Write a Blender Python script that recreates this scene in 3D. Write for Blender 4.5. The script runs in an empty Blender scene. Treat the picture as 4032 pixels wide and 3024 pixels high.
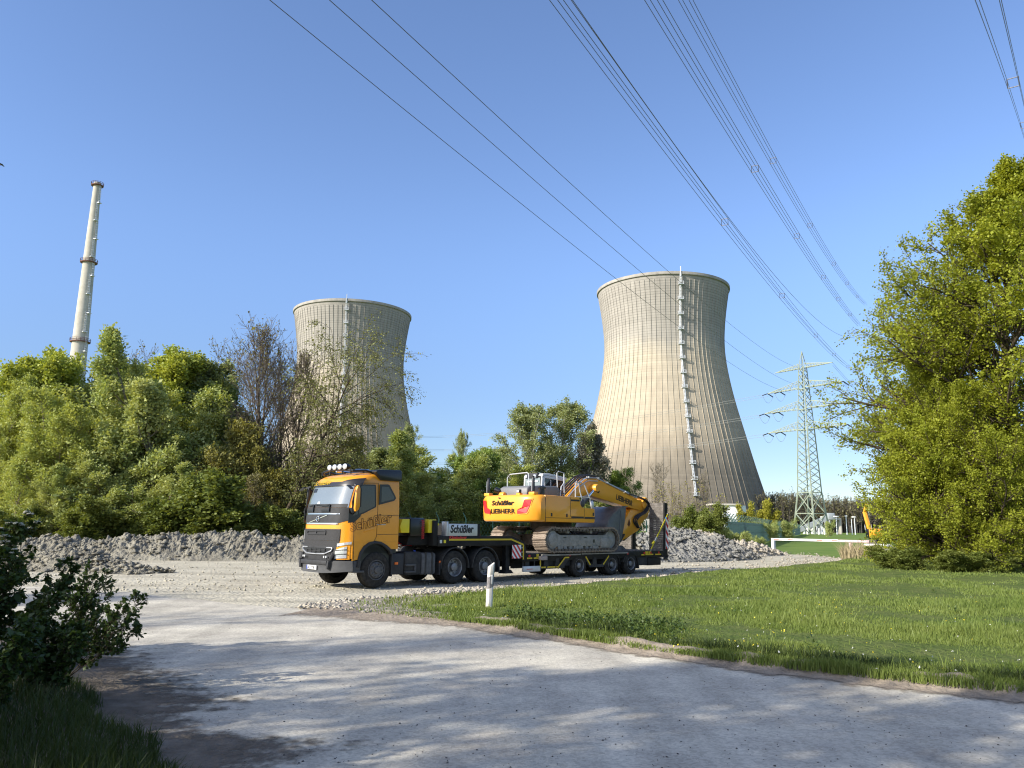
import bpy, bmesh, math, random
import numpy as np
from mathutils import Vector, Matrix
S = bpy.context.scene
COL = S.collection
# ------------------------------------------------------------------ camera
F, TH, ROLL, H = 3100.0, math.atan(558/3100.0), 0.0107, 1.85   # focal length in photo pixels, pitch, roll, eye height
cam = bpy.data.objects.new('camera', bpy.data.cameras.new('camera'))
COL.objects.link(cam)
cam.data.sensor_width = 36.0
cam.data.lens = 36.0*F/4032.0
cam.data.clip_start = 0.1
cam.data.clip_end = 8000
cam.matrix_world = Matrix.Translation((0, 0, H)) @ Matrix.Rotation(math.pi/2+TH, 4, 'X') @ Matrix.Rotation(ROLL, 4, 'Z')
S.camera = cam
# ------------------------------------------------------------------ sky and sun
SUN_EL = math.radians(28.0)
SUN_AZ = math.radians(60.0)            # left of the view's back
SD = Vector((-math.sin(SUN_AZ)*math.cos(SUN_EL), -math.cos(SUN_AZ)*math.cos(SUN_EL), math.sin(SUN_EL)))
W = bpy.data.worlds.new('World'); S.world = W; W.use_nodes = True
wn = W.node_tree.nodes; wl = W.node_tree.links
sky = wn.new('ShaderNodeTexSky'); sky.sky_type = 'NISHITA'; sky.sun_disc = False
sky.sun_elevation = SUN_EL; sky.sun_rotation = math.atan2(SD.x, SD.y)
sky.air_density = 1.0; sky.altitude = 1800; sky.dust_density = 0.3; sky.ozone_density = 2.6
tint = wn.new('ShaderNodeMix'); tint.data_type = 'RGBA'; tint.blend_type = 'MULTIPLY'; tint.inputs[0].default_value = 1; tint.inputs[7].default_value = (1.03, 1.02, 1.09, 1)
wtc = wn.new('ShaderNodeTexCoord'); wsp = wn.new('ShaderNodeSeparateXYZ'); wl.new(wtc.outputs['Generated'], wsp.inputs[0])
wmr = wn.new('ShaderNodeMapRange'); wl.new(wsp.outputs[2], wmr.inputs[0]); wmr.inputs[1].default_value = 0.0; wmr.inputs[2].default_value = 0.42; wmr.inputs[3].default_value = 0.52; wmr.inputs[4].default_value = 1.0
wmr.interpolation_type = 'SMOOTHERSTEP'
dim = wn.new('ShaderNodeMix'); dim.data_type = 'RGBA'; dim.blend_type = 'MULTIPLY'; dim.inputs[0].default_value = 1; wl.new(sky.outputs[0], dim.inputs[6]); wl.new(wmr.outputs[0], dim.inputs[7])
wl.new(dim.outputs[2], tint.inputs[6]); 
# hazy glow added round the sun, behind the photographer, to warm the shade
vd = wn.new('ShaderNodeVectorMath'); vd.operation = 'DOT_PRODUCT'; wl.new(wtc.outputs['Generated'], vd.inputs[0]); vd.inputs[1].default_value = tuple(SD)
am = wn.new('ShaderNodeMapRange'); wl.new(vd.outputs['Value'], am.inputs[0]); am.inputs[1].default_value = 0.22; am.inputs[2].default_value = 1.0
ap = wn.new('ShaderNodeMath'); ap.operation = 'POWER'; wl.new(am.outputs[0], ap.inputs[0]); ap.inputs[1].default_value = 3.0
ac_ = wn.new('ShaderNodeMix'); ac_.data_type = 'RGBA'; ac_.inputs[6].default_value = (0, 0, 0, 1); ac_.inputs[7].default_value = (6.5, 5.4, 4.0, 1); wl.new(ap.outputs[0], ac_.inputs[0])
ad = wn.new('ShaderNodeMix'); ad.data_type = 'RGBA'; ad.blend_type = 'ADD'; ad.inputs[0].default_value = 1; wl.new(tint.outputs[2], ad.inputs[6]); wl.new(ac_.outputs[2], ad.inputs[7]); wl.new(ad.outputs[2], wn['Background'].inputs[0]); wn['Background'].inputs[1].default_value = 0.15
sl = bpy.data.lights.new('sun', 'SUN'); sl.energy = 4.6; sl.angle = math.radians(0.5); sl.color = (1.0, 0.93, 0.82)
so = bpy.data.objects.new('sun', sl); COL.objects.link(so)
so.rotation_euler = SD.to_track_quat('Z', 'Y').to_euler(); so.location = SD*100
S.view_settings.view_transform = 'Standard'; S.view_settings.look = 'None'
S.view_settings.gamma = 1; S.view_settings.use_curve_mapping = False
S.view_settings.exposure = 0.72
S.cycles.use_denoising = True; S.cycles.pixel_filter_type = 'BLACKMAN_HARRIS'; S.cycles.filter_width = 1.15
S.cycles.max_bounces = 6; S.cycles.transparent_max_bounces = 12
# ------------------------------------------------------------------ photo pixel -> world
def ray(u, v):
    x = u-2016.0; y = 1512.0-v
    x, y = x*math.cos(ROLL)-y*math.sin(ROLL), y*math.cos(ROLL)+x*math.sin(ROLL)
    c, s = math.cos(TH), math.sin(TH)
    return Vector((x/F, c-s*y/F, s+c*y/F))
def G(u, v, z=0.0):
    d = ray(u, v); t = (z-H)/d.z
    return Vector((0, 0, H))+d*t
def D(u, v, Y):
    d = ray(u, v)
    return Vector((0, 0, H))+d*(Y/d.y)
# ------------------------------------------------------------------ materials
def mat(name, col, rough=0.6, metal=0.0, var=0.0, vscale=3.0, bump=0.0, bscale=20.0, col2=None, spec=None, coat=0.0, obj=True, detail=6.0):
    m = bpy.data.materials.new(name); m.use_nodes = True
    n = m.node_tree.nodes; l = m.node_tree.links; b = n['Principled BSDF']
    b.inputs['Base Color'].default_value = (*col, 1); b.inputs['Roughness'].default_value = rough; b.inputs['Metallic'].default_value = metal
    if spec is None and rough >= .85: spec = .06
    if spec is not None: b.inputs['Specular IOR Level'].default_value = spec
    if coat: b.inputs['Coat Weight'].default_value = coat; b.inputs['Coat Roughness'].default_value = 0.08
    tc = n.new('ShaderNodeTexCoord'); src = tc.outputs['Object']
    if var or col2:
        nz = n.new('ShaderNodeTexNoise'); nz.inputs['Scale'].default_value = vscale; nz.inputs['Detail'].default_value = detail
        nz.inputs['Roughness'].default_value = 0.65
        l.new(src, nz.inputs['Vector'])
        rp = n.new('ShaderNodeValToRGB'); rp.color_ramp.elements[0].position = 0.3; rp.color_ramp.elements[1].position = 0.7
        a = col if col2 else tuple(c*(1-var) for c in col)
        c2 = col2 if col2 else tuple(min(1, c*(1+var)) for c in col)
        rp.color_ramp.elements[0].color = (*a, 1); rp.color_ramp.elements[1].color = (*c2, 1)
        l.new(nz.outputs['Fac'], rp.inputs['Fac']); l.new(rp.outputs['Color'], b.inputs['Base Color'])
    if bump:
        nb = n.new('ShaderNodeTexNoise'); nb.inputs['Scale'].default_value = bscale; nb.inputs['Detail'].default_value = 8
        l.new(src, nb.inputs['Vector'])
        bp = n.new('ShaderNodeBump'); bp.inputs['Strength'].default_value = bump; bp.inputs['Distance'].default_value = 1.0/bscale
        l.new(nb.outputs['Fac'], bp.inputs['Height']); l.new(bp.outputs['Normal'], b.inputs['Normal'])
    return m
def leafmat(name, c1, c2, trans=0.35, rough=0.5, clump=0.5):
    m = bpy.data.materials.new(name); m.use_nodes = True
    n = m.node_tree.nodes; l = m.node_tree.links; b = n['Principled BSDF']; out = n['Material Output']
    g = n.new('ShaderNodeNewGeometry'); tc = n.new('ShaderNodeTexCoord')
    nz = n.new('ShaderNodeTexNoise'); nz.inputs['Scale'].default_value = clump; nz.inputs['Detail'].default_value = 3
    l.new(tc.outputs['Object'], nz.inputs['Vector'])
    mx = n.new('ShaderNodeMath'); mx.operation = 'MULTIPLY_ADD'; l.new(g.outputs['Random Per Island'], mx.inputs[0]); mx.inputs[1].default_value = 0.45
    ma = n.new('ShaderNodeMath'); ma.operation = 'MULTIPLY_ADD'; l.new(nz.outputs['Fac'], ma.inputs[0]); ma.inputs[1].default_value = 1.4; ma.inputs[2].default_value = -0.42
    l.new(ma.outputs[0], mx.inputs[2]); mx.use_clamp = True
    rp = n.new('ShaderNodeMix'); rp.data_type = 'RGBA'
    rp.inputs[6].default_value = (*c1, 1); rp.inputs[7].default_value = (*c2, 1)
    l.new(mx.outputs[0], rp.inputs[0]); l.new(rp.outputs[2], b.inputs['Base Color'])
    b.inputs['Roughness'].default_value = rough; b.inputs['Specular IOR Level'].default_value = 0.25
    tr = n.new('ShaderNodeBsdfTranslucent'); br = n.new('ShaderNodeMix'); br.data_type = 'RGBA'; br.blend_type = 'MULTIPLY'; br.inputs[0].default_value = 1
    l.new(rp.outputs[2], br.inputs[6]); br.inputs[7].default_value = (1.15, 1.05, 0.45, 1); l.new(br.outputs[2], tr.inputs['Color'])
    ms = n.new('ShaderNodeMixShader'); ms.inputs[0].default_value = trans
    l.new(b.outputs[0], ms.inputs[1]); l.new(tr.outputs[0], ms.inputs[2]); l.new(ms.outputs[0], out.inputs['Surface'])
    return m
def fading(m, scale=3.0):
    # thin, broken edge: the sheet gives way to what lies below it where its 'fade' runs out
    n = m.node_tree.nodes; l = m.node_tree.links; out = n['Material Output']; old = out.inputs['Surface'].links[0].from_socket
    a = n.new('ShaderNodeAttribute'); a.attribute_name = 'fade'; tc = n.new('ShaderNodeTexCoord')
    z = n.new('ShaderNodeTexNoise'); z.inputs['Scale'].default_value = scale; z.inputs['Detail'].default_value = 9; z.inputs['Roughness'].default_value = .7; l.new(tc.outputs['Object'], z.inputs['Vector'])
    s = n.new('ShaderNodeMath'); s.operation = 'SUBTRACT'; l.new(a.outputs['Fac'], s.inputs[0]); l.new(z.outputs['Fac'], s.inputs[1])
    r = n.new('ShaderNodeMapRange'); l.new(s.outputs[0], r.inputs[0]); r.inputs[1].default_value = -.14; r.inputs[2].default_value = .14
    t = n.new('ShaderNodeBsdfTransparent'); mx = n.new('ShaderNodeMixShader'); l.new(r.outputs[0], mx.inputs[0]); l.new(t.outputs[0], mx.inputs[1]); l.new(old, mx.inputs[2]); l.new(mx.outputs[0], out.inputs['Surface'])
    return m
def setfade(o, vals):
    at = o.data.attributes.new('fade', 'FLOAT', 'POINT'); at.data.foreach_set('value', np.asarray(vals, np.float32)); return o
# ------------------------------------------------------------------ mesh building
def link(name, me, parent=None):
    o = bpy.data.objects.new(name, me); COL.objects.link(o)
    if parent is not None: o.parent = parent
    return o
def tag(o, label, cat, group=None):
    o['label'] = label; o['category'] = cat
    if group: o['group'] = group
    return o
def struct(o, kind='structure'):
    o['kind'] = kind; return o
def thing(name, label, cat, loc=(0, 0, 0), rz=0.0, group=None):
    o = bpy.data.objects.new(name, None); COL.objects.link(o)
    o.location = loc; o.rotation_euler = (0, 0, rz); o.empty_display_size = 0.3
    return tag(o, label, cat, group)
def npmesh(name, V, FC, m, parent=None, smooth=False):
    """V (n,3) floats, FC list of (k,c) int arrays"""
    V = np.asarray(V, np.float32); me = bpy.data.meshes.new(name)
    FC = [np.asarray(f, np.int32) for f in (FC if isinstance(FC, (list, tuple)) else [FC]) if len(f)]
    me.vertices.add(len(V)); me.vertices.foreach_set('co', V.ravel())
    tot = np.concatenate([np.full(len(f), f.shape[1], np.int32) for f in FC]); idx = np.concatenate([f.ravel() for f in FC])
    me.loops.add(len(idx)); me.loops.foreach_set('vertex_index', idx)
    me.polygons.add(len(tot)); st = np.zeros(len(tot), np.int32); st[1:] = np.cumsum(tot)[:-1]
    me.polygons.foreach_set('loop_start', st); me.polygons.foreach_set('loop_total', tot)
    if smooth: me.polygons.foreach_set('use_smooth', np.ones(len(tot), bool))
    me.update(calc_edges=True); me.validate()
    for mm in (m if isinstance(m, (list, tuple)) else [m]): me.materials.append(mm)
    return link(name, me, parent)
class MB:
    def __init__(s): s.v = []; s.f = []; s.mi = []; s.cur = 0
    def add(s, vs, fs):
        o = len(s.v); s.v += [tuple(p) for p in vs]; s.f += [tuple(i+o for i in f) for f in fs]; s.mi += [s.cur]*len(fs)
        return s
    def bb(s, x0, x1, y0, y1, z0, z1):
        return s.add([(x0, y0, z0), (x1, y0, z0), (x1, y1, z0), (x0, y1, z0), (x0, y0, z1), (x1, y0, z1), (x1, y1, z1), (x0, y1, z1)],
                     [(3, 2, 1, 0), (4, 5, 6, 7), (0, 1, 5, 4), (1, 2, 6, 5), (2, 3, 7, 6), (3, 0, 4, 7)])
    def bar(s, p, q, w, h=None, up=(0, 0, 1)):
        p = Vector(p); q = Vector(q); d = (q-p).normalized(); u = Vector(up)
        if abs(d.dot(u)) > 0.98: u = Vector((1, 0, 0))
        a = d.cross(u).normalized()*(w/2); b = a.cross(d).normalized()*((h or w)/2)
        return s.add([p-a-b, p+a-b, p+a+b, p-a+b, q-a-b, q+a-b, q+a+b, q-a+b],
                     [(3, 2, 1, 0), (4, 5, 6, 7), (0, 1, 5, 4), (1, 2, 6, 5), (2, 3, 7, 6), (3, 0, 4, 7)])
    def tube(s, pts, r, n=8, r1=None, cap=True, smooth=0):
        pts = [Vector(p) for p in pts]
        if smooth:
            Q = []
            for i in range(len(pts)-1):
                a, b, c, d = pts[max(i-1, 0)], pts[i], pts[i+1], pts[min(i+2, len(pts)-1)]
                for k in range(smooth):
                    t = k/smooth; Q.append(.5*((2*b)+(c-a)*t+(2*a-5*b+4*c-d)*t*t+(3*b-a-3*c+d)*t**3))
            pts = Q+[pts[-1]]
        N = len(pts); vs = []; fs = []
        for i, p in enumerate(pts):
            d = (pts[min(i+1, N-1)]-pts[max(i-1, 0)]).normalized()
            u = Vector((0, 0, 1)) if abs(d.z) < 0.9 else Vector((1, 0, 0))
            a = d.cross(u).normalized(); b = d.cross(a)
            rr = r if r1 is None else r+(r1-r)*i/(N-1)
            for k in range(n):
                t = 2*math.pi*k/n; vs.append(p+a*(rr*math.cos(t))+b*(rr*math.sin(t)))
        for i in range(N-1):
            for k in range(n):
                k2 = (k+1) % n; fs.append((i*n+k, i*n+k2, (i+1)*n+k2, (i+1)*n+k))
        if cap: fs += [tuple(range(n-1, -1, -1)), tuple((N-1)*n+k for k in range(n))]
        return s.add(vs, fs)
    def prism(s, poly, ax, a0, a1):
        """poly: 2-D outline in the two other axes (x,z for ax='y'; y,z for 'x'; x,y for 'z')"""
        f = {'y': lambda p, a: (p[0], a, p[1]), 'x': lambda p, a: (a, p[0], p[1]), 'z': lambda p, a: (p[0], p[1], a)}[ax]
        n = len(poly); vs = [f(p, a0) for p in poly]+[f(p, a1) for p in poly]
        return s.add(vs, [tuple(range(n-1, -1, -1)), tuple(range(n, 2*n))]+[(i, (i+1) % n, n+(i+1) % n, n+i) for i in range(n)])
    def lathe(s, prof, c=(0, 0, 0), ax='z', n=24, cap=True):
        """prof: list of (radius, height along axis)"""
        vs = []; fs = []; N = len(prof)
        for r, h in prof:
            for k in range(n):
                t = 2*math.pi*k/n; a, b = r*math.cos(t), r*math.sin(t)
                p = {'z': (a, b, h), 'y': (a, h, b), 'x': (h, a, b)}[ax]
                vs.append((c[0]+p[0], c[1]+p[1], c[2]+p[2]))
        for i in range(N-1):
            for k in range(n):
                k2 = (k+1) % n; fs.append((i*n+k, i*n+k2, (i+1)*n+k2, (i+1)*n+k))
        if cap: fs += [tuple(range(n-1, -1, -1)), tuple((N-1)*n+k for k in range(n))]
        return s.add(vs, fs)
    def ball(s, c, r, n=10, sq=(1, 1, 1)):
        vs = []; fs = []; M = max(4, n//2+1)
        for i in range(M+1):
            t = math.pi*i/M; rr = math.sin(t) if 0 < i < M else 0.02
            for k in range(n):
                a = 2*math.pi*k/n; vs.append((c[0]+r*sq[0]*rr*math.cos(a), c[1]+r*sq[1]*rr*math.sin(a), c[2]+r*sq[2]*math.cos(t)))
        for i in range(M):
            for k in range(n): fs.append((i*n+k, (i+1)*n+k, (i+1)*n+(k+1) % n, i*n+(k+1) % n))
        return s.add(vs, fs)
    def grid(s, P):
        """P: rows of points -> sheet"""
        n = len(P[0]); vs = [p for r in P for p in r]
        return s.add(vs, [(i*n+j, i*n+j+1, (i+1)*n+j+1, (i+1)*n+j) for i in range(len(P)-1) for j in range(n-1)])
    def m(s, i): s.cur = i; return s
    def build(s, name, mats, parent=None, bevel=0.0, smooth=None, seg=2, off=(0, 0, 0), fixn=True):
        me = bpy.data.meshes.new(name); off = Vector(off)
        bm = bmesh.new(); vs = [bm.verts.new(Vector(p)-off) for p in s.v]
        for f, mi in zip(s.f, s.mi):
            try: fc = bm.faces.new([vs[i] for i in f]); fc.material_index = mi
            except ValueError: pass
        if fixn: bmesh.ops.recalc_face_normals(bm, faces=bm.faces)
        if bevel:
            ed = [e for e in bm.edges if len(e.link_faces) == 2 and e.calc_face_angle(0) > 0.6]
            bmesh.ops.bevel(bm, geom=ed, offset=bevel, segments=seg, affect='EDGES', profile=0.5, clamp_overlap=True)
        bm.to_mesh(me); bm.free()
        for mm in (mats if isinstance(mats, (list, tuple)) else [mats]): me.materials.append(mm)
        if smooth is None: smooth = bool(bevel)
        if smooth:
            me.polygons.foreach_set('use_smooth', np.ones(len(me.polygons), bool))
            try: me.set_sharp_from_angle(angle=math.radians(40))
            except Exception: pass
        return link(name, me, parent)
def text(body, size, m, parent, org, xd, yd, name='lettering', extr=0.002, bold=0.0, shear=0.0, outline=0.0, sx=1.0, space=1.0, align='LEFT', off=(0, 0, 0), fit=None):
    cu = bpy.data.curves.new(name, 'FONT'); cu.body = body; cu.size = size; cu.shear = shear; cu.space_character = space; cu.align_x = align
    cu.resolution_u = 3
    if outline: cu.fill_mode = 'NONE'; cu.bevel_depth = outline; cu.bevel_resolution = 0; cu.offset = bold
    else: cu.extrude = extr; cu.offset = bold
    t = bpy.data.objects.new('t', cu); COL.objects.link(t)
    bpy.context.view_layer.update()
    me = bpy.data.meshes.new_from_object(t.evaluated_get(bpy.context.evaluated_depsgraph_get()))
    bpy.data.objects.remove(t); bpy.data.curves.remove(cu)
    if fit: xs_ = [v.co.x for v in me.vertices]; sx = fit/(max(xs_)-min(xs_))
    xd = Vector(xd).normalized(); yd = Vector(yd); yd = (yd-xd*yd.dot(xd)).normalized(); zd = xd.cross(yd); o = Vector(org)-Vector(off)
    M = Matrix(((xd.x*sx, yd.x, zd.x, o.x), (xd.y*sx, yd.y, zd.y, o.y), (xd.z*sx, yd.z, zd.z, o.z), (0, 0, 0, 1)))
    me.transform(M); me.materials.clear(); me.materials.append(m); me.name = name
    return link(name, me, parent)
def copytree(o, parent=None):
    c = o.copy(); COL.objects.link(c)
    if parent is not None: c.parent = parent
    for ch in list(o.children): copytree(ch, c)
    return c
# value noise for terrain
def vnoise(x, y, seed=0):
    x = np.asarray(x, float); y = np.asarray(y, float)
    xi = np.floor(x).astype(np.int64); yi = np.floor(y).astype(np.int64); xf = x-xi; yf = y-yi
    def h(a, b):
        q = (a*374761393+b*668265263+seed*974711) & 0xffffffff
        q = ((q ^ (q >> 13))*1274126177) & 0xffffffff
        return ((q ^ (q >> 16)) & 0xffff)/65535.0
    u = xf*xf*(3-2*xf); w = yf*yf*(3-2*yf)
    return (h(xi, yi)*(1-u)+h(xi+1, yi)*u)*(1-w)+(h(xi, yi+1)*(1-u)+h(xi+1, yi+1)*u)*w
def fbm(x, y, oct=5, seed=0, gain=0.5):
    r = 0; a = 1; t = 0
    for i in range(oct): r = r+a*vnoise(x*2**i, y*2**i, seed+i); t += a; a *= gain
    return r/t
# trees behind the photographer (x, y, height, turn, kind, label)
SHADE = [(-5.0, -7.0, 13, 2.2, 'shade', 'leafy tree standing straight behind the photographer'),
         (-9.6, -2.2, 14, 0.3, 'shade', 'leafy tree behind the photographer, nearest to the road'),
         (-9.2, -4.0, 14, 1.7, 'shade', 'leafy tree farthest to the right behind the photographer'),
         (-17.7, -2.8, 14, 4.1, 'shade', 'leafy tree right behind the flowering shrub'),
         (-14.2, -5.2, 15, 2.9, 'shade', 'leafy tree standing deepest in the row behind the photographer'),
         (-22.5, 1.2, 15, 2.9, 'bare', 'bare tree left of the photographer beside the road'),
         (-26.0, 5.0, 14, 5.0, 'barethin', 'slim bare tree left of the photographer beside the yard'),
         (-28.0, 9.5, 13, 0.9, 'bare', 'bare tree left of the photographer beside the yard'),
         (-21.0, 13.0, 8, 0.4, 'barethin', 'small bare tree at the left side of the yard'),
         (-23.5, 11.0, 9, 2.4, 'barethin', 'slightly taller bare tree at the left side of the yard')]
# ================================================================== SETTING
rng = np.random.default_rng(7)
M_ground = mat('meadow_soil', (0.09, 0.16, 0.03), 0.9, vscale=0.25, col2=(0.17, 0.22, 0.055), bump=0.1, bscale=6)
M_yard = mat('yard_gravel', (0.375, 0.345, 0.265), 0.95, vscale=0.55, col2=(0.55, 0.515, 0.405), bump=0.7, bscale=9, detail=10)
M_road = mat('dusty_asphalt', (0.36, 0.335, 0.285), 0.9, vscale=1.2, col2=(0.58, 0.545, 0.445), bump=0.5, bscale=60, detail=12)
def speckle(m, scale, lo, amt):
    # dark and light grit on top of the broad tone of a surface
    n = m.node_tree.nodes; l = m.node_tree.links; b = n['Principled BSDF']; old = b.inputs['Base Color'].links[0].from_socket
    tc = n.new('ShaderNodeTexCoord'); v = n.new('ShaderNodeTexVoronoi'); v.inputs['Scale'].default_value = scale; l.new(tc.outputs['Object'], v.inputs['Vector'])
    z = n.new('ShaderNodeTexNoise'); z.inputs['Scale'].default_value = scale*.35; z.inputs['Detail'].default_value = 4; l.new(tc.outputs['Object'], z.inputs['Vector'])
    sp = n.new('ShaderNodeSeparateColor'); l.new(v.outputs['Color'], sp.inputs[0])
    a = n.new('ShaderNodeMath'); a.operation = 'ADD'; l.new(sp.outputs[0], a.inputs[0]); l.new(z.outputs['Fac'], a.inputs[1])
    r = n.new('ShaderNodeMapRange'); l.new(a.outputs[0], r.inputs[0]); r.inputs[1].default_value = .3; r.inputs[2].default_value = 1.3; r.inputs[3].default_value = lo; r.inputs[4].default_value = 1+amt
    mx = n.new('ShaderNodeMix'); mx.data_type = 'RGBA'; mx.blend_type = 'MULTIPLY'; mx.inputs[0].default_value = 1; l.new(old, mx.inputs[6]); l.new(r.outputs[0], mx.inputs[7]); l.new(mx.outputs[2], b.inputs['Base Color'])
def broad(m, ang, sc, lo, hi):
    # wheel tracks and dusty patches, drawn out along the direction of travel
    n = m.node_tree.nodes; l = m.node_tree.links; b = n['Principled BSDF']; old = b.inputs['Base Color'].links[0].from_socket
    tc = n.new('ShaderNodeTexCoord'); mp = n.new('ShaderNodeMapping'); mp.inputs['Rotation'].default_value = (0, 0, ang); mp.inputs['Scale'].default_value = sc; l.new(tc.outputs['Object'], mp.inputs[0])
    z = n.new('ShaderNodeTexNoise'); z.inputs['Scale'].default_value = 1; z.inputs['Detail'].default_value = 7; z.inputs['Roughness'].default_value = .6; l.new(mp.outputs[0], z.inputs['Vector'])
    r = n.new('ShaderNodeMapRange'); l.new(z.outputs['Fac'], r.inputs[0]); r.inputs[1].default_value = .32; r.inputs[2].default_value = .68; r.inputs[3].default_value = lo; r.inputs[4].default_value = hi
    mx = n.new('ShaderNodeMix'); mx.data_type = 'RGBA'; mx.blend_type = 'MULTIPLY'; mx.inputs[0].default_value = 1; l.new(old, mx.inputs[6]); l.new(r.outputs[0], mx.inputs[7]); l.new(mx.outputs[2], b.inputs['Base Color'])
speckle(M_road, 38, .80, .16); broad(M_road, math.radians(-44), (1.3, .12, 1), .80, 1.12)
broad(M_yard, math.radians(44), (.1, 1.6, 1), .76, 1.12)
M_bank = mat('verge_dirt', (0.20, 0.165, 0.125), 0.95, vscale=4, col2=(0.34, 0.29, 0.23), bump=0.55, bscale=14, detail=10)
M_turf = mat('turf_soil', (0.07, 0.11, 0.025), 0.95, vscale=1.5, col2=(0.13, 0.15, 0.05), bump=0.8, bscale=10)
M_wedge = mat('wedge_dirt', (0.17, 0.15, 0.12), 0.95, vscale=1.6, col2=(0.40, 0.36, 0.30), bump=0.9, bscale=12, detail=10)
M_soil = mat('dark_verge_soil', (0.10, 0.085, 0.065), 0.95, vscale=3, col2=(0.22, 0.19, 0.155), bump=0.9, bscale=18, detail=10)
M_rub = mat('rubble_grey', (0.145, 0.135, 0.108), 0.95, vscale=1.1, col2=(0.30, 0.285, 0.23), bump=0.9, bscale=7, detail=10)
M_rubl = mat('rubble_blue_grey', (0.15, 0.15, 0.138), 0.95, vscale=1.4, col2=(0.31, 0.305, 0.275), bump=0.9, bscale=7, detail=10)
M_rubw = mat('rubble_pale', (0.32, 0.29, 0.235), 0.95, vscale=1.4, col2=(0.50, 0.46, 0.38), bump=0.9, bscale=7, detail=10)
def lerp(tab, x):
    xs = [a for a, b in tab]; return float(np.interp(x, xs, [b for a, b in tab]))
mb = MB(); mb.grid([[(x, y, -0.12) for x in (-3000, -300, -60, 0, 60, 300, 3000)] for y in (-300, -20, 40, 100, 300, 900, 5000)])
struct(mb.build('ground', M_ground))
# --- gravel yard
far = [(-2500, 2150), (2600, 2150), (2720, 2168), (3050, 2179), (3200, 2186), (3330, 2200), (3362, 2212)]
near = [(-2500, 2330), (-800, 2400), (1200, 2440), (2000, 2400), (2600, 2330), (3362, 2240)]
us = list(np.linspace(-2500, 0, 14))+list(np.linspace(40, 3362, 130)); rows = []
for k in range(61):
    t = k/60; r = []
    for u in us:
        a = G(u, lerp(near, u)); b = G(u, lerp(far, u)); p = a+(b-a)*(t**1.15)
        r.append((p.x, p.y, 0.0))
    rows.append(r)
R = np.array(rows)
al = R[..., 0]*0.725+R[..., 1]*0.69; ac = -R[..., 0]*0.69+R[..., 1]*0.725     # along and across the truck's track
z = 0.035*fbm(R[..., 0]*0.7, R[..., 1]*0.7, 4, 3)+0.03*fbm(al*0.15, ac*2.2, 4, 9)+0.02*fbm(R[..., 0]*4, R[..., 1]*4, 2, 5)
R[..., 2] = z-0.062
mb = MB(); mb.grid([[tuple(p) for p in r] for r in R]); struct(mb.build('gravel_yard', M_yard, smooth=True, fixn=False))
# --- road in the foreground
edge = [(-2600, 2200), (-800, 2285), (0, 2303), (300, 2318), (600, 2345), (900, 2376), (1150, 2398), (1700, 2454), (2100, 2513), (2500, 2575), (3200, 2666), (4032, 2754), (5200, 2887), (6600, 3048)]
us = list(np.linspace(-2600, 0, 10))+list(np.linspace(60, 4032, 60))+list(np.linspace(4100, 6600, 24)); rows = []
for k in range(25):
    t = (k/24)**0.8; r = []
    for u in us:
        a = G(u, lerp(edge, u)-lerp([(1150, 0), (1300, 14), (2500, 22), (4032, 34)], u)+2.5*math.sin(u*0.021)+1.5*math.sin(u*0.067)); b = Vector((a.x*0.8+6, -12, 0)); p = a+(b-a)*t
        r.append((p.x, p.y, 0.006))
    rows.append(r)
mb = MB(); mb.grid(rows); struct(mb.build('road', M_road, fixn=False))
# --- meadow on its little bank
mf = [(1160, 2396), (1400, 2412), (1700, 2440), (1900, 2462), (2100, 2495), (2500, 2560), (3000, 2632), (3500, 2690), (4032, 2748), (5200, 2880), (6600, 3040)]
mbk = [(1160, 2394), (1400, 2362), (1700, 2346), (1900, 2338), (2100, 2322), (2300, 2306), (2700, 2264), (3000, 2242), (3300, 2217), (3380, 2196), (3500, 2150), (5200, 2150), (6600, 2160)]
def meadow_pt(u, t):
    wob = 6*math.sin(u*0.013)+4*math.sin(u*0.041+1)+3*math.sin(u*0.09)
    a = G(u, lerp(mf, u)+wob*0.35); b = G(u, lerp(mbk, u)+wob*0.4); p = a+(b-a)*t
    da = (p-a).length; db = (p-b).length
    hh = 0.11*min(1, da/0.30)*min(1, (db/0.8)) if u > 1161 else 0
    n = float(fbm(p.x*0.9, p.y*0.9, 4, 21))
    return Vector((p.x, p.y, 0.014+hh*(0.7+0.6*n)*lerp([(1160, 0.4), (1700, 0.8), (2000, 1)], u)))
us = list(np.linspace(1160, 4032, 200))+list(np.linspace(4060, 6500, 60)); ts = [0, .012, .025, .05, .08, .12]+list(np.linspace(.16, 1, 40))
mb = MB(); mb.grid([[tuple(meadow_pt(u, t**1.6 if t > .12 else t*.28)) for u in us] for t in ts])
o = struct(mb.build('meadow', [M_turf, M_wedge], smooth=True, fixn=False)); mi = []
for p in o.data.polygons:
    c = p.center; w = 1.6+1.3*(float(fbm(c.x*1.1, c.y*1.1, 3, 90))-.5)*2; mi.append(1 if c.x < -w+.045*(c.y-16)**2*.3 else 0)
o.data.polygons.foreach_set('material_index', mi)
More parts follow.
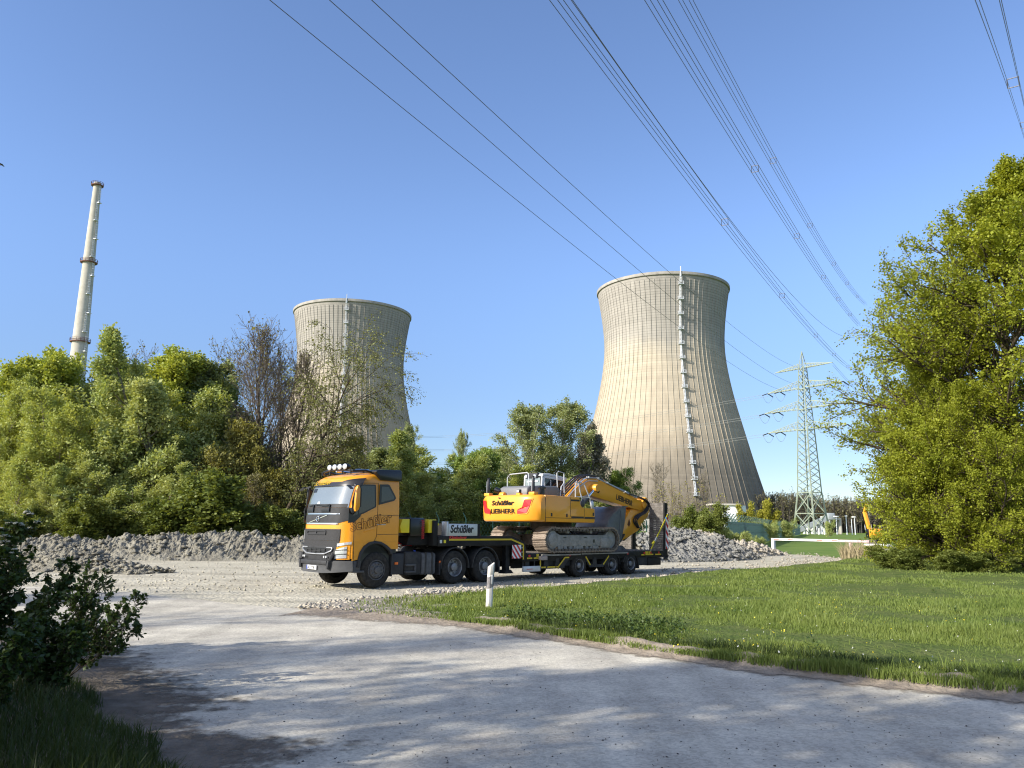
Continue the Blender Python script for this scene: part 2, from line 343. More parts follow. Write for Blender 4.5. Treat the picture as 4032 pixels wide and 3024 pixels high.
# earth bank that the road has pushed up against the meadow
rows = []
us = list(np.linspace(1230, 4032, 260))+list(np.linspace(4050, 6400, 110))
for k, (dd, hz) in enumerate([(-1.0, 0.004), (-0.7, 0.006), (-0.50, 0.008), (-0.36, 0.012), (-0.25, 0.028), (-0.14, 0.055), (-0.04, 0.085), (0.05, 0.115), (0.15, 0.12), (0.3, 0.09), (0.42, -0.02)]):
    r = []
    for u in us:
        p = meadow_pt(u, 0); d = G(u+160, lerp(mf, u+160))-G(u-160, lerp(mf, u-160)); d.z = 0; d.normalize(); nrm = Vector((-d.y, d.x, 0))
        amp = lerp([(1230, 0.35), (1700, 0.6), (2000, 1.0), (2500, 1), (4600, 1.1)], u)
        p = p+nrm*dd*lerp([(1230, 2.2), (1900, 1.1), (2300, 0.8), (4600, 0.8)], u)
        nz = float(fbm(p.x*3, p.y*3, 4, 31)); n2 = float(vnoise(p.x*1.1, p.y*1.1, 4))
        r.append((p.x+(nz-.5)*.03, p.y+(nz-.5)*.03, 0.005+hz*amp*(0.55+0.8*nz+0.4*n2)))
    rows.append(r)
mb = MB(); mb.grid(rows); o = struct(mb.build('dirt_bank', fading(M_bank, 5.0), smooth=True, fixn=False)); setfade(o, [f for f in (.05, .28, .5, .75, 1, 1, 1, 1, 1, 1, 1) for _ in us])
# dark soil and verge at the left foreground
def verge_pt(s, t):          # s along the road edge, t across (0 road side, 1 under the shrub)
    u = 1360-1300*s; v = 3350-900*s
    p = G(u, v); rg = (float(fbm(s*9, 3.3, 4, 77))-.5)*1.5+(float(vnoise(s*70, 1.5, 78))-.5)*.35; p.x += rg*max(0, 1-t*9); q = Vector((p.x-9, p.y-1.0, 0)); p = p+(q-p)*t
    n = float(fbm(p.x*1.3, p.y*1.3, 4, 11))
    return Vector((p.x, p.y, 0.011+(0.12*min(1, t*9-0.35) if t > 0.04 else 0)*(0.6+0.7*n)+0.03*n*(t > .01)))
TV = [-.16, -.12, -.08, -.05, -.03, -.015, 0, .01, .02, .035, .05, .065, .08, .1, .13, .17, .22, .3, .45, .7, 1]
mb = MB(); mb.grid([[tuple(verge_pt(s, t)) for s in np.linspace(-0.35, 1.0, 70)] for t in TV])
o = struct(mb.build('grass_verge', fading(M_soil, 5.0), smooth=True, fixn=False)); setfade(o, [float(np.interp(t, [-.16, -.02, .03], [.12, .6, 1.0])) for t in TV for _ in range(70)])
# ------------------------------------------------------------------ stones and rubble
def chunks(pos, size, seed=0):
    """angular lumps: squashed, jittered octahedron-like stones"""
    r = np.random.default_rng(seed); n = len(pos)
    base = np.array([(1, 0, 0), (.35, .85, .1), (-.7, .6, -.1), (-.8, -.5, .1), (.3, -.9, 0), (.15, .1, .8), (-.2, -.1, -.7), (.55, -.3, .55)])
    tri = np.array([(0, 1, 7), (1, 5, 7), (1, 2, 5), (2, 3, 5), (3, 4, 5), (4, 7, 5), (4, 0, 7), (1, 0, 6), (2, 1, 6), (3, 2, 6), (4, 3, 6), (0, 4, 6)])
    V = base[None]*(0.7+0.6*r.random((n, 8, 1)))+r.normal(0, .12, (n, 8, 3))
    a = r.random(n)*6.283; c, s = np.cos(a), np.sin(a)
    X = V[..., 0]*c[:, None]-V[..., 1]*s[:, None]; Y = V[..., 0]*s[:, None]+V[..., 1]*c[:, None]
    V = np.stack([X, Y, V[..., 2]*(0.6+0.4*r.random((n, 1)))], -1)*np.asarray(size)[:, None, None]+np.asarray(pos)[:, None, :]
    return V.reshape(-1, 3), (tri[None]+8*np.arange(n)[:, None, None]).reshape(-1, 3)
def heap(name, ridge, width, m, label, seed, clod=0.075, nclod=900, ns=420, nt=56):
    P = np.array([(D(u, 2150, Y).x, Y, h) for u, Y, h in ridge]); cum = np.r_[0, np.cumsum(np.hypot(*np.diff(P[:, :2], axis=0).T))]
    s = np.linspace(0, cum[-1], ns); x = np.interp(s, cum, P[:, 0]); y = np.interp(s, cum, P[:, 1]); h = np.interp(s, cum, P[:, 2])
    k = np.ones(9)/9; h = np.convolve(np.pad(h, 4, 'edge'), k, 'valid'); x = np.convolve(np.pad(x, 4, 'edge'), k, 'valid'); y = np.convolve(np.pad(y, 4, 'edge'), k, 'valid')
    dx = np.gradient(x); dy = np.gradient(y); L = np.hypot(dx, dy); nx, ny = -dy/L, dx/L
    t = np.linspace(-1, 1, nt)
    w = width*(0.35+0.65*np.clip(h/1.2, 0.1, 1.3))
    X = x[:, None]+nx[:, None]*t*w[:, None]; Y = y[:, None]+ny[:, None]*t*w[:, None]
    prof = np.clip(1-np.abs(t)**1.35, 0, 1)
    big = fbm(X*0.6, Y*0.6, 3, seed); med = fbm(X*1.8, Y*1.8, 3, seed+5); fine = np.abs(fbm(X*4.5, Y*4.5, 3, seed+9)-.5)*2
    Z = h[:, None]*prof*(0.72+0.55*big)+(0.34*(med-.5)+0.34*(fine-.2)+0.16*(np.abs(fbm(X*10, Y*10, 2, seed+19)-.5)*2-.3))*np.clip(prof*3, 0, 1)*np.clip(h[:, None], .25, 1)
    Z = np.where(np.abs(t)[None] > .97, -0.12, Z-0.02)
    V = np.stack([X, Y, Z], -1).reshape(-1, 3); i = np.arange((ns-1)*nt).reshape(ns-1, nt)[:, :-1].ravel()
    Q = np.stack([i, i+nt, i+nt+1, i+1], 1)
    r = np.random.default_rng(seed); pick = r.integers(0, len(V), nclod*2); pick = pick[V[pick, 2] > -0.02][:nclod]
    sz = clod*np.exp(r.normal(0, .55, len(pick)))*np.where(r.random(len(pick)) < .04, 2.0, 1)
    cp = V[pick]+r.normal(0, .05, (len(pick), 3)); sz = np.minimum(sz, 0.42)
    sz = np.minimum(sz, clod*3.2); CV, CF = chunks(cp, sz, seed)
    me = npmesh(name, np.vstack([V, CV]), [Q, CF+len(V)], m)
    return tag(me, label, 'rubble heap')
heap('rubble_heap', [(-500, 41, .5), (-200, 41.5, .8), (0, 42, .80), (300, 42, .88), (520, 42, 1.0), (700, 42.5, 1.25), (820, 43, 1.5), (920, 43, 1.35), (1000, 43, 1.25), (1180, 43, 1.25), (1400, 44, 1.0), (1700, 45, .9), (2000, 46, 1.0), (2300, 46, 1.4), (2470, 47, 1.6)], 3.0, M_rub,
     'long grey brown rubble berm running below the left trees and on behind the truck', 41, nclod=3600, ns=1100)
heap('rubble_heap', [(2430, 46, 1.3), (2530, 47, 1.5), (2600, 48, 1.55), (2665, 49, 1.65), (2760, 51, 1.45), (2830, 53, 1.0)], 3.2, M_rubl,
     'blue grey rubble heap of broken clods behind the raised loading ramps', 47, nclod=2600, clod=0.075)
heap('rubble_heap', [(2700, 53.5, 1.55), (2790, 54, 1.35), (2868, 55, 1.0), (2963, 57, .75), (3040, 58, .3), (3090, 58, .05)], 2.4, M_rubw,
     'pale sunlit rubble tail tapering off towards the white barrier post', 53, nclod=1700, clod=0.08)
heap('rubble_heap', [(-60, 32.5, .5), (60, 32.5, .5), (220, 32, .6), (300, 31.6, .75), (345, 31.5, .8), (420, 31, .5), (520, 30.2, .22), (620, 29.6, .06)], 2.2, M_rub,
     'low clumpy soil heap in front of the berm, nearest to the flowering shrub', 59, nclod=1700, clod=0.06)
# loose stones: wedge between road and yard, path edges
def scatter_px(n, f, seed, smin, smax):
    r = np.random.default_rng(seed); P = []
    for i in range(n): P.append(f(r))
    return np.array(P), smin*np.exp(r.random(n)*math.log(smax/smin))
def wedge(r):
    k = r.random()
    if k < .45: u = r.uniform(1600, 2060); v = lerp([(1600, 2342), (1800, 2330), (2060, 2322)], u)+r.normal(0, 5)
    elif k < .7: u = r.uniform(1180, 1640); t = r.random(); v = lerp(mf, u)*(1-t)+lerp(mbk, u)*t+r.normal(0, 3)
    elif k < .85: u = r.uniform(1440, 1640); v = 2385+(u-1440)*.22+r.normal(0, 4)
    else: u = r.uniform(1900, 2700); v = lerp(mbk, u)+r.normal(-3, 5)
    p = G(u, v); return (p.x, p.y, 0.05 if k < .7 else 0.03)
P, sz = scatter_px(1900, wedge, 3, .012, .085); V, Fc = chunks(P, sz, 5)
struct(npmesh('loose_stones', V, Fc, M_rubw), 'stuff')
def pathst(r):
    u = r.uniform(2600, 3360); v = lerp(far, u)+3+(lerp(mbk, u)-lerp(far, u)-3)*r.random() if r.random() < .5 else lerp(far if r.random() < .35 else mbk, u)+r.normal(0, 4)
    p = G(u, v); return (p.x, p.y, 0.02)
P, sz = scatter_px(1300, pathst, 4, .02, .10); V, Fc = chunks(P, sz, 6)
struct(npmesh('path_stones', V, Fc, M_rubw), 'stuff')
def peb(r):
    while True:
        u = r.uniform(-200, 4100); v = 2330+(3080-2330)*r.random()**.6
        if v > lerp(edge, u)+6: break
    p = G(u, v); return (p.x, p.y, 0.008)
M_peb = mat('pebble_dark', (0.10, 0.095, 0.09), 0.9, var=0.5, vscale=3)
P, sz = scatter_px(750, peb, 8, .003, .013); V, Fc = chunks(P, sz, 9)
struct(npmesh('road_pebbles', V, Fc, M_peb), 'stuff')
def yst(r):
    u = r.uniform(-200, 2500); p = G(u, r.uniform(2190, 2330)); return (p.x, p.y, -0.005)
P, sz = scatter_px(1500, yst, 12, .015, .06); V, Fc = chunks(P, sz, 13)
struct(npmesh('yard_stones', V, Fc, M_yard), 'stuff')
# clods of soil on the verge
def vst(r):
    p = verge_pt(r.uniform(-.2, 1), r.uniform(-.05, .06)); return (p.x, p.y, p.z)
P, sz = scatter_px(700, vst, 14, .006, .035); V, Fc = chunks(P, sz, 15)
struct(npmesh('verge_clods', V, Fc, M_soil), 'stuff')
# ------------------------------------------------------------------ cooling towers
def towermat():
    m = bpy.data.materials.new('tower_concrete'); m.use_nodes = True
    n = m.node_tree.nodes; l = m.node_tree.links; b = n['Principled BSDF']; b.inputs['Roughness'].default_value = 0.95; b.inputs['Specular IOR Level'].default_value = 0.15
    tc = n.new('ShaderNodeTexCoord'); sp = n.new('ShaderNodeSeparateXYZ'); l.new(tc.outputs['Object'], sp.inputs[0])
    rp = n.new('ShaderNodeValToRGB'); rp.color_ramp.interpolation = 'LINEAR'
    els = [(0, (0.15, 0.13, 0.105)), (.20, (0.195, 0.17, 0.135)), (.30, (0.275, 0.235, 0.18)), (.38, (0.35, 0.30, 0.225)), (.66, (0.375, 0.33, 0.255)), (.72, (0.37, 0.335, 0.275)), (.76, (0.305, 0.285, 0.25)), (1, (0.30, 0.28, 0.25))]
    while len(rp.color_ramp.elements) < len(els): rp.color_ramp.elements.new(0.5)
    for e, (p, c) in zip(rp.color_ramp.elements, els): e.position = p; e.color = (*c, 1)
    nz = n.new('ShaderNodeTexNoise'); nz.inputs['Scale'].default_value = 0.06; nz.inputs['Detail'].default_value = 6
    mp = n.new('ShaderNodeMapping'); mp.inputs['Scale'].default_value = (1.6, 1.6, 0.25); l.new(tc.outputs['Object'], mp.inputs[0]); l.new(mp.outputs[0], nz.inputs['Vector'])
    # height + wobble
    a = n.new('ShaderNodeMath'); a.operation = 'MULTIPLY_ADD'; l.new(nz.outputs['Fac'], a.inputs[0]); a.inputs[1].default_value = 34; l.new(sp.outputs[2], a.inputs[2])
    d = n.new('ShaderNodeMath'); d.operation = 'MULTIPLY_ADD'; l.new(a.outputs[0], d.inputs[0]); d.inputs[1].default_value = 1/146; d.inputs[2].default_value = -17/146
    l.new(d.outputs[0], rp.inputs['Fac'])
    # casting lifts: each 1.5 m band has its own tone, with a thin joint
    q = n.new('ShaderNodeMath'); q.operation = 'DIVIDE'; l.new(sp.outputs[2], q.inputs[0]); q.inputs[1].default_value = 1.5
    fl = n.new('ShaderNodeMath'); fl.operation = 'FLOOR'; l.new(q.outputs[0], fl.inputs[0])
    wn_ = n.new('ShaderNodeTexWhiteNoise'); wn_.noise_dimensions = '1D'; l.new(fl.outputs[0], wn_.inputs['W'])
    fr = n.new('ShaderNodeMath'); fr.operation = 'FRACT'; l.new(q.outputs[0], fr.inputs[0])
    jt = n.new('ShaderNodeMath'); jt.operation = 'LESS_THAN'; l.new(fr.outputs[0], jt.inputs[0]); jt.inputs[1].default_value = 0.2
    # joints are strong only in the upper third
    st = n.new('ShaderNodeMapRange'); l.new(sp.outputs[2], st.inputs[0]); st.inputs[1].default_value = 80; st.inputs[2].default_value = 112; st.inputs[3].default_value = 0.07; st.inputs[4].default_value = 0.33
    jm = n.new('ShaderNodeMath'); jm.operation = 'MULTIPLY'; l.new(jt.outputs[0], jm.inputs[0]); l.new(st.outputs[0], jm.inputs[1])
    # streaks and blotches
    n2 = n.new('ShaderNodeTexNoise'); n2.inputs['Scale'].default_value = 0.5; n2.inputs['Detail'].default_value = 8
    mp2 = n.new('ShaderNodeMapping'); mp2.inputs['Scale'].default_value = (1, 1, 0.10); l.new(tc.outputs['Object'], mp2.inputs[0]); l.new(mp2.outputs[0], n2.inputs['Vector'])
    s1 = n.new('ShaderNodeMath'); s1.operation = 'MULTIPLY_ADD'; l.new(wn_.outputs['Value'], s1.inputs[0]); s1.inputs[1].default_value = 0.12; s1.inputs[2].default_value = 0.76
    s2 = n.new('ShaderNodeMath'); s2.operation = 'MULTIPLY_ADD'; l.new(n2.outputs['Fac'], s2.inputs[0]); s2.inputs[1].default_value = 0.55; l.new(s1.outputs[0], s2.inputs[2])
    s3 = n.new('ShaderNodeMath'); s3.operation = 'SUBTRACT'; l.new(s2.outputs[0], s3.inputs[0]); l.new(jm.outputs[0], s3.inputs[1])
    mu = n.new('ShaderNodeMix'); mu.data_type = 'RGBA'; mu.blend_type = 'MULTIPLY'; mu.inputs[0].default_value = 1
    l.new(rp.outputs[0], mu.inputs[6]); l.new(s3.outputs[0], mu.inputs[7]); l.new(mu.outputs[2], b.inputs['Base Color'])
    return m
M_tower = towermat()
M_conc = mat('pale_concrete', (0.50, 0.47, 0.40), 0.9, var=0.18, vscale=0.4, detail=8)
M_concd = mat('grey_concrete', (0.30, 0.29, 0.27), 0.9, var=0.2, vscale=0.5)
M_rim = mat('rim_concrete', (0.33, 0.31, 0.28), 0.9, var=0.2, vscale=0.3)
M_dark = mat('dark_opening', (0.02, 0.02, 0.022), 0.8)
M_galv = mat('galvanised_steel', (0.62, 0.64, 0.65), 0.5, 0.3)
M_white = mat('white_paint', (0.78, 0.77, 0.74), 0.6, var=0.06, vscale=2)
TP = [(9, 58.7), (15, 57.0), (36, 51), (50, 47.4), (63, 44), (73, 41.4), (87, 38.4), (101, 36.3), (111, 35.8), (120, 36.3), (130, 37.4), (140, 39.0), (144.6, 39.8)]
zz = np.linspace(9, 144.6, 60)
from itertools import accumulate
def prof_r(z):
    xs = np.array([a for a, b in TP]); ys = np.array([b for a, b in TP])
    k = np.interp(z+np.linspace(-7, 7, 15), xs, ys); return float(np.mean(k)) if 16 < z < 137 else float(np.interp(z, xs, ys))
def tower(x, y, stair_az, label, annex):
    face = math.atan2(-y, -x)
    t = thing('cooling_tower', label, 'cooling tower', (x, y, 0), face)       # local +x faces the camera
    b = MB(); N = 160; vs = []; pr = [prof_r(z) for z in zz]
    b.lathe([(r, z) for r, z in zip(pr, zz)]+[(pr[-1]-0.6, zz[-1])]+[(r-0.9, z) for r, z in list(zip(pr, zz))[::-1]], n=N, cap=False)
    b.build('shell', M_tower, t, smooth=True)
    rb = MB(); nr = 84
    for k in range(nr):
        a = 2*math.pi*(k+.5)/nr; c, s = math.cos(a), math.sin(a); h = .13; L = []
        for r, z in zip(pr[:-1], zz[:-1]):
            L.append([(c*(r-.1)-s*e*h, s*(r-.1)+c*e*h, z) for e in (-1, 1)]+[(c*(r+.26)-s*e*h*.7, s*(r+.26)+c*e*h*.7, z) for e in (1, -1)])
        o = len(rb.v); rb.v += [p for q in L for p in q]
        for i in range(len(L)-1):
            for j in range(1, 4):
                rb.f.append((o+i*4+j, o+i*4+(j+1) % 4, o+i*4+4+(j+1) % 4, o+i*4+4+j)); rb.mi.append(0)
    struct(rb.build('ribs', M_tower, t, fixn=False), 'stuff')
    r = pr[-1]
    MB().lathe([(r-1, 144.4), (r+.7, 144.5), (r+.8, 144.9), (r+.8, 146.2), (r-.2, 146.3), (r-.3, 144.6)], n=N, cap=False).build('rim', M_rim, t, smooth=False)
    # stair and landings
    sa = math.radians(stair_az); c, s = math.cos(sa), math.sin(sa)
    P = lambda rr, tg, z: (c*rr-s*tg, s*rr+c*tg, z)
    lb = MB(); prev = None
    for i in range(0, len(zz)-1):
        z0, z1 = zz[i], zz[i+1]; r0, r1 = pr[i], pr[i+1]
        if z0 < 18: continue
        for tg in (-.45, .45): lb.bar(P(r0+.9, tg, z0), P(r1+.9, tg, z1), .26)
        lb.bar(P(r0+1.6, 0, z0), P(r1+1.6, 0, z1), .2)
        for q in range(3):
            zq = z0+(z1-z0)*q/3; rq = r0+(r1-r0)*q/3; lb.bar(P(rq+.9, -.6, zq), P(rq+.9, .6, zq), .16); lb.bar(P(rq+.9, -.5, zq), P(rq+1.7, 0, zq), .14)
    lb.bar(P(r+.9, 0, 143), P(r+.9, 0, 149), .5); lb.build('ladder', M_galv, t)
    for k in range(15):
        z = 138.5-k*8.6; rr = prof_r(z); pb = MB()
        v = [P(rr-.2, -1.3, z), P(rr+2.4, -1.3, z), P(rr+2.4, 1.5, z), P(rr-.2, 1.5, z)]
        pb.add(v+[(a, b2, z+.35) for a, b2, _ in v], [(3, 2, 1, 0), (4, 5, 6, 7), (0, 1, 5, 4), (1, 2, 6, 5), (2, 3, 7, 6), (3, 0, 4, 7)])
        for a, b2 in ((0, 1), (1, 2), (2, 3)):
            for dz in (1.0, 1.7): pb.bar(Vector(v[a])+Vector((0, 0, dz)), Vector(v[b2])+Vector((0, 0, dz)), .16)
        for q in v[1:3]: pb.bar(q, Vector(q)+Vector((0, 0, 1.7)), .16)
        pb.build('landing', M_galv, t)
    # air inlet: slanted columns, ring beam and basin wall
    cb = MB()
    for k in range(56):
        a = 2*math.pi*k/56; a2 = a+math.pi/56
        for q in (a-math.pi/56, a2): cb.bar((61.5*math.cos(a), 61.5*math.sin(a), 0), (58.2*math.cos(q), 58.2*math.sin(q), 9.2), .8)
    cb.build('support_columns', M_concd, t)
    MB().lathe([(58.0, 0), (58.0, 9)], n=96, cap=False).build('air_inlet', M_dark, t)
    w = MB().lathe([(67, -.1), (67, 6.3), (66.4, 6.3), (66.4, -.1)], n=72, cap=False).build('basin_wall', M_concd, t)
    MB().lathe([(67.4, 6.3), (67.4, 7.6), (62, 8.4), (62, 6.3)], n=72, cap=False).build('basin_roof', M_dark, t)
    return t
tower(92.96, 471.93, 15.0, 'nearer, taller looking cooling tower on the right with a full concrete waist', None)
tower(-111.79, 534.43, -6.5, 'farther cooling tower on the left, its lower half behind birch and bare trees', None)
# white pump house at the foot of the right tower
c = D(2885, 2050, 330); Y0 = 330
t = thing('pump_house', 'white concrete pump house with a rounded end at the foot of the right tower', 'building', (c.x, Y0, 0))
zt = D(2885, 1990, Y0).z; b = MB(); b.lathe([(4.6, 0), (4.6, zt)], (2.2, 4.6, 0), n=28); b.bb(-4.6, 2.0, .02, 9, 0, zt-.01); b.build('wall', M_white, t)
MB().bb(-8.5, 3.5, -.6, 9.4, zt+.02, zt+.7).build('roof', M_conc, t, bevel=.06)
b = MB(); b.bar((-6.5, -1.2, zt-.5), (-2.6, -1.2, zt-5), .35); b.bar((-6.5, -1.2, zt+.4), (-2.6, -1.2, zt-4), .2); b.bar((-6.5, -2.2, zt-.5), (-2.6, -2.2, zt-5), .35)
b.bb(-2.6, -.2, -2.4, -.6, zt-5.2, zt-4.9); b.build('stairs', M_galv, t)
MB().bb(-7.6, -4.65, 2, 9, 0, zt-.02).build('doorway', M_dark, t)
# chimney
t = thing('chimney', 'slender tall concrete chimney with three railed platforms above the left trees', 'chimney', (-163.2, 290, 0), math.atan2(-290, 163.2))
cr = lambda z: np.interp(z, [0, 67, 100, 132.4], [4.1, 2.75, 2.1, 1.33])
MB().lathe([(cr(z), z) for z in np.linspace(0, 132.4, 30)]+[(1.0, 132.4), (.9, 125)], n=28, cap=False).build('shaft', mat('chimney_concrete', (0.46, 0.43, 0.36), 0.9, var=0.14, vscale=0.35, detail=8), t, smooth=True)
M_rust = mat('rusty_steel', (0.16, 0.07, 0.05), 0.8, var=0.3, vscale=2)
for z, ex in ((131.0, .85), (99.5, .9), (68.2, .8)):
    r = float(cr(z)); b = MB(); b.lathe([(r-.05, z), (r+ex, z), (r+ex, z+.3), (r-.05, z+.3)], n=28, cap=False)
    for dz in (.8, 1.35): b.tube([((r+ex)*math.cos(a), (r+ex)*math.sin(a), z+dz) for a in np.linspace(0, 2*math.pi, 25)], .07, 4, cap=False)
    for a in np.linspace(0, 2*math.pi, 17)[:-1]: b.bar(((r+ex)*math.cos(a), (r+ex)*math.sin(a), z+.3), ((r+ex)*math.cos(a), (r+ex)*math.sin(a), z+1.4), .1)
    b.build('platform', M_rust, t)
z = 131.0; k = 0
while z > 66:
    L = 7.4; a = math.radians(38 if k % 2 == 0 else 20); r0, r1 = float(cr(z))+.35, float(cr(z-L))+.35; b = MB()
    c_, s_ = math.cos(a), math.sin(a); p = lambda r, g, zz_: (c_*r-s_*g, s_*r+c_*g, zz_)
    for g in (-.28, .28): b.bar(p(r0, g, z+.6), p(r1, g, z-L), .12)
    for q in np.linspace(0, 1, 13): b.bar(p(r0+(r1-r0)*q, -.3, z-L*q), p(r0+(r1-r0)*q, .3, z-L*q), .1)
    for q in np.linspace(0.1, 1, 8): b.tube([p(r0+(r1-r0)*q+.7*math.sin(h), .45*math.cos(h), z-L*q) for h in np.linspace(0, math.pi, 6)], .05, 4)
    v = [p(r1-.4, -.7, z-L), p(r1+.8, -.7, z-L), p(r1+.8, .7, z-L), p(r1-.4, .7, z-L)]
    b.add(v+[(x_, y_, z-L+.25) for x_, y_, _ in v], [(3, 2, 1, 0), (4, 5, 6, 7), (0, 1, 5, 4), (1, 2, 6, 5), (2, 3, 7, 6), (3, 0, 4, 7)])
    b.build('ladder', M_galv, t); z -= L; k += 1
# pale reactor building behind the left trees
c = D(60, 1500, 250); t = thing('reactor_building', 'pale windowless industrial building showing through the leaves at the far left', 'building', (c.x, 250, 0))
zt = c.z; MB().lathe([(21, 0), (21, zt-4), (20, zt-1.5), (17, zt), (0.1, zt+.6)], n=64).build('wall', M_white, t, smooth=True)
MB().lathe([(21.4, zt-7), (21.4, zt-6), (21, zt-6), (21, zt-7)], n=64, cap=False).build('cornice', M_conc, t)
# ------------------------------------------------------------------ pylon
PX, PY = 105.4, 280.0; pa = math.radians(123)
ax = Vector((math.cos(pa), math.sin(pa), 0)); bx = Vector((ax.y, -ax.x, 0))
M_pyl = mat('pylon_steel', (0.27, 0.31, 0.235), 0.7, 0.0, var=0.15, vscale=0.5)
M_wire = mat('conductor', (0.12, 0.12, 0.13), 0.5, 0.6)
M_wirel = mat('bright_conductor', (0.45, 0.45, 0.43), 0.45, 0.5)
M_ins = mat('insulator', (0.05, 0.045, 0.04), 0.35)
py = thing('transmission_pylon', 'lattice steel pylon with four tiers of arms beside the right cooling tower', 'pylon', (PX, PY, 0))
side = lambda z: float(np.interp(z, [0, 14.4, 36.7, 59.8, 65.5], [8.6, 5.7, 4.0, 1.9, .15]))
cor = lambda i, z: (ax*((-1, 1, 1, -1)[i])+bx*((-1, -1, 1, 1)[i]))*(side(z)/2)+Vector((0, 0, z))
b = MB()
lv = [0, 7.2, 14.4]+list(np.linspace(14.4, 59.8, 19))[1:]
for i in range(4):
    for z0, z1 in zip(lv[:-1], lv[1:]): b.bar(cor(i, z0), cor(i, z1), .42 if z0 < 14 else (.34 if z0 < 37 else .26))
    b.bar(cor(i, 59.8), (0, 0, 65.5), .22)
b.build('legs', M_pyl, py)
b = MB()
for z0, z1 in zip(lv[:-1], lv[1:]):
    for i in range(4):
        j = (i+1) % 4; w = .22 if z0 < 14 else .15
        b.bar(cor(i, z0), cor(j, z1), w); b.bar(cor(j, z0), cor(i, z1), w)
for z in (7.2, 14.4, 36.7, 44, 51.5):
    for i in range(4): b.bar(cor(i, z), cor((i+1) % 4, z), .22)
b.build('bracing', M_pyl, py)
tips = []
for z, L, hh in ((59.3, 12.3, 1.6), (52.0, 16.0, 2.6), (44.5, 17.9, 2.7), (37.0, 16.6, 2.7)):
    for sg in (-1, 1):
        b = MB(); s0 = side(z)/2; tip = ax*(sg*L)+Vector((0, 0, z)); lo = [ax*(sg*s0)+bx*(q*s0)+Vector((0, 0, z)) for q in (-1, 1)]; up = [ax*(sg*side(z+hh)/2)+bx*(q*side(z+hh)/2)+Vector((0, 0, z+hh)) for q in (-1, 1)]
        n = 8
        for q in range(2):
            b.bar(lo[q], tip, .24); b.bar(up[q], tip, .16)
            for k in range(n):
                p0 = lo[q].lerp(tip, k/n); p1 = up[q].lerp(tip, (k+.5)/n); p2 = lo[q].lerp(tip, (k+1)/n); b.bar(p0, p1, .11); b.bar(p1, p2, .11)
        for k in range(n): b.bar(lo[0].lerp(tip, k/n), lo[1].lerp(tip, (k+1)/n), .12)
        arm = b.build('cross_arm', M_pyl, py); tips.append((sg, z, L, tip))
        if z < 59:
            for fr in (1.0, .62):
                p = lo[0].lerp(lo[1], .5).lerp(tip, fr); ib = MB()
                for sd in (-1, 1):
                    e = p+bx*(sd*3.0)+Vector((0, 0, -1.0)); ib.bar(p, e, .3)
                ib.build('insulator', M_ins, arm)
                jb = MB(); e0 = p-bx*3+Vector((0, 0, -1)); e1 = p+bx*3+Vector((0, 0, -1))
                jb.tube([e0.lerp(e1, q)+Vector((0, 0, -2.6*4*q*(1-q))) for q in np.linspace(0, 1, 9)], .06, 4); jb.build('jumper', M_wirel, arm)
# ------------------------------------------------------------------ power lines
def curve3(P0, P1, P2, n=60, ext=0.0, ext2=0.0):
    """parabola in height over a straight plan line through three points"""
    h0 = Vector((P0.x, P0.y)); h2 = Vector((P2.x, P2.y)); L = (h2-h0).length; t1 = (Vector((P1.x, P1.y))-h0).dot(h2-h0)/L**2
    c = ((P1.z-P0.z)-(P2.z-P0.z)*t1)/(t1*t1-t1); b_ = (P2.z-P0.z)-c
    return [Vector((*(h0+(h2-h0)*t), P0.z+b_*t+c*t*t)) for t in np.linspace(-ext, 1+ext2, n)]
def mid_on_plan(u, v, P0, P2):
    d = ray(u, v); e = Vector((P2.x-P0.x, P2.y-P0.y))
    # ray ground track (d.x,d.y)*s meets P0+e*t
    den = d.x*(-e.y)-d.y*(-e.x); s = (P0.x*(-e.y)-P0.y*(-e.x))/den
    return Vector((0, 0, H))+d*s
def wire_line(name, label, pts, z0, Y2, m, r0, r1, bundle=0.0, cat='power line', group=None, sp_n=0, ext=.35, ext2=.12):
    (u0, v0), (u1, v1), (u2, v2) = pts
    d = ray(u0, v0); P0 = Vector((0, 0, H))+d*((z0-H)/d.z); P2 = D(u2, v2, Y2); P1 = mid_on_plan(u1, v1, P0, P2)
    C = curve3(P0, P1, P2, 70, ext, ext2); dirv = (C[-1]-C[0]); dirv.z = 0; dirv.normalize(); sd = Vector((dirv.y, -dirv.x, 0))
    offs = [(0, 0)] if not bundle else [(-bundle/2, 0), (bundle/2, 0), (-bundle/2, -bundle), (bundle/2, -bundle)]
    root = None
    for a, q in offs:
        b = MB(); b.tube([p+sd*a+Vector((0, 0, q)) for p in C], r0, 4, r1)
        if len(offs) == 1: root = b.build(name, m); tag(root, label, cat, group); return root
        if root is None: root = thing(name, label, cat, C[0], 0, group)
        b.build('wire', m, root, off=C[0])
    for k in range(sp_n):
        p = C[8+int(k*(60/sp_n))]; b = MB()
        for dz in (0, -bundle): b.bar(p+sd*(-bundle/2)+Vector((0, 0, dz)), p+sd*(bundle/2)+Vector((0, 0, dz)), .03)
        for a in (-1, 1): b.bar(p+sd*(a*bundle/2), p+sd*(a*bundle/2)+Vector((0, 0, -bundle)), .03)
        b.build('spacer', m, root, off=C[0])
    return root
g1 = 'single wires from the upper left'
wire_line('overhead_wire', 'thin single overhead wire crossing the sky, lowest and leftmost of the three', [(1062, 0), (2425, 1097), (3089, 1540)], 24, 300, M_wire, .016, .05, group=g1)
wire_line('overhead_wire', 'thin single overhead wire, the middle one of the three over the right tower', [(1297, 0), (2521, 1069), (3129, 1512)], 24, 300, M_wire, .016, .05, group=g1)
